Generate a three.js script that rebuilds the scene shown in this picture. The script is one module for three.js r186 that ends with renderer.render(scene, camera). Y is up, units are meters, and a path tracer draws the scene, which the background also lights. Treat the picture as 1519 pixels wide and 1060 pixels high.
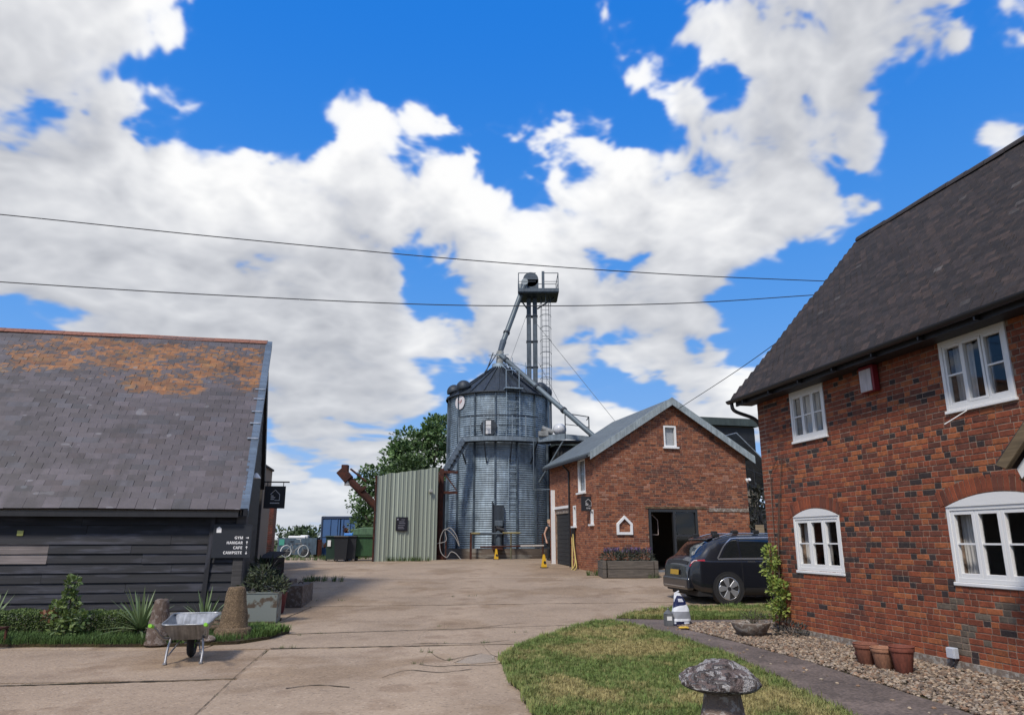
import * as THREE from 'three';
import { mergeGeometries, toCreasedNormals } from 'three/addons/utils/BufferGeometryUtils.js';
import { RoundedBoxGeometry } from 'three/addons/geometries/RoundedBoxGeometry.js';
import { ImprovedNoise } from 'three/addons/math/ImprovedNoise.js';
import { MarchingCubes } from 'three/addons/objects/MarchingCubes.js';

// ------------------------------------------------------------------ camera, sky, sun, exposure
const scene = new THREE.Scene();
const FOC = 1080, EYE = 1.58, PITCH = Math.atan(270 / FOC);          // measured in the photograph's 1519 x 1060 pixels
const camera = new THREE.PerspectiveCamera(2 * Math.atan(530 / FOC) * 180 / Math.PI, 1519 / 1060, 0.1, 6000);
camera.position.set(0, EYE, 0);
camera.rotation.set(PITCH, 0, 0);
const renderer = new THREE.WebGLRenderer({ antialias: true });
renderer.setSize(1024, 714);
renderer.toneMapping = THREE.LinearToneMapping;
renderer.toneMappingExposure = 1.0;
renderer.shadowMap.enabled = true;

const V = (x, y, z) => new THREE.Vector3(x, y, z);
const clamp = (x, a = 0, b = 1) => Math.min(b, Math.max(a, x));
const lerp = (a, b, t) => a + (b - a) * t;
const sstep = (a, b, x) => { const t = clamp((x - a) / (b - a)); return t * t * (3 - 2 * t); };
const rad = (a) => a * Math.PI / 180;
function rng(seed) { let a = seed >>> 0; return () => { a = (a + 0x6D2B79F5) >>> 0; let t = Math.imul(a ^ (a >>> 15), 1 | a); t = (t + Math.imul(t ^ (t >>> 7), 61 | t)) ^ t; return ((t ^ (t >>> 14)) >>> 0) / 4294967296; }; }
const perlin = new ImprovedNoise();
const CP = Math.cos(PITCH), SP = Math.sin(PITCH);

{ // broken cumulus under blue, as the photograph's sky: where cloud lies is read off the picture cell by cell (0 blue ... 9 cloud)
  const rows = [[40, '875100023468996'], [110, '742000012429951'], [180, '484215334299726'], [250, '899998826899712'], [320, '999999977998542'],
    [390, '999999788792542'], [460, '358999579862332'], [530, '556788886654333'], [600, '666777776566433'], [680, '666777777555444'], [760, '666676666555555']];
  const cell = (i, j) => +rows[clamp(j, 0, rows.length - 1)][1][clamp(i, 0, 14)];
  const ys = rows.map((r) => r[0]);
  const cover = (px, py) => {
    const fx = (px - 50) / 100, i = Math.floor(fx); let j = 0;
    while (j < ys.length - 2 && py > ys[j + 1]) j++;
    const ty = sstep(0, 1, clamp((py - ys[j]) / (ys[j + 1] - ys[j]))), tx = sstep(0, 1, fx - i);
    return lerp(lerp(cell(i, j), cell(i + 1, j), tx), lerp(cell(i, j + 1), cell(i + 1, j + 1), tx), ty);
  };
  const fbm = (x, y, z, o) => { let s = 0, a = 0.5, f = 1; for (let k = 0; k < o; k++) { s += a * perlin.noise(x * f + k * 7.3, y * f + k * 3.1, z * f); a *= 0.55; f *= 2.07; } return s; };
  const dens = (dx, dy, dz, az, el, oct) => {
    const A = 4.2, vv = 3.6 * Math.log(el + 0.16);
    let x = Math.sin(az) * A, z = Math.cos(az) * A, y = vv;
    const wx = fbm(x * 1.3 + 11, y * 1.3, z * 1.3, 2), wy = fbm(x * 1.3, y * 1.3 + 23, z * 1.3, 2);
    const n = fbm((x + wx * 0.5) * 1.25, (y + wy * 0.5) * 1.25, z * 1.25 + 5, oct);
    const fw = dz * -CP + dy * SP, up = dy * CP + dz * SP;       // camera axes
    let c = 0.08, inside = 0;
    if (fw > 0.2) {
      const px = 759.5 + FOC * dx / fw + wx * 70, py = 530 - FOC * up / fw + wy * 60;
      inside = sstep(-350, -40, px) * sstep(1870, 1560, px) * sstep(-350, -40, py) * sstep(900, 800, py);
      if (inside > 0) c = lerp(c, (cover(px, py) - 5.05) / 4.3, inside);
    }
    const bl = 0.5 - Math.abs(perlin.noise(x * 3.1 + wx, y * 3.1, z * 3.1 + 2)) - 0.5 * Math.abs(perlin.noise(x * 6.7, y * 6.7 + wy, z * 6.7)) - 0.25 * Math.abs(perlin.noise(x * 14, y * 14, z * 14 + wy));
    return [c * 0.54 + n * 1.3 + bl * 0.32, n + bl * 0.5];
  };
  const Wd = 2048, Hd = 2048, data = new Float32Array(Wd * Hd * 4), DD = new Float32Array(Wd * Hd), TX = new Float32Array(Wd * Hd), step = Math.PI / Hd, first = Math.floor(Hd / 2) - 6;
  const dirOf = (r, q) => { const el = ((r + 0.5) / Hd - 0.5) * Math.PI, ce = Math.cos(el), ph = ((q + 0.5) / Wd - 0.5) * 2 * Math.PI; return [Math.cos(ph) * ce, Math.sin(el), Math.sin(ph) * ce, Math.max(el, 0.002)]; };
  for (let r = first; r < Hd; r++) for (let q = 0; q < Wd; q++) { const [dx, dy, dz, e] = dirOf(r, q), v = dens(dx, dy, dz, Math.atan2(dx, -dz), e, 6); DD[r * Wd + q] = v[0]; TX[r * Wd + q] = v[1]; }
  for (let r = 0; r < Hd; r++) for (let q = 0; q < Wd; q++) {
    const o = (r * Wd + q) * 4; data[o + 3] = 1;
    if (r < first) { data[o] = 0.16; data[o + 1] = 0.16; data[o + 2] = 0.14; continue; }
    const e = Math.max(((r + 0.5) / Hd - 0.5) * Math.PI, 0.002), D = DD[r * Wd + q], tx = TX[r * Wd + q], h = sstep(0, 0.75, e), a = 0.86 * sstep(0.0, 0.2, D) + 0.14 * sstep(-0.1, 0.4, D), hz = Math.exp(-e * 9);
    const b = [lerp(0.085, 0.016, h) + hz * 0.36, lerp(0.36, 0.20, h) + hz * 0.28, lerp(0.87, 0.73, h) + hz * 0.05];
    let depth = 0, reach = Math.min(e * 0.55 + 0.02, 0.26), n = 14;       // how much cloud lies above, towards the light
    if (a > 0.01) for (let k = 1; k <= n; k++) { const rr = Math.min(Hd - 1, r + Math.round(reach * k / n / step)); depth += clamp(DD[rr * Wd + q] + 0.02, 0, 0.8) / n; }
    const thick = clamp((1 - Math.exp(-depth * 4.3)) * 1.0 - tx * 0.75 - 0.05), lo = lerp(1.0, 0.48, thick);
    const w = [lo * lerp(1, 0.95, thick), lo * lerp(1, 0.985, thick), lo * lerp(1.0, 1.08, thick)], hzc = Math.exp(-e * 7) * 0.35;
    for (let k = 0; k < 3; k++) data[o + k] = lerp(lerp(b[k], w[k], a), [0.60, 0.68, 0.78][k], hzc);
  }
  const t = new THREE.DataTexture(data, Wd, Hd, THREE.RGBAFormat, THREE.FloatType);
  t.mapping = THREE.EquirectangularReflectionMapping; t.magFilter = THREE.LinearFilter; t.minFilter = THREE.LinearFilter; t.needsUpdate = true;
  scene.background = t; scene.environment = t;
}
const sun = new THREE.DirectionalLight(new THREE.Color(1, 0.93, 0.84), 3.7);   // veiled by cloud: wide and soft
sun.position.set(-20, 52, 24); sun.target.position.set(0, 0, -16);
sun.castShadow = true; sun.shadow.radius = 16; sun.shadow.mapSize.set(4096, 4096);
Object.assign(sun.shadow.camera, { left: -60, right: 60, top: 60, bottom: -60, near: 1, far: 200 });
scene.add(sun, sun.target);

// ------------------------------------------------------------------ helpers
const used = new Map();
function numbered(name) { const n = used.get(name) || 0; used.set(name, n + 1); return n ? `${name}_${String(n).padStart(3, '0')}` : name; }
function thing(name, label, category, x = 0, y = 0, d = 0, turn = 0, group) {
  const o = new THREE.Group(); o.name = numbered(name); o.position.set(x, y, -d); o.rotation.y = turn;
  o.userData = { label, category }; if (group) o.userData.group = group; scene.add(o); return o;
}
function part(name, geo, mat, parent) {
  const g = Array.isArray(geo) ? merge(geo) : geo, m = new THREE.Mesh(g, mat);
  m.name = parent ? name : numbered(name); m.castShadow = m.receiveShadow = true; (parent || scene).add(m); return m;
}
function structure(name, geo, mat) { const m = part(name, geo, mat); m.userData.kind = 'structure'; return m; }
const gh = (x, d) => 0.68 * sstep(13, 34, d) - 0.45 * sstep(36, 60, d) - 0.6 * sstep(60, 300, d);
const W = (x, d, h = 0) => V(x, gh(x, d) + h, -d);
function pix(px, py, depth) { const l = (px - 759.5) / FOC, v = (530 - py) / FOC, fw = CP - v * SP; return V(l / fw * depth, EYE + (SP + v * CP) / fw * depth, -depth); }

function finish(g) {
  if (g.index) g = g.toNonIndexed();
  if (!g.attributes.normal) g.computeVertexNormals();
  for (const k of Object.keys(g.attributes)) if (!['position', 'normal', 'uv', 'color'].includes(k)) g.deleteAttribute(k);
  return g;
}
function boxUV(g) {
  const p = g.attributes.position, n = g.attributes.normal, uv = new Float32Array(p.count * 2);
  for (let i = 0; i < p.count; i++) {
    const ax = Math.abs(n.getX(i)), ay = Math.abs(n.getY(i)), az = Math.abs(n.getZ(i));
    const x = p.getX(i), y = p.getY(i), z = p.getZ(i);
    if (ay >= ax && ay >= az) { uv[2 * i] = x; uv[2 * i + 1] = -z; } else if (ax >= az) { uv[2 * i] = -z; uv[2 * i + 1] = y; } else { uv[2 * i] = x; uv[2 * i + 1] = y; }
  }
  g.setAttribute('uv', new THREE.BufferAttribute(uv, 2)); return g;
}
const _e = new THREE.Euler(), _q = new THREE.Quaternion(), _m = new THREE.Matrix4();
function place(g, x = 0, y = 0, z = 0, rx = 0, ry = 0, rz = 0) { _m.compose(V(x, y, z), _q.setFromEuler(_e.set(rx, ry, rz)), V(1, 1, 1)); return g.applyMatrix4(_m); }
function merge(list) {
  const col = list.some((g) => g.attributes.color);
  list = list.map((g) => { g = finish(g); if (!g.attributes.uv) boxUV(g); if (col && !g.attributes.color) tint(g, 1, 1, 1); return g; });
  return list.length === 1 ? list[0] : mergeGeometries(list);
}
function tint(g, r, gg, b) { const c = new Float32Array(g.attributes.position.count * 3); for (let i = 0; i < c.length; i += 3) { c[i] = r; c[i + 1] = gg; c[i + 2] = b; } g.setAttribute('color', new THREE.BufferAttribute(c, 3)); return g; }
const bx = (w, h, d, ...a) => place(boxUV(finish(new THREE.BoxGeometry(w, h, d))), ...a);
const rb = (w, h, d, r, ...a) => place(boxUV(finish(new RoundedBoxGeometry(w, h, d, 1, Math.min(r, w / 2.01, h / 2.01, d / 2.01)))), ...a);
const cy = (r0, r1, h, seg, ...a) => place(finish(new THREE.CylinderGeometry(r0, r1, h, seg)), ...a);
const ball = (r, x, y, z, sx = 1, sy = 1, sz = 1, s = 12) => finish(new THREE.SphereGeometry(r, s, Math.ceil(s * 0.7))).scale(sx, sy, sz).translate(x, y, z);
function rod(a, b, r, seg = 6, r2 = r) {
  const d = b.clone().sub(a), g = finish(new THREE.CylinderGeometry(r2, r, d.length(), seg));
  g.applyQuaternion(_q.setFromUnitVectors(V(0, 1, 0), d.clone().normalize())); const m = a.clone().add(b).multiplyScalar(0.5); return g.translate(m.x, m.y, m.z);
}
function bar(a, b, w, h) {     // box of width w (level) and height h from a to b
  const d = b.clone().sub(a), L = d.length(), g = bx(L, h, w), x = d.normalize(), z = V(0, 0, 0).crossVectors(x, Math.abs(x.y) > 0.98 ? V(1, 0, 0) : V(0, 1, 0)).normalize(), y = V(0, 0, 0).crossVectors(z, x);
  _m.makeBasis(x, y, z); g.applyMatrix4(_m); const m = a.clone().add(b).multiplyScalar(0.5); return g.translate(m.x, m.y, m.z);
}
const tube = (pts, r, n = 24, rs = 6, closed = false) => finish(new THREE.TubeGeometry(new THREE.CatmullRomCurve3(pts, closed), n, r, rs, closed));
const lathe = (pts, seg = 24) => finish(new THREE.LatheGeometry(pts.map((p) => new THREE.Vector2(p[0], p[1])), seg));
function shapeOf(pts, holes = []) { const s = new THREE.Shape(pts.map((p) => new THREE.Vector2(p[0], p[1]))); for (const h of holes) s.holes.push(new THREE.Path(h.map((p) => new THREE.Vector2(p[0], p[1])))); return s; }
function ext(pts, depth, bevel = 0, holes = []) {
  const g = finish(new THREE.ExtrudeGeometry(shapeOf(pts, holes), { depth, bevelEnabled: bevel > 0, bevelSize: bevel, bevelThickness: bevel, bevelOffset: -bevel, bevelSegments: 1, curveSegments: 8 }));
  return boxUV(g);
}
function raw(pos) { const g = new THREE.BufferGeometry(); g.setAttribute('position', new THREE.Float32BufferAttribute(pos, 3)); g.computeVertexNormals(); return g; }
function piece(w, h, d, c) {   // face at +z, chamfered; centred in x and y, back at z = 0; no back face
  const X = w / 2, Y = h / 2, a = [[-X, -Y, 0], [X, -Y, 0], [X, Y, 0], [-X, Y, 0]], b = a.map((p) => [p[0], p[1], d - c]), f = a.map((p) => [p[0] - Math.sign(p[0]) * c, p[1] - Math.sign(p[1]) * c, d]), o = [];
  const q = (p0, p1, p2, p3) => o.push(...p0, ...p1, ...p2, ...p0, ...p2, ...p3);
  q(f[0], f[1], f[2], f[3]); for (let i = 0; i < 4; i++) { const j = (i + 1) % 4; q(a[i], a[j], b[j], b[i]); q(b[i], b[j], f[j], f[i]); }
  return boxUV(raw(o));
}
function grid(nu, nv, f, uvf) {   // a smooth sheet; f(u, v) -> [x, y, z]
  const p = [], uv = [], idx = [];
  for (let j = 0; j <= nv; j++) for (let i = 0; i <= nu; i++) { const a = f(i / nu, j / nv); p.push(...a); uv.push(...(uvf ? uvf(i / nu, j / nv, a) : [a[0], -a[2]])); }
  for (let j = 0; j < nv; j++) for (let i = 0; i < nu; i++) { const a = j * (nu + 1) + i, b = a + 1, c = a + nu + 1, d = c + 1; idx.push(a, b, d, a, d, c); }
  const g = new THREE.BufferGeometry(); g.setAttribute('position', new THREE.Float32BufferAttribute(p, 3)); g.setAttribute('uv', new THREE.Float32BufferAttribute(uv, 2)); g.setIndex(idx); g.computeVertexNormals(); return finish(g);
}
// the pieces that show largest are meshes of their own, the rest is one part
function pieces(parent, list, name, restName, mat, most = 300) {
  parent.updateMatrixWorld(true);
  const p = V(0, 0, 0);
  for (const it of list) {
    p.copy(it.at).applyMatrix4(parent.matrixWorld);
    const dist = p.length(), q = p.clone(); camera.updateMatrixWorld(); q.project(camera);
    it.score = (q.z < 1 && Math.abs(q.x) < 1.0 && Math.abs(q.y) < 1.0 ? 1 : 1e-4) * it.area / (dist * dist);
  }
  list.sort((a, b) => b.score - a.score);
  list.slice(0, most).forEach((it) => part(name, it.geo, mat, parent));
  if (list.length > most) part(restName, list.slice(most).map((i) => i.geo), mat, parent).userData.kind = 'stuff';
}

// ------------------------------------------------------------------ textures (colour, grain, relief of materials)
function hash2(x, y, s) { let h = Math.imul(x, 374761393) ^ Math.imul(y, 668265263) ^ Math.imul(s, 1274126177); h = Math.imul(h ^ (h >>> 13), 1274126177); return ((h ^ (h >>> 16)) >>> 0) / 4294967296; }
function vnoise(u, v, pu, pv, s) {   // tiles over the unit square
  const x = u * pu, y = v * pv, i = Math.floor(x), j = Math.floor(y), a = x - i, b = y - j, sa = a * a * (3 - 2 * a), sb = b * b * (3 - 2 * b);
  const i0 = ((i % pu) + pu) % pu, i1 = (i0 + 1) % pu, j0 = ((j % pv) + pv) % pv, j1 = (j0 + 1) % pv;
  return lerp(lerp(hash2(i0, j0, s), hash2(i1, j0, s), sa), lerp(hash2(i0, j1, s), hash2(i1, j1, s), sa), sb);
}
function tn(u, v, p, o, s, q = p) { let a = 0.5, r = 0, n = 0; for (let k = 0; k < o; k++) { r += a * vnoise(u, v, p << k, q << k, s + k); n += a; a *= 0.55; } return r / n; }
function tex(size, f, metres = 1, color = true) {
  const d = new Uint8Array(size * size * 4);
  for (let j = 0; j < size; j++) for (let i = 0; i < size; i++) { const c = f(i / size, j / size), o = (j * size + i) * 4; for (let k = 0; k < 3; k++) d[o + k] = clamp(Array.isArray(c) ? c[k] : c) * 255; d[o + 3] = 255; }
  const t = new THREE.DataTexture(d, size, size); t.wrapS = t.wrapT = THREE.RepeatWrapping; t.magFilter = THREE.LinearFilter; t.minFilter = THREE.LinearMipmapLinearFilter; t.generateMipmaps = true;
  if (color) t.colorSpace = THREE.SRGBColorSpace; t.repeat.set(1 / metres, 1 / metres); t.needsUpdate = true; return t;
}
const mix3 = (a, b, t) => [lerp(a[0], b[0], t), lerp(a[1], b[1], t), lerp(a[2], b[2], t)];
function again(t, metres, my = metres) { const c = t.clone(); c.repeat.set(1 / metres, 1 / my); c.needsUpdate = true; return c; }
const T = {};
T.grain = tex(512, (u, v) => { const n = tn(u, v, 24, 4, 3), m = tn(u, v, 6, 3, 9); const k = 0.72 + 0.42 * (n - 0.5) + 0.3 * (m - 0.5); return [k, k, k]; }, 1);
T.bump = tex(512, (u, v) => tn(u, v, 32, 4, 17), 1, false);
T.fine = tex(256, (u, v) => tn(u, v, 48, 3, 21), 0.5, false);
T.concrete = tex(1024, (u, v) => {
  const big = tn(u, v, 4, 4, 31), mid = tn(u, v, 24, 3, 32), fine = tn(u, v, 170, 2, 33), st = sstep(0.56, 0.74, tn(u, v, 7, 4, 34));
  let c = mix3([0.49, 0.44, 0.385], [0.65, 0.595, 0.53], big * 0.75 + mid * 0.22 + fine * 0.14 - 0.06);
  c = mix3(c, [0.45, 0.385, 0.32], st * 0.45); if (fine > 0.74) c = mix3(c, [0.76, 0.71, 0.66], 0.3); if (fine < 0.27) c = mix3(c, [0.34, 0.3, 0.26], 0.35); return c;
}, 4.3);
T.concreteBump = tex(512, (u, v) => tn(u, v, 70, 3, 41) * 0.7 + tn(u, v, 10, 3, 42) * 0.3, 1.9, false);
T.tarmac = tex(512, (u, v) => { const f = tn(u, v, 90, 2, 51), b = tn(u, v, 5, 4, 52); const k = 0.37 + 0.2 * (b - 0.5) + 0.2 * (f - 0.5); return [k * 1.05, k * 0.97, k * 0.93]; }, 2.2);
T.soil = tex(512, (u, v) => { const f = tn(u, v, 40, 4, 61), b = tn(u, v, 4, 3, 62); return mix3([0.24, 0.20, 0.13], [0.36, 0.36, 0.17], clamp(b * 1.3 - 0.2 + (f - 0.5) * 0.8)); }, 1.7);
T.wood = tex(512, (u, v) => { const g = tn(u + 0.02 * tn(u, v, 6, 2, 70), v, 4, 5, 71, 64), k = tn(u, v, 5, 3, 72); return mix3([0.55, 0.55, 0.55], [1, 1, 1], g * 0.8 + k * 0.35 - 0.1); }, 1.2);
T.tar = tex(512, (u, v) => { const g = tn(u + 0.03 * tn(u, v, 5, 2, 75), v, 3, 5, 76, 70), w = sstep(0.52, 0.75, tn(u, v, 4, 4, 77, 16)), k = tn(u, v, 5, 3, 78); const b = 0.3 + 0.28 * g + 0.12 * k + w * 0.34; return [b, b * 1.0, b * 1.03]; }, 1.6);
T.stone = tex(512, (u, v) => { const n = tn(u, v, 8, 5, 81), f = tn(u, v, 60, 2, 82), l = sstep(0.53, 0.62, tn(u, v, 12, 4, 83)); return mix3(mix3([0.42, 0.36, 0.33], [0.60, 0.56, 0.52], n * 0.7 + f * 0.3), [0.74, 0.74, 0.73], l * 0.6); }, 0.7);
T.rust = tex(256, (u, v) => { const n = tn(u, v, 8, 5, 91); return mix3([0.22, 0.13, 0.10], [0.48, 0.26, 0.17], n); }, 0.8);
T.galv = tex(512, (u, v) => { const n = tn(u, v, 12, 4, 101), s = tn(u, v, 40, 2, 102, 4); const k = 0.78 + 0.3 * (n - 0.5) + 0.22 * (s - 0.5); return [k, k, k]; }, 2.4);
T.streak = tex(512, (u, v) => { const s = tn(u, v, 60, 3, 111, 3), n = tn(u, v, 10, 4, 112); const k = 0.84 + 0.25 * (s - 0.5) + 0.25 * (n - 0.5); return [k, k, k]; }, 2.0);
T.brick = tex(512, (u, v) => { const n = tn(u, v, 20, 4, 121), f = tn(u, v, 90, 2, 122), m = sstep(0.6, 0.7, tn(u, v, 9, 4, 123)); let c = mix3([0.66, 0.64, 0.64], [1, 1, 1], n * 0.75 + f * 0.35 - 0.05); return mix3(c, [0.62, 0.66, 0.70], m * 0.4); }, 0.9);
T.tile = tex(512, (u, v) => { const n = tn(u, v, 30, 4, 131), l = sstep(0.62, 0.68, tn(u, v, 26, 3, 133)); const k = 0.6 + 0.5 * n; return mix3([k, k, k], [1, 0.98, 0.9], l * 0.3); }, 1.1);

const M = {};
function mat(c, rough = 0.8, o = {}) {
  const m = new THREE.MeshStandardMaterial({ roughness: rough, side: THREE.DoubleSide, ...o });
  if (Array.isArray(c)) m.color.setRGB(...c); else m.color.set(c); return m;
}
M.mortar = mat([0.47, 0.34, 0.255], 0.95, { map: T.grain, bumpMap: T.bump, bumpScale: 0.004 });
M.brick = mat([1, 1, 1], 0.9, { map: T.brick, vertexColors: true, bumpMap: again(T.bump, 0.35), bumpScale: 0.003 });
M.white = mat([0.7, 0.7, 0.69], 0.5, { bumpMap: again(T.bump, 0.5), bumpScale: 0.001 });
M.black = mat([0.012, 0.012, 0.014], 0.5);
M.blackPaint = mat([0.018, 0.018, 0.022], 0.55, { map: T.streak });
M.dark = mat([0.02, 0.02, 0.022], 0.9);
M.core = mat([0.20, 0.165, 0.13], 0.95);
M.glass = new THREE.MeshPhysicalMaterial({ color: 0xffffff, roughness: 0.02, transmission: 1, thickness: 0, ior: 1.5, side: THREE.DoubleSide });
M.rust = mat([0.42, 0.36, 0.36], 0.9, { map: T.rust, bumpMap: T.bump, bumpScale: 0.004 });
M.galv = mat([0.42, 0.46, 0.5], 0.42, { map: T.galv, metalness: 0.75 });
M.steel = mat([0.115, 0.15, 0.185], 0.55, { map: T.galv, metalness: 0.3 });
M.concreteOld = mat([0.78, 0.76, 0.72], 0.95, { map: T.stone, bumpMap: T.bump, bumpScale: 0.006 });
M.stone = mat([0.78, 0.74, 0.72], 0.95, { map: T.stone, bumpMap: again(T.bump, 0.4), bumpScale: 0.012 });
M.leafGreen = (r, g, b) => new THREE.MeshPhysicalMaterial({ color: new THREE.Color().setRGB(r, g, b), roughness: 0.75, transmission: 0.3, thickness: 0, side: THREE.DoubleSide, vertexColors: true });

// leaves: two-triangle blades spread by a sampler that gives a point and an outward direction
function leaves(n, sample, size, R, c0, c1, stretch = 1.6) {
  const p = [], nr = [], co = [], a = V(0, 0, 0), b = V(0, 0, 0), t = V(0, 0, 0), nn = V(0, 0, 0);
  for (let i = 0; i < n; i++) {
    const s = sample(R); t.copy(s.dir).add(V(R() - 0.5, R() - 0.5, R() - 0.5).multiplyScalar(1.3)).normalize();
    nn.set(R() - 0.5, R() * 0.9 + 0.1, R() - 0.5).addScaledVector(s.dir, 0.5).normalize(); a.crossVectors(t, nn).normalize();
    nn.crossVectors(a, t).normalize();
    const L = size * (0.6 + 0.8 * R()), w = L / stretch * 0.5, o = s.at, k = R();
    const e0 = o, e1 = b.copy(o).addScaledVector(t, L), m = o.clone().addScaledVector(t, L * 0.5).addScaledVector(nn, L * 0.08), l = m.clone().addScaledVector(a, w), r = m.clone().addScaledVector(a, -w);
    p.push(e0.x, e0.y, e0.z, l.x, l.y, l.z, e1.x, e1.y, e1.z, e0.x, e0.y, e0.z, e1.x, e1.y, e1.z, r.x, r.y, r.z);
    const c = mix3(c0, c1, k); for (let q = 0; q < 6; q++) { nr.push(nn.x, nn.y, nn.z); co.push(...c); }
  }
  const g = new THREE.BufferGeometry(); g.setAttribute('position', new THREE.Float32BufferAttribute(p, 3)); g.setAttribute('normal', new THREE.Float32BufferAttribute(nr, 3)); g.setAttribute('color', new THREE.Float32BufferAttribute(co, 3));
  g.setAttribute('uv', new THREE.Float32BufferAttribute(new Float32Array(p.length / 3 * 2), 2)); return g;
}
const inBall = (x, y, z, rx, ry, rz) => (R) => { let a, b, c, l; do { a = R() * 2 - 1; b = R() * 2 - 1; c = R() * 2 - 1; l = a * a + b * b + c * c; } while (l > 1 || R() > 0.25 + l); const d = V(a, b + 0.2, c).normalize(); return { at: V(x + a * rx, y + b * ry, z + c * rz), dir: d }; };
function blades(n, len, R, spread = 0.05, wid = 0.006, lean = 0.5) {   // one tuft of grass at the origin
  const p = [];
  for (let i = 0; i < n; i++) {
    const a = R() * 6.283, r = R() * spread, x = Math.cos(a) * r, z = Math.sin(a) * r, b = R() * 6.283, L = len * (0.5 + 0.7 * R()), k = lean * (0.3 + R()), w = wid * (0.7 + 0.6 * R()), cx = Math.cos(b + 1.57) * w, cz = Math.sin(b + 1.57) * w;
    const mx = x + Math.cos(b) * L * k * 0.35, mz = z + Math.sin(b) * L * k * 0.35, tx = x + Math.cos(b) * L * k, tz = z + Math.sin(b) * L * k, my = L * 0.6, ty = L * Math.sqrt(Math.max(0.1, 1 - k * k * 0.7));
    p.push(x - cx, 0, z - cz, x + cx, 0, z + cz, mx + cx * 0.7, my, mz + cz * 0.7, x - cx, 0, z - cz, mx + cx * 0.7, my, mz + cz * 0.7, mx - cx * 0.7, my, mz - cz * 0.7, mx - cx * 0.7, my, mz - cz * 0.7, mx + cx * 0.7, my, mz + cz * 0.7, tx, ty, tz);
  }
  return boxUV(raw(p));
}
function strew(name, geo, m, spots, kind = 'stuff') {   // spots: {p, ry, s, c, tilt}
  const im = new THREE.InstancedMesh(geo, m, spots.length), o = new THREE.Object3D(), c = new THREE.Color();
  spots.forEach((s, i) => { o.position.copy(s.p); o.rotation.set(s.tx || 0, s.ry, s.tz || 0); o.scale.set(s.s, s.s * (s.sy || 1), s.s * (s.sz || 1)); o.updateMatrix(); im.setMatrixAt(i, o.matrix); im.setColorAt(i, c.setRGB(...s.c)); });
  im.name = numbered(name); im.userData.kind = kind; im.castShadow = im.receiveShadow = true; scene.add(im); return im;
}
function inside(x, y, poly) { let r = false; for (let i = 0, j = poly.length - 1; i < poly.length; j = i++) { const [a, b] = poly[i], [c, d] = poly[j]; if ((b > y) !== (d > y) && x < (c - a) * (y - b) / (d - b) + a) r = !r; } return r; }
function canvasMat(w, h, draw, rough = 0.6) {
  const c = document.createElement('canvas'); c.width = w; c.height = h; const x = c.getContext('2d'); draw(x, w, h);
  const t = new THREE.CanvasTexture(c); t.colorSpace = THREE.SRGBColorSpace; return new THREE.MeshStandardMaterial({ map: t, roughness: rough, side: THREE.DoubleSide });
}
function face(w, h) { return finish(new THREE.PlaneGeometry(w, h)); }

// ------------------------------------------------------------------ ground, yard, lawn, path, gravel
M.field = mat([0.62, 0.66, 0.42], 0.95, { map: T.soil });
{
  const xs = [], ds = [];
  for (let i = -40; i <= 40; i++) xs.push(Math.sign(i) * (Math.abs(i) * 0.5 + Math.pow(Math.abs(i) / 40, 5) * 1800));
  for (let i = 0; i <= 110; i++) ds.push(-40 + i * 1.0 + Math.pow(i / 110, 9) * 2600);
  structure('ground', grid(80, 110, (u, v) => { const x = xs[Math.round(u * 80)], d = ds[Math.round(v * 110)]; return [x, gh(x, d) - 0.075, -d]; }), M.field);
}
T.brush = tex(512, (u, v) => tn(u, v, 3, 3, 45, 48) * 0.75 + tn(u, v, 60, 2, 46) * 0.25, 1.5, false);
{ const b = T.brush; b.rotation = 0.9; }
M.slab = mat([1.06, 0.98, 0.9], 0.92, { map: T.concrete, bumpMap: T.concreteBump, bumpScale: 0.006, vertexColors: true });
M.slabBrushed = mat([1.04, 0.95, 0.87], 0.92, { map: again(T.concrete, 3.7), bumpMap: T.brush, bumpScale: 0.018, vertexColors: true });
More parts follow.
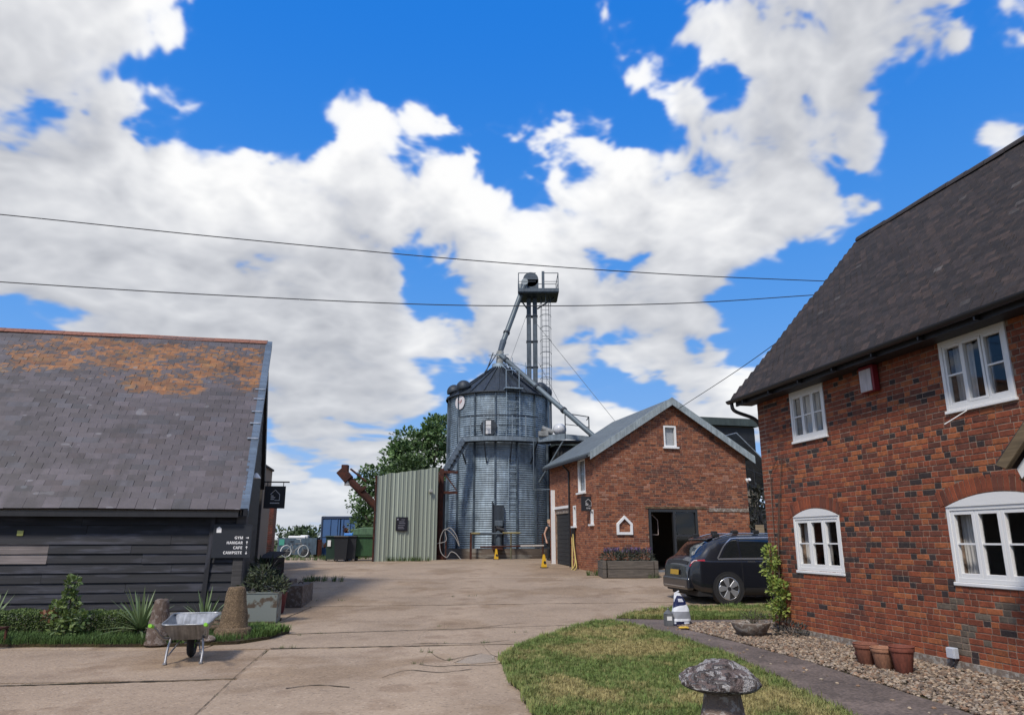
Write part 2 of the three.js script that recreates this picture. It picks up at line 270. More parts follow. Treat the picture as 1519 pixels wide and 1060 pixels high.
{
  const yard = new THREE.Group(); yard.name = 'concrete_yard'; yard.userData.kind = 'structure'; scene.add(yard);
  const wob = (x, d) => [x + 0.035 * perlin.noise(x * 1.7, d * 1.7, 3.3) + 0.012 * perlin.noise(x * 9, d * 9, 1.3), d + 0.05 * perlin.noise(x * 1.3, d * 1.3, 8.8) + 0.014 * perlin.noise(x * 9, d * 9, 5.3)];
  const R = rng(5);
  function slab(a, b, c, d, m = M.slab, n = 14) {   // corners (x, depth): near left, near right, far right, far left
    const wu = Math.hypot(b[0] - a[0], b[1] - a[1]), wv = Math.hypot(d[0] - a[0], d[1] - a[1]), gu = 0.02 / wu, gv = 0.034 / wv, lift = (R() - 0.5) * 0.008, tone = 0.93 + 0.12 * R();
    const at = (u, v) => { u = lerp(gu, 1 - gu, u); v = lerp(gv, 1 - gv, v); const p = [0, 1].map((k) => lerp(lerp(a[k], b[k], u), lerp(d[k], c[k], u), v)); return wob(...p); };
    const nu = Math.max(6, Math.round(wu * 7)), nv = Math.max(6, Math.round(wv * 6));
    const top = grid(nu, nv, (u, v) => { const p = at(u, v); return [p[0], gh(...p) + lift + 0.004 * perlin.noise(p[0], p[1], 0.5), -p[1]]; });
    const sk = [];
    const wall = (f) => grid(nu, 1, (u, v) => { const p = f(u); return [p[0], gh(...p) + lift - 0.07 * v, -p[1]]; });
    sk.push(wall((u) => at(u, 0)), wall((u) => at(u, 1)), wall((u) => at(0, u)), wall((u) => at(1, u)));
    const g = tint(merge([top, ...sk]), tone, tone, tone * 0.99), vc = g.attributes.color, gp = g.attributes.position;
    for (let i = 0; i < vc.count; i++) { const x = gp.getX(i), z = gp.getZ(i), brownPatch = sstep(0.08, 0.3, perlin.noise(x * 0.45, z * 0.4, 1.7) + 0.45 * perlin.noise(x * 1.4, z * 1.2, 5.1) + 0.3 * perlin.noise(x * 4, z * 3.5, 2.2)); vc.setXYZ(i, vc.getX(i) * lerp(1, 0.83, brownPatch), vc.getY(i) * lerp(1, 0.79, brownPatch), vc.getZ(i) * lerp(1, 0.73, brownPatch)); }  // noise patches turn the slab colour darker and browner
    part('slab', g, m, yard);
  }
  const J = [(x) => 1.2, (x) => 12.05 + 0.134 * x, (x) => 14.26 + 0.255 * clamp(x, -8, 6), (x) => 18.06 + 0.103 * x, (x) => 24.4 + 0.105 * x, (x) => 31.2 + 0.1 * x, (x) => 41 + 0.1 * x];
  const xl = (d) => -3.62 + (11.45 - d) * 0.165, q = (x, f) => [x, f(x)], jl = (x) => 9.72 + 0.176 * x;
  slab([xl(1.2), 1.2], [6.5, 1.2], q(7, J[1]), q(-3.62, J[1]));
  slab([-13, 1.2], [xl(1.2), 1.2], q(-3.1, jl), q(-13, (x) => jl(-9)), M.slabBrushed);
  slab(q(-13, (x) => jl(-9)), q(-3.1, jl), q(-3.62, J[1]), [-13, 11.3], M.slabBrushed);
  slab(q(-4.6, J[1]), q(7, J[1]), q(7, J[2]), q(-4.6, J[2]));
  slab(q(-4.6, J[2]), q(9, J[2]), q(9, J[3]), q(-4.6, J[3]));
  slab([-13, 11.3], q(-4.6, J[1]), q(-4.6, J[3]), [-13, 16.9]);
  slab(q(-13, J[3]), q(9.5, J[3]), q(9.5, J[4]), q(-13, J[4]));
  slab(q(-14, J[4]), q(10, J[4]), q(10, J[5]), q(-14, J[5]));
  slab(q(-16, J[5]), q(12, J[5]), q(12, J[6]), q(-16, J[6]));
}
function flat(pts, thick, lift) {   // a thin raised bed with the outline pts (x, depth)
  const g = ext(pts, thick).rotateX(-Math.PI / 2), p = g.attributes.position;
  for (let i = 0; i < p.count; i++) p.setY(i, p.getY(i) + gh(p.getX(i), -p.getZ(i)) + lift);
  return g;
}
function rough(pts, step, amp, seed) {   // subdivide and roughen an outline
  const o = [];
  for (let i = 0; i < pts.length; i++) { const a = pts[i], b = pts[(i + 1) % pts.length], L = Math.hypot(b[0] - a[0], b[1] - a[1]), n = Math.max(1, Math.round(L / step)); for (let k = 0; k < n; k++) { const t = k / n, x = lerp(a[0], b[0], t), y = lerp(a[1], b[1], t); o.push([x + amp * perlin.noise(x * 3, y * 3, seed), y + amp * perlin.noise(x * 3, y * 3, seed + 9)]); } }
  return o;
}
const lawnPts = rough([[-0.16, 10.3], [-0.06, 9.5], [0.06, 8.6], [0.2, 7.4], [0.36, 6.0], [0.5, 4.0], [0.6, 2.2], [3.15, 2.2], [3.03, 5], [3.0, 8.0], [2.94, 10.7], [2.62, 12.6], [2.16, 14.3], [1.9, 14.75], [1.55, 14.65], [0.95, 13.5], [0.42, 12.3], [0.02, 11.2]], 0.25, 0.07, 1);
const stripPts = rough([[2.1, 15.35], [2.5, 15.9], [3.1, 16.6], [3.7, 17.0], [7.2, 17.5], [7.2, 15.25], [3.4, 15.15]], 0.25, 0.06, 4);
const pathPts = rough([[2.16, 14.3], [2.62, 12.6], [2.94, 10.7], [3.0, 8.0], [3.03, 5], [3.15, 2.2], [4.55, 2.2], [4.29, 6.7], [3.9, 10.25], [3.35, 12.8], [3.02, 14.0], [3.05, 14.75], [5.5, 14.75], [5.5, 15.2], [3.4, 15.17], [2.1, 15.35], [1.75, 14.95], [1.9, 14.75]], 0.3, 0.03, 6);
const gravelPts = rough([[3.04, 14.0], [3.36, 12.8], [3.91, 10.25], [4.3, 6.7], [4.56, 2.2], [7.4, 2.2], [4.9, 14.73], [3.07, 14.73]], 0.3, 0.05, 8);
const bedPts = rough([[-13, 11.55], [-7.7, 11.7], [-5.7, 11.72], [-4.9, 11.8], [-4.25, 12.05], [-3.95, 12.6], [-3.9, 13.4], [-4.4, 13.6], [-4.6, 15.3], [-13, 13.6]], 0.25, 0.06, 10);
M.lawnSoil = mat([0.55, 0.6, 0.35], 0.95, { map: again(T.soil, 1.1) });
M.path = mat([0.95, 0.86, 0.8], 0.9, { map: T.tarmac, bumpMap: again(T.bump, 0.6), bumpScale: 0.005 });
M.bed = mat([0.5, 0.42, 0.34], 0.95, { map: T.soil, bumpMap: T.bump, bumpScale: 0.02 });
structure('lawn', flat(lawnPts, 0.05, -0.01), M.lawnSoil);
structure('lawn', flat(stripPts, 0.05, -0.01), M.lawnSoil);
structure('garden_path', flat(pathPts, 0.04, -0.01), M.path);
structure('gravel_bed', flat(gravelPts, 0.035, -0.012), M.bed);
structure('planting_bed', flat(bedPts, 0.06, -0.01), M.bed);
{
  const R = rng(77), green = [0.125, 0.16, 0.04], lush = [0.11, 0.175, 0.035], dry = [0.33, 0.265, 0.11];
  M.grass = mat([1, 1, 1], 0.8); const tuft = blades(10, 0.062, rng(8), 0.045, 0.0035, 0.75), longTuft = blades(12, 0.2, rng(9), 0.07, 0.006, 0.6);
  function sow(pts, x0, x1, d0, d1, n, dmin, lift, big) {
    const s = []; let tries = 0;
    while (s.length < n && tries++ < n * 6) {
      const x = lerp(x0, x1, R()), d = Math.max(dmin, lerp(d0, d1, R())); if (!inside(x, d, pts)) continue;
      const k = sstep(-0.22, 0.3, perlin.noise(x * 0.75, d * 0.6, 2.2) * 0.8 + perlin.noise(x * 2.6, d * 2.6, 7) * 0.45 + (R() - 0.5) * 0.3);
      let edge = 1; for (let i = 0; i < pts.length; i += 1) edge = Math.min(edge, Math.hypot(pts[i][0] - x, pts[i][1] - d) / 0.3);
      const c = mix3(mix3(green, lush, R()), dry, clamp(k * edge * 0.85 + (R() < 0.12 ? 0.4 : 0))); const v = 0.75 + 0.5 * R();
      s.push({ p: W(x, d, lift), ry: R() * 6.28, s: (0.55 + 0.6 * R()) * (1.5 - 0.5 * edge) * big, sy: 0.7 + 0.6 * R(), c: c.map((a) => a * v) });
    }
    return s;
  }
  strew('lawn_grass', tuft, M.grass, [...sow(lawnPts, -0.2, 3.2, 5.5, 14.8, 26000, 5.5, 0.036, 1), ...sow(stripPts, 2, 6, 15.1, 17.6, 6000, 15, 0.036, 1.15)]);
  const verge = [];
  for (let i = 0; i < 2600; i++) {   // long grass in front of the clipped hedge and round the stones
    let x = lerp(-9.2, -3.85, R()), d = 11.65 + R() * (x < -5.2 ? 0.75 : 1.5); if (!inside(x, d, bedPts)) continue;
    if (x > -5.2 && R() > 0.55) continue;
    const v = 0.6 + 0.6 * R(); verge.push({ p: W(x, d, 0.045), ry: R() * 6.28, s: (x > -5 ? 0.55 : 0.52) * (0.7 + 0.6 * R()), sy: 0.8 + 0.5 * R(), c: [0.06 * v, 0.115 * v, 0.022 * v] });
  }
  for (let i = 0; i < 500; i++) { const x = lerp(-4.6, -3.7, R()), d = lerp(12.6, 13.7, R()); if (inside(x, d, bedPts)) { const v = 0.7 + 0.6 * R(); verge.push({ p: W(x, d, 0.045), ry: R() * 6.28, s: 0.6 + 0.4 * R(), sy: 0.8, c: [0.08 * v, 0.14 * v, 0.025 * v] }); } }
  const weeds = [[560, 470], [600, 425], [650, 390], [800, 390], [660, 455], [760, 238], [190, 250], [270, 250], [700, 240], [565, 92], [20, 408], [60, 408], [120, 360], [200, 355], [860, 455], [655, 330], [940, 350]];
  for (const [zx, zy] of weeds) { const p = pix(400 + zx * 0.395, 800 + zy * 0.395, 1), k = EYE / (EYE - p.y); for (let i = 0; i < 3; i++) { const v = 0.6 + 0.6 * R(), d = k + (R() - 0.5) * 0.1; verge.push({ p: W(p.x * k + (R() - 0.5) * 0.25, d, -0.03), ry: R() * 6, s: 0.28 + 0.2 * R(), c: [0.075 * v, 0.11 * v, 0.03 * v] }); } }
  for (const [x0, d0, x1, d1, n] of [[-3.6, 11.58, -0.3, 12.0, 26], [-3.85, 13.3, -1.2, 13.95, 20], [-4.6, 17.6, -1, 17.95, 18], [-5.6, 8.74, -3.2, 9.16, 22], [-3.6, 11.4, -3.0, 7.6, 10]]) for (let i = 0; i < n; i++) { const t = R() * R(), v = 0.6 + 0.6 * R(); verge.push({ p: W(lerp(x0, x1, t), lerp(d0, d1, t) + (R() - 0.5) * 0.03, -0.035), ry: R() * 6, s: 0.16 + 0.16 * R(), c: [0.07 * v, 0.1 * v, 0.03 * v] }); }
  const bases = [[-6.0, 32.6, 2.4, 0], [-9.3, 35.5, 2.6, 0.4], [2.4, 25.2, 0.5, 0], [4.4, 24.3, 0.3, 0], [-12, 33.5, 4, 1.2], [-6.4, 21.3, 0.7, 0.3], [-6.4, 23.2, 1.2, 0.3]];
  for (const [x0, d0, len, wd] of bases) for (let i = 0; i < len * 20; i++) { const v = 0.6 + 0.6 * R(); verge.push({ p: W(x0 + len * R(), d0 + wd * R(), 0), ry: R() * 6.28, s: 0.6 + 0.7 * R(), c: [0.07 * v, 0.115 * v, 0.03 * v] }); }
  strew('verge_grass', longTuft, M.grass, verge);
  // pebbles
  const st = new THREE.IcosahedronGeometry(1, 1), pp = st.attributes.position; for (let i = 0; i < pp.count; i++) { const x = pp.getX(i), y = pp.getY(i), z = pp.getZ(i), k = 1 + 0.35 * perlin.noise(x * 1.5 + 4, y * 1.5, z * 1.5); pp.setXYZ(i, x * k, y * k * 0.6, z * k * 0.8); }
  st.computeVertexNormals(); const peb = [];
  const tones = [[0.26, 0.19, 0.13], [0.17, 0.125, 0.09], [0.36, 0.28, 0.2], [0.12, 0.09, 0.07], [0.22, 0.135, 0.085], [0.28, 0.23, 0.18]];
  for (let i = 0; i < 40000 && peb.length < 17000; i++) { const x = lerp(3.0, 6.3, R()), d = 5.2 + 9.5 * R(); if (!inside(x, d, gravelPts)) continue; const c = tones[(R() * 6) | 0], v = 0.65 + 0.5 * R(); peb.push({ p: W(x, d, 0.026 + 0.022 * R()), ry: R() * 6.28, tx: (R() - 0.5) * 0.9, tz: (R() - 0.5) * 0.9, s: 0.011 + 0.02 * R() * R() + 0.005, c: c.map((a) => a * v) }); }
  for (let i = 0; i < 40; i++) { const t = R(), x = lerp(3.0, 4.2, t) - R() * 0.35, d = lerp(14, 6.5, t); const c = tones[(R() * 6) | 0]; peb.push({ p: W(x, d, 0.036), ry: R() * 6.28, s: 0.012 + 0.012 * R(), c }); }
  strew('gravel', finish(st), mat([1, 1, 1], 0.85), peb);
}
{ // soil and moss lodged in the cracks of the broken slab, and the paler repair
  const zpt = (zx, zy) => { const p = pix(400 + zx * 0.395, 800 + zy * 0.395, 1), k = EYE / (EYE - p.y); return [p.x * k, k]; };
  const cracks = [[[480, 398], [560, 392], [640, 391], [720, 392], [800, 388], [900, 379]], [[570, 470], [600, 422], [625, 440], [660, 455]], [[660, 455], [720, 444], [800, 428]], [[560, 470], [640, 478], [700, 474], [850, 470], [905, 442]], [[800, 395], [815, 415], [850, 440], [900, 445]], [[655, 335], [660, 310], [695, 282]], [[555, 380], [600, 343], [700, 340], [940, 318]], [[945, 330], [958, 360]], [[690, 465], [730, 448]], [[600, 400], [590, 430]], [[420, 520], [520, 492], [640, 500], [760, 488]], [[60, 560], [170, 548], [300, 556]], [[690, 282], [760, 240], [790, 180]], [[330, 100], [375, 125], [395, 140]]];
  const R = rng(12), gs = [], joint = (f, x0, x1, n = 5) => Array.from({ length: n }, (_, i) => { const x = lerp(x0, x1, i / (n - 1)); return [x, f(x)]; });
  const lines = [...cracks.map((c) => [c.map((a) => zpt(...a)), 1]), [joint((x) => 12.05 + 0.134 * x, -3.6, 1.0), 2.1], [joint((x) => 14.26 + 0.255 * x, -4.3, -0.4), 2.0], [joint((x) => 14.26 + 0.255 * x, -0.4, 2.0), 1.0], [joint((x) => 18.06 + 0.103 * x, -4.6, 4), 1.7], [joint((x) => 9.72 + 0.176 * x, -7, -3.22), 1.9], [[[-3.62, 11.45], [-3.3, 9.4], [-2.95, 7.39], [-2.6, 5.2]], 1.6]];
  for (const [p, wide] of lines) {
    const o = [];
    const cur = new THREE.CatmullRomCurve3(p.map((a) => V(a[0], 0, -a[1]))), n = Math.ceil(cur.getLength() / 0.05); let prev = null;
    for (let i = 0; i <= n; i++) { const a = cur.getPointAt(i / n), w = 0.006 * wide + wide * 0.02 * Math.abs(perlin.noise(a.x * 3, a.z * 3, 4)) + 0.006 * R(), j = 0.02 * perlin.noise(a.x * 12, a.z * 12, 2), y = gh(a.x, -a.z) + 0.007; const L = [a.x + j * 0.4, y, a.z + j - w], Q = [a.x + j * 0.4, y, a.z + j + w]; if (prev) o.push(...prev[0], ...prev[1], ...Q, ...prev[0], ...Q, ...L); prev = [L, Q]; }
    gs.push(boxUV(raw(o)));
  }
  structure('crack_soil', gs, mat([0.35, 0.28, 0.22], 0.95, { map: T.soil }));
  const patch = rough([[695, 466], [740, 446], [800, 431], [845, 440], [850, 462], [760, 470]].map((a) => zpt(...a)), 0.1, 0.03, 3);
  structure('concrete_patch', flat(patch, 0.012, 0.0), mat([0.95, 0.95, 0.95], 0.92, { map: again(T.concrete, 2.9), bumpMap: T.concreteBump, bumpScale: 0.006 }));
  const line = []; for (let i = 0; i <= 14; i++) line.push(-6.6 + i * 0.66);
  structure('drain_strip', flat([...line.map((x) => [x, 24.34 + 0.105 * x]), ...line.slice().reverse().map((x) => [x, 24.5 + 0.105 * x])], 0.012, 0.0), mat([1.1, 1.05, 1.0], 0.9, { map: again(T.concrete, 2.1) }));
}

// ------------------------------------------------------------------ brickwork
function archTop(o, x) { return o.rise ? o.y1 + o.rise * (1 - Math.pow(clamp((x - (o.x0 + o.x1) / 2) / ((o.x1 - o.x0) / 2), -1, 1), 2)) : o.y1; }
// bricks of a wall in its own plane (x along, y up, face at +z); limit(y) gives the wall's x range at that height
function brickList(limit, y0, y1, openings, colour, seed, bond = 'mixed', depth = 0.0145, sz = [0.215, 0.1025, 0.065, 0.01]) {
  const R = rng(seed), out = [], [SL, HL, BH, J] = sz, n = Math.floor((y1 - y0) / (BH + J));
  for (let k = 0; k < n; k++) {
    const y = y0 + (k + 0.5) * (BH + J), lim = limit(y); if (!lim) continue; let x = lim[0] - (k % 2 ? 0.06 + HL * 0.5 : 0), i = k % 2;
    while (x < lim[1]) {
      const head = bond === 'mixed' ? (i++ % 2 ? R() < 0.8 : R() < 0.22) : R() < 0.12, L = (head ? HL : SL) * (0.95 + 0.1 * R());
      let a = Math.max(x, lim[0]), b = Math.min(x + L, lim[1]); x += L + J;
      for (const o of openings) {
        const m = (a + b) / 2; if (y < o.y0 - 0.02 || y > (o.skip ? archTop(o, m) + o.skip : archTop(o, m)) || b < o.x0 || a > o.x1) continue;
        if (a < o.x0) b = Math.min(b, o.x0 - 0.004); else if (b > o.x1) a = Math.max(a, o.x1 + 0.004); else { a = b = 0; }
      }
      if (b - a < 0.03) continue;
      const w = b - a, cx = (a + b) / 2, col = colour(cx, y, head, R), v = 0.85 + 0.3 * R();
      const d = depth + 0.003 * (R() - 0.5), g = piece(w, BH * (0.95 + 0.06 * R()), d, 0.0045);
      g.rotateZ((R() - 0.5) * 0.012).translate(cx, y + (R() - 0.5) * 0.004, -0.01);
      const p = g.attributes.uv, ou = R() * 7, ov = R() * 7; for (let q = 0; q < p.count; q++) p.setXY(q, p.getX(q) + ou, p.getY(q) + ov);
      out.push({ geo: tint(g, col[0] * v, col[1] * v, col[2] * v), at: V(cx, y, 0), area: w * BH });
    }
  }
  return out;
}
function voussoirs(o, colour, seed, tall = 0.2) {
  const R = rng(seed), out = [], w = o.x1 - o.x0 + 0.16, n = Math.round(w / 0.078);
  for (let k = 0; k < n; k++) {
    const x = o.x0 - 0.08 + (k + 0.5) * w / n, y = archTop(o, x), xc = (o.x0 + o.x1) / 2, hw = (o.x1 - o.x0) / 2, sl = -2 * (o.rise || 0.06) * (x - xc) / (hw * hw), g = piece(w / n - 0.01, tall, 0.02, 0.004), c = colour(x, y, true, R), v = 0.85 + 0.3 * R();
    g.translate(0, tall / 2 + 0.008, -0.01).rotateZ(Math.atan(sl) * 0.9).translate(x, y, 0); out.push({ geo: tint(g, c[0] * v, c[1] * v, c[2] * v), at: V(x, y, 0), area: 0.015 });
  }
  return out;
}
const openPath = (o, grow = 0) => { const p = [[o.x0 - grow, o.y0 - grow], [o.x1 + grow, o.y0 - grow]]; for (let i = 0; i <= 10; i++) { const x = lerp(o.x1, o.x0, i / 10); p.push([x + (i ? (i === 10 ? -grow : 0) : grow), archTop(o, x) + grow]); } return p; };

// ------------------------------------------------------------------ the brick cottage on the right
{
  const house = thing('brick_cottage', 'old red brick cottage with steep dark tiled roof and white casement windows', 'house', 4.73, 0, 13.53, rad(-78.35));
  const X0 = -0.2, X1 = 8.6, DEEP = 5.9, WT = 4.32;
  const wins = [
    { x0: 0.90, x1: 1.86, y0: 3.23, y1: 4.1, kind: 'up', lights: 3, bars: [1, 1, 1] },
    { x0: 4.37, x1: 5.40, y0: 3.18, y1: 4.12, kind: 'up', lights: 3, bars: [1, 0, 1] },
    { x0: 0.66, x1: 1.92, y0: 1.08, y1: 1.95, rise: 0.13, kind: 'low', lights: 3, bars: [1, 1, 1], skip: 0.2 },
    { x0: 4.10, x1: 5.72, y0: 1.07, y1: 1.98, rise: 0.15, kind: 'low', lights: 4, bars: [1, 1, 1, 1], skip: 0.2 },
    { x0: 6.5, x1: 7.4, y0: 0.1, y1: 2.05, kind: 'door' }];
  const cut = (o) => openPath(o);
  const wall = ext([[X0, 0], [X1, 0], [X1, WT], [X0, WT]], 0.3, 0, wins.map(cut)).translate(0, 0, -0.302);
  const ridgeY = 7.79, ridgeZ = -2.88;
  const gab = [[0.002, 0], [-DEEP, 0], [-DEEP, WT], [ridgeZ, ridgeY - 0.22], [0.002, WT]];
  const gable = (x) => ext(gab, 0.3).rotateY(-Math.PI / 2).applyMatrix4(new THREE.Matrix4().makeScale(1, 1, 1)).translate(x, 0, 0);
  const mk = (x) => { const g = ext(gab.map(([z, y]) => [-z, y]), 0.298); g.rotateY(Math.PI / 2); return g.translate(x, 0, 0); };   // (x, y) -> (-z, y)
  part('wall', [wall], M.mortar, house);
  part('gable_wall', [mk(X0 + 0.001)], M.mortar, house); part('gable_wall', [mk(X1 - 0.3)], M.mortar, house);
  part('rear_wall', [bx(X1 - X0 - 0.6, WT, 0.3, (X0 + X1) / 2, WT / 2, -DEEP + 0.15)], M.mortar, house);
  const plaster = mat([0.45, 0.43, 0.4], 0.9);
  part('floor', [bx(X1 - X0 - 0.6, 0.1, DEEP - 0.6, (X0 + X1) / 2, 0.05, -DEEP / 2)], plaster, house);
  part('upper_floor', [bx(X1 - X0 - 0.6, 0.2, DEEP - 0.6, (X0 + X1) / 2, 2.5, -DEEP / 2)], plaster, house);
  part('ceiling', [bx(X1 - X0 - 0.6, 0.1, DEEP - 0.6, (X0 + X1) / 2, 4.35, -DEEP / 2)], plaster, house);
  part('inner_wall', [bx(0.15, 2.25, DEEP - 0.6, 3.1, 1.25, -DEEP / 2), bx(0.15, 1.7, DEEP - 0.6, 3.1, 3.45, -DEEP / 2)], plaster, house);
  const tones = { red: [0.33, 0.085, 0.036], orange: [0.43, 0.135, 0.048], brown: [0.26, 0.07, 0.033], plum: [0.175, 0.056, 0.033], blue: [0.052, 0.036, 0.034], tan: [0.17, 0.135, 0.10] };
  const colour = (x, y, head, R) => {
    const r = R(), darkBias = perlin.noise(x * 0.9, y * 1.4, 4.4) * 0.35 + (y > 1.0 ? 0.12 : -0.18);  // dark brick tones likelier in noise patches and above the lowest courses
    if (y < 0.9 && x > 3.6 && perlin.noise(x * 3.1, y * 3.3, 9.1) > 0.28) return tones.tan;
    if (head && r < 0.13 + darkBias * 0.5) return tones.blue;
    if (r < 0.03) return tones.blue; if (r < 0.16 + darkBias) return tones.plum; if (r < 0.42 + darkBias) return tones.brown; if (r < 0.82) return tones.red; return tones.orange;
  };
  const ops = wins.map((w) => ({ ...w, x0: w.x0, x1: w.x1 }));
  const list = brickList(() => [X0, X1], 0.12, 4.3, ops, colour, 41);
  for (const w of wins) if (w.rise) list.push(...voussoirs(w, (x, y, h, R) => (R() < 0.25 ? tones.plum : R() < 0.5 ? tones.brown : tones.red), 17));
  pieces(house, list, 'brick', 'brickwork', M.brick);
  part('plinth', [bx(X1 - X0 + 0.01, 0.135, 0.04, (X0 + X1) / 2 - 0.01, 0.06, 0.021)], M.concreteOld, house);
  // windows
  const curtain = mat([0.55, 0.54, 0.52], 0.95);
  for (const w of wins.slice(0, 4)) {
    const f = 0.055, zf = w.kind === 'up' ? 0.02 : 0.005, dz = 0.09, W_ = w.x1 - w.x0, H_ = w.y1 - w.y0, xc = (w.x0 + w.x1) / 2, yc = (w.y0 + w.y1) / 2, headH = w.kind === 'up' ? 0.11 : 0.05;
    const fr = [rb(f, H_, dz, 0.006, w.x0 + f / 2, yc, zf - dz / 2), rb(f, H_, dz, 0.006, w.x1 - f / 2, yc, zf - dz / 2), rb(W_ - 2 * f, headH, dz, 0.006, xc, w.y1 - headH / 2, zf - dz / 2), rb(W_ - 2 * f, f, dz, 0.006, xc, w.y0 + f / 2, zf - dz / 2)];
    if (w.rise) { const pts = [[w.x0 + 0.004, w.y1], [w.x1 - 0.004, w.y1]]; for (let i = 0; i <= 12; i++) { const x = lerp(w.x1 - 0.004, w.x0 + 0.004, i / 12); pts.push([x, archTop(w, x) - 0.003 + 0.001 * 0]); } fr.push(ext(pts, dz + 0.012).translate(0, 0, zf - dz)); }
    const win = part('window', fr, M.white, house);
    const iw = (W_ - 2 * f) / w.lights, y0 = w.y0 + f, y1 = w.y1 - headH;
    for (let i = 0; i < w.lights; i++) {
      const a = w.x0 + f + i * iw, b = a + iw, sw = w.kind === 'low' ? 0.05 : 0.034, m = (a + b) / 2, z = zf - 0.035 + (w.bars[i] ? 0 : 0.012);
      part('casement', [rb(sw, y1 - y0, 0.05, 0.005, a + sw / 2 + 0.002, (y0 + y1) / 2, z), rb(sw, y1 - y0, 0.05, 0.005, b - sw / 2 - 0.002, (y0 + y1) / 2, z), rb(iw - 2 * sw - 0.005, sw, 0.05, 0.005, m, y0 + sw / 2, z), rb(iw - 2 * sw - 0.005, sw, 0.05, 0.005, m, y1 - sw / 2, z)], M.white, win);
      const rowsN = w.bars[i] ? 2 : 1, ym = (y0 + y1) / 2;
      if (rowsN === 2) part('glazing_bar', [bx(iw - 2 * sw - 0.004, 0.022, 0.036, m, ym, z)], M.white, win);
      for (let r = 0; r < rowsN; r++) { const p0 = rowsN === 2 ? (r ? ym + 0.011 : y0 + sw) : y0 + sw, p1 = rowsN === 2 ? (r ? y1 - sw : ym - 0.011) : y1 - sw; part('pane', face(iw - 2 * sw - 0.003, p1 - p0).rotateY((i - 1) * 0.006).translate(m, (p0 + p1) / 2, z - 0.008), M.glass, win); }
    }
    part('sill', [rb(W_ + 0.04, 0.045, 0.14, 0.01, xc, w.y0 - 0.025, zf - 0.05)], M.white, win);
    // curtains hang inside at both sides
    const fold = (x0, x1, y0, y1) => grid(24, 6, (u, v) => [lerp(x0, x1, u), lerp(y0, y1, v), -0.2 + 0.022 * Math.sin(u * 34 + v) + 0.01 * Math.sin(u * 13)]);
    part('curtain', [fold(w.x0 + 0.02, w.x0 + (w.kind === 'up' ? 0.3 : 0.22) * (W_ > 1.4 ? 0.9 : 1.1), w.y0 - 0.05, w.y1 + 0.05)], curtain, win);
    if (w.kind === 'up' || W_ < 1.4) part('curtain', [fold(w.x0 + W_ * 0.46, w.x0 + W_ * 0.56, w.y0 - 0.05, w.y1 + 0.05)], curtain, win);
  }
  { const w = wins[4]; const dr = part('door', [rb(w.x1 - w.x0 - 0.12, 1.9, 0.05, 0.006, 6.95, 1.05, -0.1)], mat([0.06, 0.09, 0.075], 0.5), house); part('frame', [bx(0.06, 1.94, 0.1, 6.53, 1.07, -0.08), bx(0.06, 1.94, 0.1, 7.37, 1.07, -0.08), bx(0.78, 0.06, 0.1, 6.95, 2.01, -0.08)], M.white, dr); part('handle', [ball(0.03, 7.2, 1.05, -0.05)], M.galv, dr); }
  // stay rod below the upper window
  part('window_stay', [rod(V(4.72, 3.13, 0.05), V(4.52, 2.98, 0.22), 0.007)], M.white, house);
  // roof: deck, tiles, ridge
  const eY = 4.2, eZ = 0.36, run = eZ - ridgeZ, rise = ridgeY - eY, sl = Math.atan2(rise, run), LEN = Math.hypot(run, rise), RX0 = -0.42, RX1 = X1 + 0.3;
  const deck = (s) => ext([[0, 0], [LEN, 0], [LEN, -0.09], [0, -0.09]], RX1 - RX0 - 0.02).translate(0, 0, 0);
  { // deck polygons in (z, y), extruded along x
    const f = [[-eZ + 0.06, eY + 0.05], [-ridgeZ, ridgeY], [-ridgeZ, ridgeY - 0.13], [-eZ + 0.06, eY - 0.05]], b = [[DEEP + 0.36, eY], [-ridgeZ, ridgeY], [-ridgeZ, ridgeY - 0.13], [DEEP + 0.36, eY - 0.1]];
    for (const q of [f, b.reverse()]) part('roof_deck', [ext(q, RX1 - RX0 - 0.03).rotateY(Math.PI / 2).translate(RX0 + 0.015, 0, 0)], M.core, house);
  }
  const R = rng(23), tl = [], ex = 0.1, tw = 0.166, rows = Math.floor((LEN - 0.05) / ex), a0 = -(Math.PI / 2 - sl), nrm = V(0, Math.cos(sl), Math.sin(sl));
  const wave = (x, s) => 0.03 * perlin.noise(x * 0.45, s * 0.5, 3) + 0.012 * perlin.noise(x * 2, s * 2, 8);
  for (let r = 0; r < rows; r++) for (let x = RX0 + (r % 2 ? 0 : -tw / 2) + tw / 2; x < RX1; x += tw) {
    const s = r * ex + 0.075, w = Math.min(tw - 0.004, 2 * (x + tw / 2 - RX0)), off = wave(x, s) + 0.012, k = R(), v = 0.55 + 0.9 * R(); if (w < 0.06) continue;
    const g = piece(w, 0.155, 0.026, 0.004); g.rotateZ((R() - 0.5) * 0.03).rotateX(0.16 + (R() - 0.5) * 0.05).rotateX(a0).translate(x, eY + s * Math.sin(sl) + nrm.y * off, eZ - s * Math.cos(sl) + nrm.z * off);
    const c = k < 0.008 ? [0.1, 0.09, 0.085] : k < 0.2 ? [0.058, 0.04, 0.034] : k < 0.5 ? [0.031, 0.025, 0.025] : [0.042, 0.031, 0.029];
    const p = g.attributes.uv, ou = R() * 7, ov = R() * 7; for (let q = 0; q < p.count; q++) p.setXY(q, p.getX(q) + ou, p.getY(q) + ov);
    tl.push({ geo: tint(g, c[0] * v, c[1] * v, c[2] * v), at: V(x, eY + s * Math.sin(sl), eZ - s * Math.cos(sl)), area: w * ex });
  }
  M.tile = mat([0.8, 0.78, 0.78], 0.85, { map: T.tile, vertexColors: true, bumpMap: T.bump, bumpScale: 0.003 });
  pieces(house, tl, 'roof_tile', 'roof_tiling', M.tile);
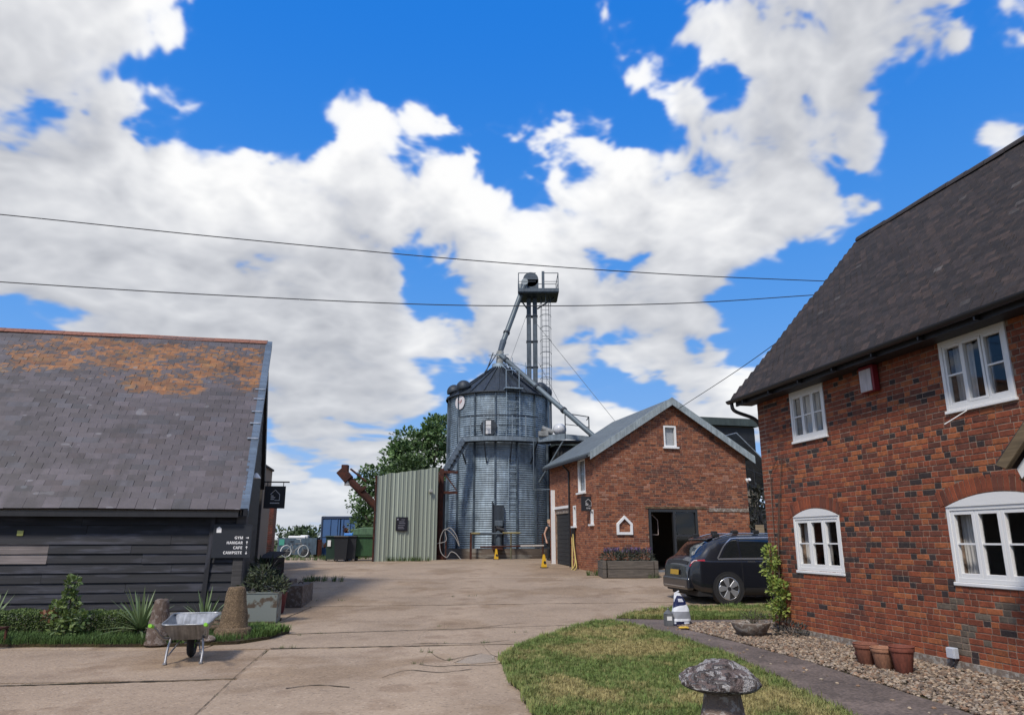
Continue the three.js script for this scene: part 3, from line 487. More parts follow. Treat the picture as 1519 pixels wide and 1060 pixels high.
  for (let x = RX0; x < RX1 - 0.2; x += 0.42) { const v = 0.8 + 0.4 * R(); part('ridge_tile', tint(merge([finish(new THREE.CylinderGeometry(0.13, 0.135, 0.41, 12, 1, false, -Math.PI / 2, Math.PI)).rotateZ(Math.PI / 2).rotateX(-Math.PI / 2).translate(x + 0.21, ridgeY - 0.03 + 0.015 * perlin.noise(x, 0, 1), ridgeZ)]), 0.06 * v, 0.05 * v, 0.05 * v), M.tile, house); }
  part('verge_mortar', [bar(V(RX0 - 0.006, eY - 0.02, eZ - 0.02), V(RX0 - 0.006, ridgeY - 0.02, ridgeZ), 0.03, 0.05)], M.concreteOld, house);
  // eaves: soffit board, fascia, gutter and its swan-neck
  part('soffit', [bx(RX1 - RX0 - 0.1, 0.02, 0.3, (RX0 + RX1) / 2, eY - 0.11, 0.165)], M.blackPaint, house);
  part('fascia', [bx(RX1 - RX0 - 0.04, 0.2, 0.03, (RX0 + RX1) / 2, eY - 0.035, eZ - 0.04)], M.blackPaint, house);
  const gut = []; for (let i = 0; i <= 10; i++) { const a = Math.PI + Math.PI * i / 10; gut.push([Math.cos(a) * 0.062, Math.sin(a) * 0.062]); } for (let i = 10; i >= 0; i--) { const a = Math.PI + Math.PI * i / 10; gut.push([Math.cos(a) * 0.056, Math.sin(a) * 0.056]); }
  const gm = part('gutter', [ext(gut, RX1 - RX0 + 0.1).rotateY(Math.PI / 2).translate(RX0 - 0.1, eY - 0.02, eZ + 0.06)], M.black, house);
  for (let x = 0; x < X1; x += 0.9) part('bracket', [bx(0.025, 0.12, 0.1, x, eY - 0.07, eZ + 0.01)], M.black, gm);
  part('downpipe', [tube([V(RX0 + 0.02, eY - 0.08, eZ + 0.06), V(RX0 + 0.02, eY - 0.2, eZ + 0.03), V(X0 - 0.1, eY - 0.38, 0.02), V(X0 - 0.07, eY - 0.5, -0.06), V(X0 - 0.07, eY - 0.9, -0.08)], 0.036, 24, 8), rod(V(X0 - 0.07, eY - 0.9, -0.08), V(X0 - 0.07, 0.05, -0.08), 0.036, 8)], M.black, house);
  // hood over the door, its bargeboards and white cheeks
}
{ // what hangs on the cottage
  const house = scene.getObjectByName('brick_cottage');
  const timber = mat([0.25, 0.18, 0.10], 0.85, { map: T.wood });
  const tile = mat([0.06, 0.048, 0.046], 0.85, { map: T.tile });
  for (const s of [-1, 1]) {
    const a = V(6.95 + s * 1.02, 2.29, 0), b = V(6.95, 3.25, 0), n = V(s * 0.685, 0.728, 0).multiplyScalar(0.05);
    const q = [[a.x, a.y], [b.x, b.y], [b.x, b.y + 0.08], [a.x + s * 0.05, a.y + 0.06]];
    part('porch_roof', [ext(s < 0 ? q : q.slice().reverse(), 0.9).translate(0, 0, 0.02)], tile, house);
    const w = [[a.x, a.y - 0.0], [b.x, b.y], [b.x, b.y - 0.17], [a.x - s * 0.12, a.y - 0.05]];
    part('bargeboard', [ext(s < 0 ? w : w.slice().reverse(), 0.05, 0.006).translate(0, 0.03, 0.925)], timber, house);
    const c = [[a.x - s * 0.16, a.y - 0.02], [b.x, b.y - 0.15], [b.x, b.y - 0.34], [a.x - s * 0.2, a.y - 0.12]];
    part('porch_soffit_board', [ext(s < 0 ? c : c.slice().reverse(), 0.85).translate(0, 0, 0.04)], M.white, house);
  }
  part('porch_bracket', [bar(V(6.12, 2.2, 0.86), V(6.12, 1.7, 0.03), 0.07, 0.07)], timber, house); part('porch_bracket', [bar(V(7.78, 2.2, 0.86), V(7.78, 1.7, 0.03), 0.07, 0.07)], timber, house);
  house.updateMatrixWorld(true); const at = (x, y, z) => house.localToWorld(V(x, y, z)), turn = rad(-78.35);
  const wp = at(3.06, 3.68, 0.012), alarm = thing('alarm_box', 'faded red and white alarm box on the cottage wall under the eaves', 'alarm box', wp.x, wp.y, -wp.z, turn);
  part('casing', [rb(0.31, 0.4, 0.11, 0.02, 0, 0.2, 0.055)], mat([0.19, 0.012, 0.02], 0.5), alarm);
  part('front_panel', [rb(0.25, 0.33, 0.02, 0.008, 0, 0.175, 0.115)], mat([0.62, 0.56, 0.56], 0.6, { map: T.streak }), alarm);
  const jp = at(3.97, 0.07, 0.045), jb = thing('junction_box', 'small grey junction box on a cable at the foot of the cottage wall', 'junction box', jp.x, jp.y, -jp.z, turn);
  part('box', [rb(0.13, 0.13, 0.07, 0.012, 0, 0.15, 0.03)], mat([0.42, 0.45, 0.5], 0.5), jb); part('lid', [rb(0.115, 0.115, 0.012, 0.004, 0, 0.15, 0.07)], mat([0.48, 0.5, 0.55], 0.5), jb);
  part('cable', [tube([V(0.0, 0.09, 0.03), V(0.02, 0.03, 0.05), V(-0.01, -0.03, 0.08), V(0.03, -0.05, 0.12)], 0.012)], M.black, jb);
  // climber at the far corner: stems and lobed yellow-green leaves
  const cp = at(0.05, 0.0, 0.03), cl = thing('climbing_plant', 'yellow-green climbing plant with bare stems on the corner of the cottage', 'climber', cp.x, cp.y + 0.03, -cp.z, turn), R = rng(31);
  const st = [];
  for (const [x, y] of [[0.1, 2.7], [0.3, 2.3], [-0.12, 1.6], [0.5, 2.95], [0.16, 1.2]]) st.push(tube([V(0.02, 0, 0.06), V(0.04 + x * 0.15, y * 0.35, 0.03), V(x * 0.6, y * 0.7, 0.025), V(x, y, 0.02)], 0.008, 20, 5));
  st.push(tube([V(0.1, 2.7, 0.02), V(0.4, 2.95, 0.02), V(0.9, 2.72, 0.02)], 0.006, 20, 5)); part('stem', st, mat([0.09, 0.06, 0.045], 0.9), cl);
  const spots = [[-0.02, 1.32, 0.17], [0.05, 1.2, 0.16], [-0.08, 1.08, 0.18], [0.02, 0.95, 0.16], [0.06, 0.8, 0.12], [0.28, 0.76, 0.1], [0.0, 0.7, 0.1], [0.12, 0.46, 0.17], [0.0, 0.42, 0.14], [0.22, 0.38, 0.12], [0.1, 0.3, 0.12], [0.3, 0.62, 0.08]];
  part('foliage', spots.map(([x, y, r]) => leaves(90, inBall(x, y, 0.1, r, r * 0.8, 0.11), 0.065, R, [0.15, 0.24, 0.035], [0.32, 0.36, 0.06], 1.5)), M.leafGreen(1, 1, 1), cl);
  part('dead_foliage', [leaves(60, inBall(0.1, 0.2, 0.12, 0.25, 0.16, 0.12), 0.05, R, [0.14, 0.09, 0.06], [0.2, 0.13, 0.08])], M.leafGreen(1, 1, 1), cl);
}

// ------------------------------------------------------------------ the black weatherboarded barn on the left
{
  const barn = thing('weatherboarded_barn', 'black weatherboarded barn with long mossy slate roof and orange lichen', 'barn', -5.42, 0, 15, rad(11));
  const XL = -9.3, SK = 0.094, eY = 2.15, rY = 6.78, rZ = -4.35, sl = Math.atan2(rY - eY, -rZ), LEN = Math.hypot(rY - eY, rZ), endX = (z) => SK * z, R = rng(61);
  // roof-wide weathering: slate tone, orange lichen near the ridge, dark algae below it
  const RW = 9.6;
  T.roof = tex(1024, (u, v) => {
    const x = XL + u * RW, s = v * LEN, n = tn(u, v, 24, 4, 201), f = tn(u, v, 120, 2, 202), b = tn(u, v, 6, 3, 203);
    let c = mix3([0.39, 0.375, 0.385], [0.6, 0.575, 0.595], b * 0.5 + n * 0.35 + f * 0.3 - 0.08);
    const run = tn(u, v, 40, 3, 204, 5), alg = sstep(0.52, 0.72, run * 0.5 + tn(u, v, 14, 5, 205) * 0.5);
    c = mix3(c, [0.24, 0.225, 0.24], alg * 0.42);
    const zone = sstep(3.6, 4.8, s + 2.6 * (tn(u, v, 6, 3, 206) - 0.5)) * sstep(6.25, 5.9, s) * sstep(-6.9, -5.8, x) * sstep(-0.25, -0.55, x), ln = tn(u, v, 14, 3, 207) * 0.42 + tn(u, v, 90, 3, 208) * 0.58;
    const li = sstep(0.50, 0.64, ln + (zone - 0.5) * 0.22) * sstep(0.05, 0.4, zone);
    c = mix3(c, mix3([0.80, 0.48, 0.19], [1.0, 0.70, 0.34], tn(u, v, 110, 2, 209)), li * (0.62 + 0.38 * f));
    if (tn(u, v, 34, 2, 210) > 0.86) c = mix3(c, [0.72, 0.74, 0.74], 0.7);
    return c;
  }, 1);
  T.roof.wrapS = T.roof.wrapT = THREE.ClampToEdgeWrapping; T.roof.repeat.set(1, 1);
  M.slate = mat([0.31, 0.295, 0.32], 0.6, { map: T.roof, vertexColors: true, bumpMap: again(T.bump, 0.08), bumpScale: 0.0015 }); 
  const list = [], ex = 0.168, sw = 0.335, a0 = -(Math.PI / 2 - sl), n = V(0, Math.cos(sl), Math.sin(sl)), rows = Math.floor((LEN - 0.04) / ex);
  const pos = (x, s, off) => V(x, eY + s * Math.sin(sl) + n.y * off, -s * Math.cos(sl) + n.z * off);
  for (let r = 0; r < rows; r++) {
    const s = r * ex + 0.13, z = -s * Math.cos(sl), xe = endX(z) - 0.02; let x = xe - (r % 2 ? sw / 2 : 0);
    if (r % 2) { x = xe; }
    let first = r % 2;
    while (x > XL) {
      const w = first ? sw / 2 : sw * (0.97 + 0.05 * R()); first = 0; const cx = x - w / 2, off = 0.018 + 0.035 * perlin.noise(cx * 0.5, s * 0.6, 2) + 0.004 * R(), v = 0.62 + 0.6 * R(), k = R();
      const g = piece(w - 0.004, 0.27, 0.022, 0.002), uv = g.attributes.uv, p = g.attributes.position;
      for (let q = 0; q < p.count; q++) uv.setXY(q, (cx + p.getX(q) - XL) / RW, clamp((s + p.getY(q)) / LEN));
      g.rotateZ((R() - 0.5) * 0.014 + (R() < 0.02 ? (R() - 0.5) * 0.08 : 0)).rotateX(0.088 + (R() - 0.5) * 0.035).rotateX(a0); const o = pos(cx, s, off); g.translate(o.x, o.y, o.z);
      const c = k < 0.12 ? [0.92, 1.0, 1.06] : k < 0.2 ? [0.98, 0.88, 0.86] : [1, 0.97, 0.98];
      list.push({ geo: tint(g, c[0] * v, c[1] * v, c[2] * v), at: o, area: w * ex }); x -= w;
    }
  }
  pieces(barn, list, 'roof_slate', 'roof_slating', M.slate);
  { const dk = ext([[0.06, eY - 0.02], [-rZ, rY - 0.03], [-rZ, rY - 0.1], [0.06, eY - 0.09]], -XL - 0.1).rotateY(Math.PI / 2).translate(XL, 0, 0), p = dk.attributes.position; for (let i = 0; i < p.count; i++) if (p.getX(i) > -1) p.setX(i, p.getX(i) + SK * p.getZ(i)); part('roof_deck', [dk], M.core, barn); }
  part('rear_roof', [ext([[-rZ, rY], [7.6, 3.5], [7.6, 3.42], [-rZ, rY - 0.08]], -XL - 0.95).rotateY(Math.PI / 2).translate(XL, 0, 0)], mat([0.1, 0.095, 0.1], 0.7, { map: T.grain }), barn);
  const terr = mat([0.30, 0.13, 0.085], 0.85, { map: T.brick });
  for (let x = endX(rZ) - 0.02; x > XL; x -= 0.46) part('ridge_tile', [ext([[-0.15, -0.1], [0, 0.025], [0.15, -0.1], [0.13, -0.12], [0, 0], [-0.13, -0.12]].reverse(), 0.45, 0.004).rotateY(Math.PI / 2).translate(x - 0.455, rY + 0.045 + 0.02 * perlin.noise(x * 0.5, 0, 3), rZ)], terr, barn);
  const lead = mat([0.115, 0.165, 0.235], 0.5, { map: T.streak });
  { const a = pos(endX(0) + 0.02, 0, 0.04), b = pos(endX(rZ) + 0.02, LEN, 0.04); part('verge_flashing', [bar(a, b, 0.16, 0.03), bar(a.clone().add(V(0.075, -0.09, 0)), b.clone().add(V(0.075, -0.09, 0)), 0.012, 0.17)], lead, barn); }
  for (const s of [2.2, 2.75, 3.2, 3.7, 4.1]) { const o = pos(endX(-s * 0.687) - 0.02, s, 0.066); part('flashing_clip', [bx(0.24, 0.012, 0.05, 0, 0, 0, a0 + Math.PI / 2).translate(o.x, o.y, o.z)], M.galv, barn); }
  // walls: feather-edge boards, each its own piece
  const bw = mat([0.048, 0.05, 0.063], 0.72, { map: T.tar, bumpMap: again(T.tar, 1.6), bumpScale: 0.004, vertexColors: true }), pale = mat([0.33, 0.285, 0.275], 0.9, { map: T.wood, bumpMap: T.wood, bumpScale: 0.004, vertexColors: true });
  const feather = (L, h, t0 = 0.008, t1 = 0.042) => { const q = [[0, 0], [t1, 0], [t0, h], [0, h]]; return boxUV(ext(q.map(([z, y]) => [-z, y]), L).rotateY(Math.PI / 2).translate(-L / 2, 0, 0)); };
  const WZ = -0.3; let y = 0.22, k = 0;
  while (y < 2.2) {
    const joints = [XL]; let x = XL + 1 + 2.4 * R(); if (k === 5 || k === 6) { joints.push(-3.58); x = -3.58 + 1.4 + R(); } while (x < -0.8) { joints.push(x); x += 1.7 + 2 * R(); } joints.push(endX(WZ) - 0.08);
    for (let i = 0; i + 1 < joints.length; i++) {
      const L = joints[i + 1] - joints[i] - 0.006, cx = (joints[i] + joints[i + 1]) / 2, p = (k === 5 || k === 6) && joints[i + 1] < -3.5, g = feather(L, 0.205), v = 0.6 + 0.75 * R();
      const uv = g.attributes.uv, ou = R() * 3, ov = R() * 3; for (let q = 0; q < uv.count; q++) uv.setXY(q, uv.getX(q) * 0.6 + ou, uv.getY(q) + ov);
      g.rotateZ((R() - 0.5) * 0.006).translate(cx, y + (R() - 0.5) * 0.008, WZ + 0.005 * R() - (k > 7 ? 0.03 : 0));
      part('weatherboard', tint(g, v, v, v), p ? pale : bw, barn).userData = p ? { label: 'pale unpainted weatherboard' } : {};
    }
    y += 0.182; k++;
  }
  part('wall_core', [bx(-XL - 0.1, 2.0, 0.12, XL / 2 - 0.05, 1.15, WZ - 0.1), bx(0.12, 3, 7.0, XL, 1.7, -4), bx(-XL - 0.9, 3.3, 0.12, XL / 2 - 0.5, 1.8, -7.4)], M.core, barn);
  part('sill_plate', [bx(-XL - 0.2, 0.12, 0.16, XL / 2 - 0.1, 0.14, WZ)], mat([0.3, 0.29, 0.28], 0.9, { map: T.wood }), barn);
  const post = mat([0.09, 0.085, 0.085], 0.9, { map: T.wood, bumpMap: T.wood, bumpScale: 0.01 });
  part('corner_post', [rb(0.2, 2.0, 0.2, 0.02, endX(WZ) - 0.03, 1.05, WZ - 0.02)], post, barn);
  part('batten', [bar(V(-0.66, 0.2, WZ + 0.06), V(-0.6, 2.1, WZ + 0.05), 0.05, 0.09)], bw.clone(), barn);
  part('eave_board', [bx(-XL - 0.1, 0.1, 0.03, XL / 2 - 0.05, eY - 0.085, -0.03)], M.blackPaint, barn);
  // gable end
  y = 0.1; const gb = mat([0.011, 0.012, 0.016], 0.7, { map: T.wood, bumpMap: again(T.wood, 0.6), bumpScale: 0.004 });
  while (y < 6.6) {
    const z0 = y < eY ? WZ - 0.1 : -(y - eY + 0.1) / Math.tan(sl) - 0.1, z1 = y < 3.6 ? -7.3 : rZ - (rY - y) / (rY - 3.5) * (7.6 + rZ) + 0.15; if (z0 - z1 < 0.15) break;
    const o = 0.02, a = V(endX(z0) - 0.06 + o, y + 0.1, z0), b = V(endX(z1) - 0.06 + o, y + 0.1, z1 + 0.2 * (y > 3.4 ? R() : 0)); const g = bar(a, b, 0.022, 0.2); g.rotateZ(0); part('gable_board', [g], gb, barn); y += 0.186;
  }
  part('rafter_end', [bar(V(endX(-5.0) - 0.04, 6.0, -5.0), V(endX(-7.9) + 0.0, 3.2, -7.9), 0.14, 0.4)], M.blackPaint, barn);
  barn.updateMatrixWorld(true); const at = (x, y2, z) => barn.localToWorld(V(x, y2, z));
  // bulkhead lamp on the gable
  { const p = at(endX(-1.4) - 0.03, 2.9, -1.4), l = thing('wall_lamp', 'small white wall lamp on the black gable of the barn', 'lamp', p.x, p.y, -p.z, rad(11)); part('arm', [bx(0.12, 0.03, 0.03, 0.06, 0.08, 0)], M.black, l); part('shade', [lathe([[0.001, 0.12], [0.04, 0.11], [0.1, 0.03], [0.11, 0], [0.105, 0], [0.035, 0.1]], 14).translate(0.14, 0, 0)], M.white, l); }
  // direction board
  {
    const p = at(-0.2, 1.22, WZ + 0.11), s = thing('direction_sign', 'dark direction board reading gym, hangar, cafe and campsite on the barn corner', 'sign', p.x, p.y, -p.z, rad(11));
    part('board', [rb(0.74, 0.66, 0.024, 0.004, 0, 0.33, 0)], mat([0.02, 0.024, 0.032], 0.6), s);
    const m = canvasMat(592, 528, (c, w, h) => {
      c.fillStyle = '#1b1f27'; c.fillRect(0, 0, w, h); c.fillStyle = '#e8e6e4'; c.beginPath(); c.moveTo(40, 60); c.lineTo(78, 28); c.lineTo(116, 60); c.lineTo(116, 128); c.lineTo(40, 128); c.closePath(); c.fill();
      c.font = 'bold 62px sans-serif'; c.textAlign = 'right';
      ['GYM', 'HANGAR', 'CAFE', 'CAMPSITE'].forEach((t, i) => c.fillText(t, 470, 232 + i * 80));
      c.strokeStyle = '#e8e6e4'; c.lineWidth = 9;
      const arrow = (x, y1, dx, dy) => { c.beginPath(); c.moveTo(x - dx * 22, y1 - dy * 22); c.lineTo(x + dx * 22, y1 + dy * 22); c.moveTo(x + dx * 22 - dx * 14 - dy * 14, y1 + dy * 22 - dy * 14 - dx * 14); c.lineTo(x + dx * 22, y1 + dy * 22); c.lineTo(x + dx * 22 - dx * 14 + dy * 14, y1 + dy * 22 - dy * 14 + dx * 14); c.stroke(); };
      arrow(535, 210, 1, 0); arrow(535, 290, 0, -1); arrow(535, 370, 0, -1); arrow(535, 450, 0, 1);
    });
    part('lettering', [face(0.72, 0.64).translate(0, 0.33, 0.0145)], m, s);
  }
  const logo = (small) => canvasMat(320, 320, (c, w, h) => {
    c.fillStyle = '#191c22'; c.fillRect(0, 0, w, h); c.strokeStyle = '#b9babc'; c.lineWidth = 9; c.beginPath(); c.moveTo(92, 118); c.lineTo(165, 52); c.lineTo(238, 118); c.lineTo(238, 205); c.lineTo(160, 205); c.stroke(); c.fillStyle = '#b9babc';
    for (let i = 0; i < 3; i++) c.fillRect(98, 132 + i * 26, 44 + 14 * ((i * 2) % 3), 13);
    if (small) { c.font = 'bold 46px sans-serif'; c.textAlign = 'center'; c.fillText('GYM', 165, 275); } else { c.fillRect(92, 240, 150, 14); }
  });
  M.logoGym = logo(true); M.logoPlain = logo(false);
  { // hanging sign on its bracket
    const p = pix(397, 717, 18.2), s = thing('hanging_sign', 'square black sign hanging from a bracket on the barn gable', 'sign', p.x, p.y - 0.58, 18.2, rad(8));
    part('board', [rb(0.5, 0.54, 0.03, 0.004, 0.19, 0.25, 0)], M.black, s); part('emblem', [face(0.48, 0.52).translate(0.19, 0.25, 0.018)], M.logoPlain, s);
    part('bracket', [bx(0.62, 0.03, 0.03, 0.21, 0.62, 0)], M.black, s); part('hanger', [rod(V(0.0, 0.52, 0), V(0.0, 0.61, 0), 0.01)], M.black, s); part('hanger', [rod(V(0.38, 0.52, 0), V(0.38, 0.61, 0), 0.01)], M.black, s);
  }
  { const p = at(-4.12, 1.65, WZ + 0.03), s = thing('notice_plate', 'small yellow notice plate nailed to the barn boards', 'notice', p.x, p.y, -p.z, rad(11)); part('plate', [rb(0.11, 0.1, 0.012, 0.003, 0, 0.05, 0)], mat([0.42, 0.42, 0.12], 0.6), s); part('clip', [bx(0.03, 0.025, 0.02, 0.02, 0.11, 0)], M.black, s); }
}

// ------------------------------------------------------------------ the brick gym building
{
  const B = rad(14.3), gym = thing('brick_outbuilding', 'two-storey red brick outbuilding with pale grey gable roof edges and open black doorway', 'building', 2.96, 0, 25.89, B);
  const WD = 5.95, DP = 5.5, eY = 4.6, aY = 6.5, y0 = 0.36;
  const gl = (y) => { if (y < eY) return [0, WD]; const k = (y - eY) / (aY - eY) * WD / 2; return k > WD / 2 - 0.08 ? null : [k, WD - k]; };
  const tones = [[0.35, 0.118, 0.053], [0.285, 0.09, 0.043], [0.42, 0.16, 0.075], [0.21, 0.07, 0.04], [0.42, 0.2, 0.13], [0.14, 0.055, 0.037]];
  const colour = (x, y, h, R) => { const r = R() + perlin.noise(x * 0.8, y * 1.2, 6) * 0.4; return y < 2.4 && r > 0.35 ? tones[r > 0.8 ? 2 : 0] : r < 0.12 ? tones[5] : r < 0.34 ? tones[3] : r < 0.6 ? tones[1] : r < 0.86 ? tones[0] : r < 0.97 ? tones[2] : tones[4]; };
  const door = { x0: 1.93, x1: 3.86, y0: 0.2, y1: 2.64 }, win = { x0: 2.68, x1: 3.18, y0: 4.86, y1: 5.64 };
  const M2 = mat([0.5, 0.36, 0.26], 0.95, { map: T.grain });
  part('front_wall', [ext([[0, 0], [WD, 0], [WD, eY], [WD / 2, aY], [0, eY]], 0.25, 0, [openPath(door), openPath(win)]).translate(0, 0, -0.252)], M2, gym);
  const fb = brickList(gl, y0, aY, [door, { ...win, skip: 0.2 }], colour, 71, 'stretch', 0.0135);
  part('front_brickwork', [...fb, ...voussoirs({ ...win, rise: 0.03 }, (x, y, h, R) => tones[(R() * 3) | 0], 3, 0.19)].map((i) => i.geo), M.brick, gym).userData.kind = 'stuff';
  const so = [{ x0: -1.9, x1: -1.1, y0: 3.27, y1: 4.5 }, { x0: -2.55, x1: -2.2, y0: 2.07, y1: 2.83 }, { x0: -0.64, x1: -0.34, y0: 2.11, y1: 2.61 }, { x0: -4.72, x1: -3.02, y0: 0.2, y1: 2.73 }];
  const turnS = (g) => g.rotateY(-Math.PI / 2);
  part('side_wall', [turnS(ext([[-DP, 0], [-0.252, 0], [-0.252, eY], [-DP, eY]], 0.25, 0, so.map((o) => openPath(o))).translate(0, 0, -0.252))], M2, gym);
  part('side_brickwork', brickList(() => [-DP, -0.004], y0, eY - 0.02, so, (x, y, h, R) => { const r = R(); return r < 0.5 ? tones[0] : r < 0.75 ? tones[2] : r < 0.9 ? tones[1] : tones[3]; }, 72, 'stretch', 0.0135).map((i) => turnS(i.geo)), M.brick, gym).userData.kind = 'stuff';
  part('rear_wall', [bx(WD - 0.52, eY, 0.25, WD / 2, eY / 2, -DP + 0.13), bx(0.25, eY, DP - 0.26, WD - 0.13, eY / 2, -DP / 2 - 0.13)], M2, gym);
  part('floor', [bx(WD - 0.6, 0.1, DP - 0.6, WD / 2, 0.42, -DP / 2)], mat([0.05, 0.05, 0.05], 0.8), gym); part('upper_floor', [bx(WD - 0.52, 0.15, DP - 0.52, WD / 2, 2.95, -DP / 2)], M.core, gym);
  part('lining', [bx(WD - 0.7, 2.4, 0.03, WD / 2, 1.6, -DP + 0.4), bx(0.03, 2.4, DP - 0.8, WD - 0.32, 1.6, -DP / 2), bx(0.03, 2.4, DP - 0.8, 0.31, 1.6, -DP / 2)], M.core, gym);
  // roof
  const rf = mat([0.16, 0.19, 0.2], 0.6, { map: T.streak, metalness: 0.2 }), edge = mat([0.36, 0.42, 0.44], 0.6, { map: T.streak });
  const run = WD / 2 + 0.28, sl = Math.atan2(aY - eY, WD / 2), drop = 0.28 * Math.tan(sl);
  for (const s of [-1, 1]) {
    const a = [WD / 2, aY + 0.14], b = [WD / 2 + s * run, eY - drop + 0.14], q = [a, b, [b[0], b[1] - 0.08], [a[0], a[1] - 0.08]];
    part('roof', [ext(s < 0 ? q : q.slice().reverse(), DP + 0.3).translate(0, 0, -DP - 0.1)], rf, gym);
    const w = [[a[0], a[1] + 0.03], [b[0], b[1] + 0.03], [b[0], b[1] - 0.25], [a[0], a[1] - 0.25]];
    part('bargeboard', [ext(s < 0 ? w : w.slice().reverse(), 0.04).translate(0, 0, 0.203)], edge, gym);
    part('verge_soffit', [ext(s < 0 ? [[a[0], a[1] - 0.1], [b[0], b[1] - 0.1], [b[0], b[1] - 0.13], [a[0], a[1] - 0.13]] : [[a[0], a[1] - 0.13], [b[0], b[1] - 0.13], [b[0], b[1] - 0.1], [a[0], a[1] - 0.1]], 0.19).translate(0, 0, 0.012)], edge, gym);
  }
  part('gutter', [bx(0.1, 0.09, DP, -0.3, eY - 0.16, -DP / 2)], M.black, gym);
  part('downpipe', [rod(V(-0.28, eY - 0.2, -2.9), V(-0.05, eY - 0.45, -2.86), 0.035, 8), rod(V(-0.05, eY - 0.45, -2.86), V(-0.05, 0.5, -2.86), 0.035, 8)], M.black, gym);
  // windows
  const mkWin = (o, place_, n = 1) => {
    const w = o.x1 - o.x0, h = o.y1 - o.y0, xc = (o.x0 + o.x1) / 2, yc = (o.y0 + o.y1) / 2, f = 0.06;
    const m = part('window', [bx(f, h, 0.09, o.x0 + f / 2, yc, -0.04), bx(f, h, 0.09, o.x1 - f / 2, yc, -0.04), bx(w - 2 * f, f, 0.09, xc, o.y1 - f / 2, -0.04), bx(w - 2 * f, f, 0.09, xc, o.y0 + f / 2, -0.04)].map(place_), M.white, gym);
    part('pane', place_(face(w - 2 * f, h - 2 * f).translate(xc, yc, -0.05)), M.glass, m); part('sill', [bx(w + 0.12, 0.06, 0.13, xc, o.y0 - 0.031, 0.02)].map(place_), M.white, m);
    part('blind', place_(grid(1, 26, (u, v) => [lerp(o.x0 + 0.05, o.x1 - 0.05, u), lerp(o.y0, o.y1, v), -0.12 + 0.012 * ((v * 26) % 2)])), mat([0.3, 0.32, 0.34], 0.8), m);
  };
  mkWin(win, (g) => g); for (const o of so.slice(0, 3)) mkWin(o, turnS);
  // doorway: black steel frame, one leaf open inwards
  const lint = mat([0.34, 0.27, 0.17], 0.9, { map: T.stone });
  part('lintel', [bx(2.36, 0.07, 0.03, 3.0, 2.685, 0.012)], lint, gym); part('concrete_band', [bx(1.62, 0.12, 0.03, 5.12, 2.62, 0.012)], M.concreteOld, gym);
  const dm = mat([0.022, 0.024, 0.027], 0.5), df = part('door_frame', [bx(0.08, 2.2, 0.12, 1.99, 1.54, -0.05), bx(0.08, 2.2, 0.12, 3.8, 1.54, -0.05), bx(1.73, 0.09, 0.12, 2.895, 2.58, -0.05), bx(0.09, 2.09, 0.12, 2.93, 1.49, -0.05), bx(0.82, 0.08, 0.1, 3.37, 1.72, -0.05), bx(0.82, 0.1, 0.1, 3.37, 0.52, -0.05)], dm, gym);
  part('pane', face(0.8, 0.8).translate(3.37, 2.14, -0.05), M.glass, df); part('pane', face(0.8, 1.1).translate(3.37, 1.12, -0.05), M.glass, df);
  const leaf = part('door_leaf', [bx(0.05, 2.05, 0.06, 2.08, 1.5, -0.16), bx(0.05, 2.05, 0.06, 2.08, 1.5, -0.94), bx(0.05, 0.08, 0.72, 2.08, 2.48, -0.55), bx(0.05, 0.1, 0.72, 2.08, 0.53, -0.55)], dm, gym);
  part('pane', face(0.74, 1.9).rotateY(Math.PI / 2).translate(2.08, 1.5, -0.55), M.glass, leaf);
  part('emblem_line', [[[0.2, 2.45], [0.42, 2.25]], [[0.42, 2.25], [0.42, 1.75]], [[0.42, 1.75], [0.1, 1.75]]].map(([a, b]) => bar(V(2.05 + a[0], a[1], -0.4), V(2.05 + b[0], b[1], -0.4), 0.012, 0.016)), mat([0.5, 0.4, 0.36], 0.6), leaf);
  part('door_step', [bx(1.95, 0.1, 0.5, 2.9, 0.44, 0.12)], M.concreteOld, gym); part('threshold', [bx(1.75, 0.05, 0.1, 2.9, 0.52, -0.02)], M.galv, gym);
  // side door of dark boards with a white post
  const sd = mat([0.028, 0.03, 0.034], 0.7, { map: T.wood });
  for (let k = 0; k < 12; k++) part('door_board', [turnS(bx(1.66, 0.155, 0.03, -3.87, 0.62 + k * 0.163 + 0.08, -0.06))], sd, gym);
  part('door_head', [turnS(bx(1.9, 0.1, 0.06, -3.87, 2.82, 0.02))], M.white, gym); part('door_lintel', [turnS(bx(1.68, 0.16, 0.05, -3.87, 2.66, -0.03))], M.concreteOld, gym); part('door_post', [turnS(bx(0.12, 3.0, 0.14, -4.84, 2.06, 0.08))], M.white, gym);
  gym.updateMatrixWorld(true); const at = (x, y, z) => gym.localToWorld(V(x, y, z));
  { const p = at(1.0, 1.74, 0.012), t = thing('house_emblem', 'white house-shaped frame fixed to the brick gable beside the doorway', 'emblem', p.x, p.y, -p.z, B); const o = [[-0.3, 0], [0.3, 0], [0.3, 0.38], [0, 0.66], [-0.3, 0.38]], i = [[-0.21, 0.09], [0.21, 0.09], [0.21, 0.34], [0, 0.54], [-0.21, 0.34]]; part('frame', [ext(o, 0.05, 0.006, [i])], M.white, t); }
  { const p = at(5.93, 3.66, 0.02), t = thing('security_camera', 'white security camera on the corner of the brick outbuilding', 'camera', p.x, p.y, -p.z, B); part('mount', [rb(0.08, 0.08, 0.05, 0.01, 0, 0.08, 0.02)], M.white, t); part('body', [cy(0.055, 0.055, 0.16, 12, 0.03, 0.04, 0.1, 1.1)], M.white, t); part('lens', [ball(0.045, 0.03, 0.0, 0.17)], M.black, t); }
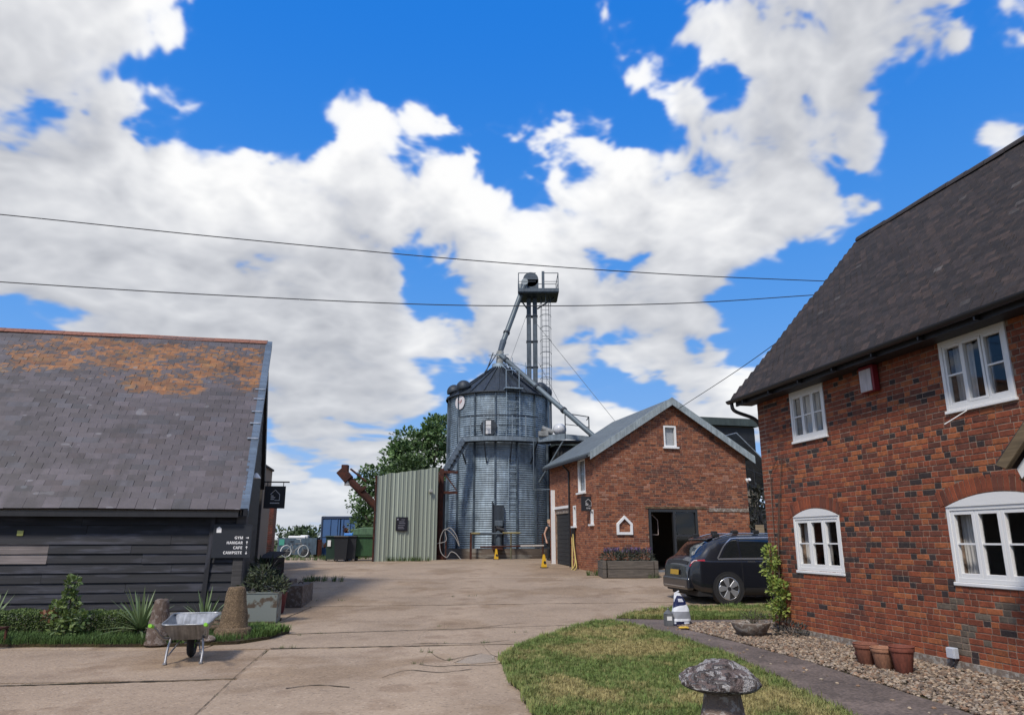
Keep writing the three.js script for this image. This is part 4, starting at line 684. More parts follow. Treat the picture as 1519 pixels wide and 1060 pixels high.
  { const p = pix(872.5, 758, 26.4), t = thing('hanging_sign', 'square black gym sign hanging on the brick outbuilding', 'sign', p.x, p.y, 26.4, rad(10)); part('board', [rb(0.5, 0.52, 0.03, 0.004, 0, 0.26, 0)], M.black, t); part('emblem', [face(0.48, 0.5).translate(0, 0.26, 0.018)], M.logoGym, t); part('bracket', [bx(0.62, 0.03, 0.03, 0.08, 0.58, 0)], M.black, t); part('hanger', [rod(V(-0.18, 0.5, 0), V(-0.18, 0.58, 0), 0.01)], M.black, t); part('hanger', [rod(V(0.18, 0.5, 0), V(0.18, 0.58, 0), 0.01)], M.black, t); }
  { // hose looped on its hook
    const p = at(-0.06, 0.5, -2.35), t = thing('garden_hose', 'yellow hose looped on the side wall of the brick outbuilding', 'hose', p.x, p.y, -p.z, B), hm = mat([0.42, 0.33, 0.10], 0.5);
    part('coil', [tube([V(-0.05, 1.25, -0.08), V(-0.1, 0.7, 0.1), V(-0.2, 0.15, 0.35), V(-0.3, -0.02, 0.7), V(-0.35, 0.0, 0.95), V(-0.2, 0.1, 0.8), V(-0.1, 0.5, 0.4), V(-0.06, 1.0, 0.12), V(-0.05, 1.28, 0.06), V(-0.06, 0.8, 0.18), V(-0.15, 0.2, 0.5), V(-0.4, -0.02, 0.75)], 0.022, 90, 6)], hm, t); part('hook', [rb(0.14, 0.32, 0.1, 0.02, -0.03, 1.35, 0)], M.black, t); part('stand_pipe', [rod(V(-0.02, 0.02, 0.12), V(-0.02, 1.5, 0.12), 0.02)], M.black, t);
  }
  { // sleeper planter with lavender
    const t = thing('timber_planter', 'weathered timber sleeper planter box below the white house emblem', 'planter', 3.72, 0.40, 24.75, rad(3)), wd = mat([0.165, 0.14, 0.115], 0.9, { map: T.wood, bumpMap: T.wood, bumpScale: 0.012 });
    for (let k = 0; k < 2; k++) { part('sleeper', [rb(1.5, 0.26, 0.12, 0.015, 0.07, 0.12 + k * 0.265, 0.43)], wd, t); part('sleeper', [rb(0.13, 0.26, 0.98, 0.015, -0.78, 0.12 + k * 0.265, 0.0)], wd, t); part('sleeper', [rb(0.13, 0.26, 0.98, 0.015, 0.9, 0.12 + k * 0.265, 0)], wd, t); part('sleeper', [rb(1.5, 0.26, 0.12, 0.015, 0.07, 0.12 + k * 0.265, -0.43)], wd, t); }
    part('soil', [bx(1.54, 0.3, 0.8, 0.06, 0.3, 0)], M.bed, t);
    const R = rng(19), l = thing('lavender', 'clump of grey-green lavender with purple flowers in the timber planter', 'plant', 3.76, 0.9, 24.75, rad(3));
    for (const cx of [-0.45, 0.05, 0.5]) part('foliage', [leaves(420, inBall(cx, 0.1, 0, 0.36, 0.2, 0.36), 0.16, R, [0.035, 0.05, 0.03], [0.07, 0.085, 0.055], 7)], M.leafGreen(1, 1, 1), l);
    part('flowers', [leaves(260, (Q) => ({ at: V(-0.75 + 1.55 * Q(), 0.24 + 0.12 * Q(), -0.3 + 0.6 * Q()), dir: V(0, 1, 0) }), 0.09, R, [0.09, 0.05, 0.14], [0.17, 0.10, 0.22], 3)], M.leafGreen(1, 1, 1), l);
  }
}
{ // dark steel sheds beyond
  const cl = mat([0.020, 0.022, 0.026], 0.55, { map: T.streak, metalness: 0.2 }), rg = mat([0.055, 0.075, 0.07], 0.6, { map: T.streak });
  const rib = (w, h, n, amp = 0.03) => grid(n * 4, 1, (u, v) => [u * w - w / 2, v * h, amp * Math.sign(Math.sin(u * n * 2 * Math.PI)) * Math.min(1, Math.abs(Math.sin(u * n * 2 * Math.PI)) * 3)]);
  const a = thing('dark_steel_shed', 'dark ribbed steel shed between the grain silo and the brick outbuilding', 'shed', 4.35, 0.6, 37.6, rad(14.3));
  part('front_cladding', [rib(4.2, 5.6, 22)], cl, a); part('side_cladding', [rib(4.2, 5.6, 22).rotateY(-Math.PI / 2).translate(-2.1, 0, -2.1)], cl, a); part('roof', [bx(4.5, 0.12, 4.6, 0, 5.68, -2.1)], rg, a); part('core', [bx(4.1, 5.5, 4.0, 0, 2.76, -2.1)], M.core, a);
  const b = thing('dark_clad_barn', 'dark clad barn with green roof edge behind the brick outbuilding', 'barn', 10.4, 0.5, 33.5, rad(14.3));
  const bh = pix(1075, 620, 33.5).y - 0.5;
  for (let k = 0; k < 9; k++) part('cladding_board', [bx(4.2, 0.3, 0.04, -1.2, bh - 0.6 - k * 0.31, 0.02)], cl, b);
  part('core', [bx(4.2, bh - 0.4, 5, -1.2, (bh - 0.4) / 2, -2.52)], M.core, b); part('roof', [bx(4.5, 0.34, 5.3, -1.2, bh - 0.22, -2.4)], rg, b);
  const c = thing('glazed_lean_to', 'grey glazed lean-to roof with railing beside the brick outbuilding', 'lean-to', 10.05, 0.45, 30.2, rad(14.3));
  const t0 = pix(1104, 648, 30.2).y - 0.45, t1 = pix(1130, 700, 30.2).y - 0.45;
  const gm = mat([0.3, 0.34, 0.37], 0.4, { map: T.streak, metalness: 0.3 });
  for (let k = 0; k < 6; k++) part('roof_panel', [bar(V(-0.9, t0 + 0.12 - k * 0.0, -k * 0.42), V(1.9, t1 - 1.0, -k * 0.42), 0.4, 0.04)], gm, c);
  part('wall', [bx(1.6, t1 - 1.4, 2.4, 0.6, (t1 - 1.4) / 2, -1.4)], M.dark, c);
  part('railing', [bar(V(-0.6, t1 + 0.1, 0.3), V(1.2, t1 - 0.5, 0.3), 0.04, 0.05), bar(V(-0.6, t1 - 0.5, 0.3), V(1.2, t1 - 1.1, 0.3), 0.04, 0.05), rod(V(-0.3, t1 + 0.1, 0.3), V(-0.3, 0.1, 0.3), 0.03), rod(V(0.4, t1 - 0.3, 0.3), V(0.4, 0.1, 0.3), 0.03)], M.black, c);
  { const p = pix(1131, 797, 22), t = thing('timber_plank', 'pale timber plank standing behind the black car', 'plank', p.x - 0.05, gh(p.x, 22), 22, 0.2); part('board', [rb(0.26, p.y + 0.36 - gh(p.x, 22), 0.05, 0.006, 0, (p.y + 0.36 - gh(p.x, 22)) / 2, 0)], mat([0.42, 0.32, 0.2], 0.85, { map: T.wood }), t); part('strap', [bx(0.27, 0.03, 0.06, 0, p.y + 0.05 - gh(p.x, 22), 0)], M.black, t); }
  { const t = thing('dark_shrub', 'dark tangled shrub between the brick outbuilding and the cottage', 'shrub', 9.15, 0.45, 27.6), R = rng(14); part('foliage', [leaves(900, inBall(0, 1.5, 0, 0.5, 1.6, 0.5), 0.16, R, [0.012, 0.016, 0.012], [0.03, 0.035, 0.022])], M.leafGreen(1, 1, 1), t); part('stem', [tube([V(0, 0, 0), V(0.1, 1, 0), V(-0.05, 2.4, 0.1)], 0.04)], M.dark, t); }
}

// ------------------------------------------------------------------ grain silo, elevator, gantry
{
  const CX = -0.68, CD = 38.6, Rr = 2.7, BY = 0.6, silo = thing('grain_silo', 'tall round corrugated steel grain silo with dark conical roof', 'silo', CX, 0, CD);
  const steel = mat([0.38, 0.49, 0.585], 0.5, { map: again(T.galv, 3.1), metalness: 0.2 }), dk = mat([0.045, 0.06, 0.08], 0.55, { map: T.galv, metalness: 0.3 });
  const y0 = 1.15, y1 = 8.84, nW = 72, pts = []; for (let i = 0; i <= nW * 6; i++) { const t = i / (nW * 6); pts.push([Rr + 0.02 * Math.sin(t * nW * 2 * Math.PI), lerp(y0, y1, t)]); }
  const wall = lathe(pts, 72); { const uv = wall.attributes.uv, p = wall.attributes.position; for (let i = 0; i < p.count; i++) uv.setXY(i, Math.atan2(p.getX(i), p.getZ(i)) * Rr, p.getY(i)); }
  { const p = wall.attributes.position, c = new Float32Array(p.count * 3); for (let i = 0; i < p.count; i++) { const k = Math.floor((p.getY(i) - y0) / 0.96), s = Math.floor((Math.atan2(p.getX(i), p.getZ(i)) / 6.2832 + 1) * 16 + (k % 2) * 0.5), v = 0.86 + 0.28 * hash2(k + 20, s, 9), seam = Math.abs(((p.getY(i) - y0) / 0.96) % 1) < 0.03 ? 0.8 : 1; c[3 * i] = v * seam; c[3 * i + 1] = v * seam; c[3 * i + 2] = v * seam; } wall.setAttribute('color', new THREE.BufferAttribute(c, 3)); }
  const sheet = steel.clone(); sheet.vertexColors = true; part('corrugated_wall', wall, sheet, silo);
  part('plinth', [lathe([[Rr + 0.12, BY - 0.2], [Rr + 0.12, y0], [Rr - 0.1, y0]], 48)], mat([0.42, 0.41, 0.38], 0.95, { map: T.stone }), silo);
  const P = (a, r, y) => V(Math.sin(a) * r, y, Math.cos(a) * r);      // a = 0 faces the camera
  for (let k = 0; k < 16; k++) { const a = rad(-3 + k * 22.5); part('stiffener', [bx(0.09, y1 - y0, 0.05, 0, (y0 + y1) / 2, Rr + 0.045).rotateY(a), bx(0.03, y1 - y0, 0.06, 0, (y0 + y1) / 2, Rr + 0.085).rotateY(a)], mat([0.15, 0.2, 0.25], 0.5, { map: T.galv, metalness: 0.4 }), silo); }
  const ra = 2.86, rb_ = 0.38, ya = 8.8, yb = 10.6;
  for (let k = 0; k < 24; k++) { const a = rad(k * 15), b = rad(k * 15 + 15), q = [P(a, ra, ya), P(b, ra, ya), P(b, rb_, yb), P(a, rb_, yb)], o = []; for (const i of [0, 1, 2, 0, 2, 3]) o.push(q[i].x, q[i].y, q[i].z); const ribm = bar(P(a, ra, ya + 0.03), P(a, rb_, yb + 0.03), 0.05, 0.07); part('roof_panel', [boxUV(raw(o)), ribm], dk, silo); }
  part('eave_ring', [finish(new THREE.TorusGeometry(ra - 0.03, 0.05, 6, 64)).rotateX(Math.PI / 2).translate(0, ya - 0.01, 0)], dk, silo);
  part('roof_collar', [cy(0.4, 0.42, 0.3, 20, 0, yb + 0.08, 0)], steel, silo);
  for (const a of [-78, -48, 62, 84, 140, -130]) {   // hooded roof vents
    const g = [finish(new THREE.SphereGeometry(0.36, 16, 10, 0, Math.PI * 2, 0, Math.PI / 2)).scale(1.1, 1.1, 1.1), cy(0.3, 0.3, 0.16, 14, 0, -0.08, 0)]; const p = P(rad(a), 2.45, 9.2); part('roof_vent', [merge(g).rotateX(0.35).rotateY(rad(a)).translate(p.x, p.y, p.z)], dk, silo);
  }
  // hatches and disc
  part('inspection_hatch', [cy(0.42, 0.42, 0.07, 28, 0, 0, Rr + 0.06, Math.PI / 2).rotateY(rad(-10)).translate(0, 6.98, 0)], dk, silo);
  part('hatch_panel', [bx(0.26, 0.66, 0.03, 0, 6.98, Rr + 0.11).rotateY(rad(-10))], mat([0.55, 0.55, 0.55], 0.6), silo);
  part('maker_disc', [cy(0.36, 0.36, 0.03, 28, 0, 0, Rr + 0.05, Math.PI / 2).rotateY(rad(-46)).translate(0, 8.38, 0)], mat([0.55, 0.53, 0.54], 0.6), silo);
  part('maker_disc_print', [[-0.09, 0.05], [0.03, 0.0], [0.12, 0.07]].map(([x, y]) => bx(0.07, 0.12, 0.012, x, 8.38 + y, Rr + 0.072).rotateY(rad(-46))), mat([0.3, 0.16, 0.16], 0.7), silo);
  // roof ladder platform
  const cg = [], A = (a, r, y) => P(rad(a), r, y);
  for (const a of [8, 22]) { cg.push(rod(A(a, 2.78, 8.9), A(a, 2.78, 9.9), 0.022)); cg.push(rod(A(a, 2.75, 9.95), A(a, 0.6, 10.7), 0.022)); cg.push(rod(A(a, Rr + 0.16, 6.4), A(a, Rr + 0.16, 8.9), 0.02)); }
  for (let y = 6.6; y < 9; y += 0.28) cg.push(rod(A(8, Rr + 0.16, y), A(22, Rr + 0.16, y), 0.014)); cg.push(rod(A(8, 2.78, 9.9), A(22, 2.78, 9.9), 0.022), bar(A(6, 2.9, 8.92), A(24, 2.9, 8.92), 0.5, 0.05));
  part('roof_ladder', cg, steel, silo);
  // lower ladder marks and unloading box on the wall
  const lad = []; for (const a of [11, 20]) lad.push(rod(A(a, Rr + 0.07, 2.6), A(a, Rr + 0.07, 6.1), 0.018)); for (let y = 2.7; y < 6.1; y += 0.3) lad.push(rod(A(11, Rr + 0.07, y), A(20, Rr + 0.07, y), 0.012)); part('wall_ladder', lad, steel, silo);
  part('unloading_door', [bx(0.5, 1.9, 0.12, 0, 2.25, Rr + 0.06), bx(0.06, 2.1, 0.18, -0.26, 2.3, Rr + 0.1), bx(0.06, 1.9, 0.18, 0.26, 2.2, Rr + 0.1)].map((g) => g.rotateY(rad(0))), dk, silo);
  part('unloading_spout', [cy(0.14, 0.16, 1.0, 14, 0.05, 1.75, Rr + 0.3), rb(0.4, 0.28, 0.36, 0.03, 0.05, 2.32, Rr + 0.28), rb(0.46, 0.14, 0.4, 0.03, 0, 1.24, Rr + 0.3)], M.steel, silo);
  part('unloading_motor', [cy(0.12, 0.12, 0.4, 12, 0.12, 2.05, Rr + 0.36, 0, 0, 1.3)], M.black, silo); part('spout_base', [rb(0.5, 0.2, 0.42, 0.02, 0, 1.2, Rr + 0.32)], M.rust, silo);
  // gantry round the silo
  const gan = thing('silo_gantry', 'steel walkway with handrails wrapped round the grain silo', 'walkway', CX, 0, CD), gy = 6.34, light = mat([0.26, 0.32, 0.37], 0.5, { map: T.galv, metalness: 0.35 });
  for (let a = -36; a < 36; a += 12) {
    part('kickboard', [bar(A(a, 3.36, gy + 0.02), A(a + 12, 3.36, gy + 0.02), 0.04, 0.22)], light, gan); part('deck', [bar(A(a, 3.05, gy - 0.06), A(a + 12, 3.05, gy - 0.06), 0.6, 0.05)], dk, gan);
    part('handrail', [rod(A(a, 3.34, gy + 1.15), A(a + 12, 3.34, gy + 1.15), 0.024), rod(A(a, 3.34, gy + 0.65), A(a + 12, 3.34, gy + 0.65), 0.018)], dk, gan);
    part('post', [bar(A(a, 3.34, gy), A(a, 3.34, gy + 1.15), 0.05, 0.05)], light, gan);
  }
  for (const a of [-36, -12, 12, 36]) part('bracket', [bar(A(a, 3.3, gy - 0.1), A(a, Rr + 0.05, gy - 1.1), 0.05, 0.06)], dk, gan);
  const q = (x, y, d) => V(x - CX, y, CD - d);
  part('side_deck', [bar(q(1.3, gy - 0.06, 36.3), q(3.75, gy - 0.12, 35.6), 1.0, 0.06)], dk, gan); part('side_kickboard', [bar(q(1.3, gy + 0.04, 35.75), q(2.6, gy + 0.1, 35.3), 0.04, 0.3), bar(q(2.6, gy + 0.1, 35.3), q(3.75, gy - 0.02, 35.2), 0.04, 0.24)], light, gan);
  part('side_handrail', [rod(q(2.6, gy + 1.25, 35.3), q(3.75, gy + 1.05, 35.2), 0.026), rod(q(2.6, gy + 0.7, 35.3), q(3.75, gy + 0.55, 35.2), 0.02), rod(q(2.6, gy, 35.3), q(2.6, gy + 1.25, 35.3), 0.03), rod(q(3.75, gy - 0.1, 35.2), q(3.75, gy + 1.05, 35.2), 0.03), rod(q(3.75, gy + 1.05, 35.2), q(3.75, gy + 1.05, 36.2), 0.024)], dk, gan);
  part('strut', [bar(q(2.5, gy - 0.1, 35.4), q(1.35, gy - 2.0, 36.6), 0.06, 0.06), rod(q(1.05, gy - 0.1, 35.3), q(1.05, 3.9, 35.6), 0.025), rod(q(1.05, 3.9, 35.6), q(2.2, 3.85, 34.3), 0.022)], light, gan);
  const mo = part('drive_motor', [cy(0.14, 0.14, 0.6, 14, 0, 0, 0, 0, 0, 1.2).translate(...q(1.75, gy + 0.45, 35.7).toArray()), rb(0.5, 0.26, 0.3, 0.03, ...q(1.55, gy + 0.28, 35.7).toArray())], mat([0.4, 0.42, 0.42], 0.6, { map: T.grain }), gan);
  part('plastic_wrap', [ball(0.34, ...q(2.35, gy + 0.5, 35.7).toArray(), 1, 0.9, 1, 10)], mat([0.5, 0.52, 0.55], 0.3), gan);
  // stair at the left
  const s0 = q(-2.35, gy - 0.05, 35.2), s1 = pix(655, 705, 34.6).sub(V(CX, 0, -CD)); const st = [];
  part('stringer', [bar(s0, s1, 0.05, 0.26)], light, gan); part('stringer', [bar(s0.clone().add(V(0.1, 0, -0.7)), s1.clone().add(V(0.1, 0, -0.7)), 0.05, 0.26)], light, gan);
  for (let k = 0; k < 8; k++) { const c = s0.clone().lerp(s1, (k + 0.5) / 8); part('tread', [bx(0.26, 0.03, 0.7, c.x + 0.05, c.y, c.z - 0.35)], dk, gan); }
  const low = pix(655, 712, 34.6); part('landing_post', [rod(q(low.x + 0.08, low.y, 34.65), q(low.x + 0.08, 0.68, 34.65), 0.05, 8), rod(q(low.x + 0.08, low.y, 35.3), q(low.x + 0.08, 0.68, 35.3), 0.05, 8)], dk, gan);
  // elevator tower
  const ED = 41.3, ex = 1.2, el = thing('bucket_elevator', 'tall twin-leg grain elevator tower with a railed platform at its head', 'elevator', ex, 0, ED), py = 15.6;
  part('leg', [bx(0.26, py - 0.6, 0.34, -0.2, (py + 0.8) / 2, 0)], M.steel, el); part('leg', [bx(0.26, py - 0.6, 0.34, 0.16, (py + 0.8) / 2, 0)], M.steel, el);
  for (let y = 2; y < py; y += 1.55) part('leg_flange', [bx(0.68, 0.06, 0.4, -0.02, y, 0)], dk, el);
  part('platform', [rb(2.3, 0.12, 1.9, 0.01, 0.35, py, 0.1), bx(2.34, 0.2, 0.04, 0.35, py + 0.1, 1.07), bx(0.04, 0.2, 1.94, 1.52, py + 0.1, 0.1), bx(0.04, 0.2, 1.94, -0.82, py + 0.1, 0.1)], M.steel, el);
  part('platform_bracket', [bar(V(-0.3, py - 0.75, 0.1), V(-0.75, py - 0.08, 0.1), 0.06, 0.08), bar(V(0.3, py - 0.75, 0.1), V(1.3, py - 0.08, 0.1), 0.06, 0.08)], dk, el);
  const rl = (x0, z0, x1, z1) => { part('guard_rail', [rod(V(x0, py + 1.15, z0), V(x1, py + 1.15, z1), 0.022), rod(V(x0, py + 0.62, z0), V(x1, py + 0.62, z1), 0.018), rod(V(x0, py, z0), V(x0, py + 1.15, z0), 0.028)], M.steel, el); };
  rl(-0.82, 1.05, 0.2, 1.05); rl(0.62, 1.05, 1.5, 1.05); rl(1.5, 1.05, 1.5, -0.85); rl(1.5, -0.85, -0.82, -0.85); rl(-0.82, -0.85, -0.82, 1.05);
  part('guard_post', [bx(0.16, 1.25, 0.1, 0.62, py + 0.62, 1.05)], M.steel, el);
  part('head_casing', [finish(new THREE.CylinderGeometry(0.46, 0.46, 0.46, 20)).rotateX(Math.PI / 2).translate(-0.08, py + 1.05, 0), bx(0.92, 1.0, 0.46, -0.08, py + 0.55, 0)], M.steel, el);
  part('head_motor', [cy(0.2, 0.2, 0.5, 14, -0.45, py + 0.8, 0.3, Math.PI / 2), rb(0.5, 0.4, 0.5, 0.04, -0.55, py + 0.55, 0.05)], mat([0.28, 0.32, 0.34], 0.5), el);
  const ld = []; for (const x of [0.56, 0.98]) ld.push(rod(V(x, 9.2, 0.2), V(x, py, 0.2), 0.022)); part('ladder_rail', ld, M.steel, el);
  for (let y = 9.3; y < py; y += 0.32) part('ladder_rung', [rod(V(0.56, y, 0.2), V(0.98, y, 0.2), 0.013, 5)], M.steel, el);
  for (let y = 9.8; y < py - 0.3; y += 0.75) { const h = []; for (let i = 0; i <= 10; i++) { const a = Math.PI * i / 10; h.push(V(0.77 - Math.cos(a) * 0.33, y, 0.2 + Math.sin(a) * 0.66)); } part('cage_hoop', [tube(h, 0.014, 20, 5)], M.steel, el); }
  for (const a of [0.15, 0.5, 0.85]) { const t = Math.PI * a, x = 0.77 - Math.cos(t) * 0.33, z = 0.2 + Math.sin(t) * 0.66; part('cage_bar', [rod(V(x, 9.5, z), V(x, py - 0.1, z), 0.012, 5)], M.steel, el); }
  // spouts
  const gp = mat([0.19, 0.235, 0.26], 0.45, { map: T.galv, metalness: 0.45 });
  { const a = V(ex - 0.5, py + 0.55, -ED + 0.45), b = pix(746, 508, 39.4), c = pix(742, 522, 38.8), d = V(CX, 10.7, -CD), t = thing('grain_spout', 'bent pipe running from the elevator head down to the silo roof', 'pipe'); part('upper_pipe', [rod(a, b, 0.15, 14)], gp, t); part('elbow', [rod(b.clone().add(V(0.02, 0.06, 0)), c, 0.18, 14, 0.15)], M.steel, t); part('lower_pipe', [rod(c, d, 0.2, 14)], mat([0.42, 0.44, 0.42], 0.6, { map: T.grain }), t); const n = a.clone().lerp(b, 0.82); part('flange', [rod(n, n.clone().lerp(b, 0.15), 0.19, 14)], dk, t); }
  { const a = pix(743, 527, 38.2), b = pix(882, 648, 33.2), t = thing('grain_chute', 'long sloping pipe from the silo top over its eaves to the dark shed', 'pipe'), m = a.clone().lerp(b, 0.42); part('chute_pipe', [rod(a, b, 0.125, 14)], gp, t); for (const k of [0.06, 0.42, 0.7]) { const c = a.clone().lerp(b, k), d = a.clone().lerp(b, k + 0.015); part('flange', [rod(c, d, 0.165, 14)], dk, t); } part('prop', [rod(m, V(m.x - 0.3, 9.3, m.z - 0.6), 0.03)], dk, t); }
  { const t = thing('roof_scaffold', 'lattice of thin steel struts standing on the silo roof peak', 'frame', CX, 10.4, CD), g = [[-1.0, -0.5, -0.15, 1.0], [0.9, -0.45, 0.12, 1.0], [-0.7, -0.1, -0.35, 1.05], [1.5, -0.7, 0.3, 0.9], [0.5, 0.1, 1.4, -0.4]]; for (const [x0, a, x1, b] of g) part('strut', [rod(V(x0, a, 0.6), V(x1, b, 0.15), 0.03)], dk, t); part('ring', [rod(V(-0.6, 0.9, 0.2), V(0.5, 0.95, 0.2), 0.025), rod(V(0.3, 0.55, 0.4), V(1.5, 0.2, 0.6), 0.022), rod(V(0.7, -0.3, 0.9), V(0.7, 0.6, 0.9), 0.022), rod(V(1.4, -0.5, 0.8), V(1.4, 0.35, 0.8), 0.022)], steel, t); }
  // guys
  const wire = mat([0.12, 0.13, 0.14], 0.5);
  const guy = (a, b, label) => { const t = part('guy_wire', [rod(a, b, 0.012, 4)], wire); t.userData = { label, category: 'wire', group: 'guy wires of the elevator tower' }; };
  const top = V(ex + 0.3, 13.9, -ED); guy(top, pix(925, 640, 40), 'thin guy wire from the elevator tower down behind the brick gable'); guy(V(ex - 0.3, 14.6, -ED), pix(752, 548, 38.8), 'thin guy wire from the elevator tower to the silo roof peak'); guy(V(ex + 0.35, 9.6 + 2, -ED), pix(838, 612, 42), 'thin guy wire from low on the elevator tower to the dark shed');
  // barrier of pipes in front of the plinth
  const bt = thing('pipe_barrier', 'rusty pipe barrier standing in front of the silo plinth', 'barrier', -2.0, 0.66, 35.4), ru = M.rust;
  part('post', [bx(0.1, 1.28, 0.1, 0.06, 0.62, 0)], ru, bt); part('post', [cy(0.045, 0.045, 1.2, 10, 1.95, 0.58, 0)], mat([0.2, 0.19, 0.12], 0.8, { map: T.grain }), bt);
  const yl = mat([0.36, 0.30, 0.12], 0.7, { map: T.grain }); part('top_rail', [rod(V(0.06, 1.2, 0.02), V(0.5, 1.2, 0.02), 0.05, 10)], yl, bt); part('top_rail', [rod(V(1.55, 1.22, 0.02), V(2.4, 1.22, 0.02), 0.05, 10)], yl, bt); part('top_rail', [rod(V(0.5, 1.19, 0.02), V(1.55, 1.19, 0.02), 0.04, 8)], M.steel, bt); part('lower_rail', [rod(V(2.4, 0.62, 0.02), V(3.5, 0.64, 0.02), 0.045, 8)], mat([0.36, 0.33, 0.3], 0.7), bt); part('lower_rail', [rod(V(0.5, 0.58, 0.02), V(2.4, 0.62, 0.02), 0.04, 8)], ru, bt); part('post', [cy(0.04, 0.04, 1.2, 8, 3.45, 0.58, 0)], ru, bt);
  // rusty frame and grey hose between shed and silo
  const fr = thing('rusty_scaffold', 'rusty brown steel scaffold between the green shed and the silo', 'scaffold', -3.3, 0.62, 34.6); part('column', [bx(0.18, 4.2, 0.18, 0.0, 2.1, 0)], ru, fr); part('column', [bx(0.16, 4.2, 0.16, -0.25, 2.1, -1.6)], ru, fr); for (const y of [4.05, 3.1]) part('beam', [bar(V(-0.1, y, 0), V(0.75, y - 0.02, 0.1), 0.1, 0.12)], ru, fr); part('brace', [bar(V(0.1, 4.0, 0), V(0.7, 3.2, 0.05), 0.05, 0.05)], ru, fr); part('footing', [bx(0.4, 0.3, 0.4, 0.02, 0.12, 0)], ru, fr);
  const hs = thing('grey_hose', 'grey hose in loose loops hanging beside the silo', 'hose', -2.9, 0.68, 34.2); part('coil', [tube([V(-0.5, 0.72, 0), V(-0.1, 0.85, 0.05), V(-0.15, 1.3, 0), V(0.05, 1.42, 0), V(0.35, 1.1, 0.05), V(0.5, 0.6, 0), V(0.3, 1.0, 0.02), V(-0.15, 1.35, 0.06), V(-0.38, 0.9, 0), V(-0.3, 0.3, 0.05), V(-0.05, 0.12, 0.05), V(0.12, 0.35, 0), V(0.3, 0.32, 0.05), V(0.6, 0.02, 0.1)], 0.019, 110, 6)], mat([0.27, 0.26, 0.25], 0.6), hs); part('hook', [bx(0.06, 1.2, 0.06, -0.12, 0.6, -0.08)], ru, hs);
}

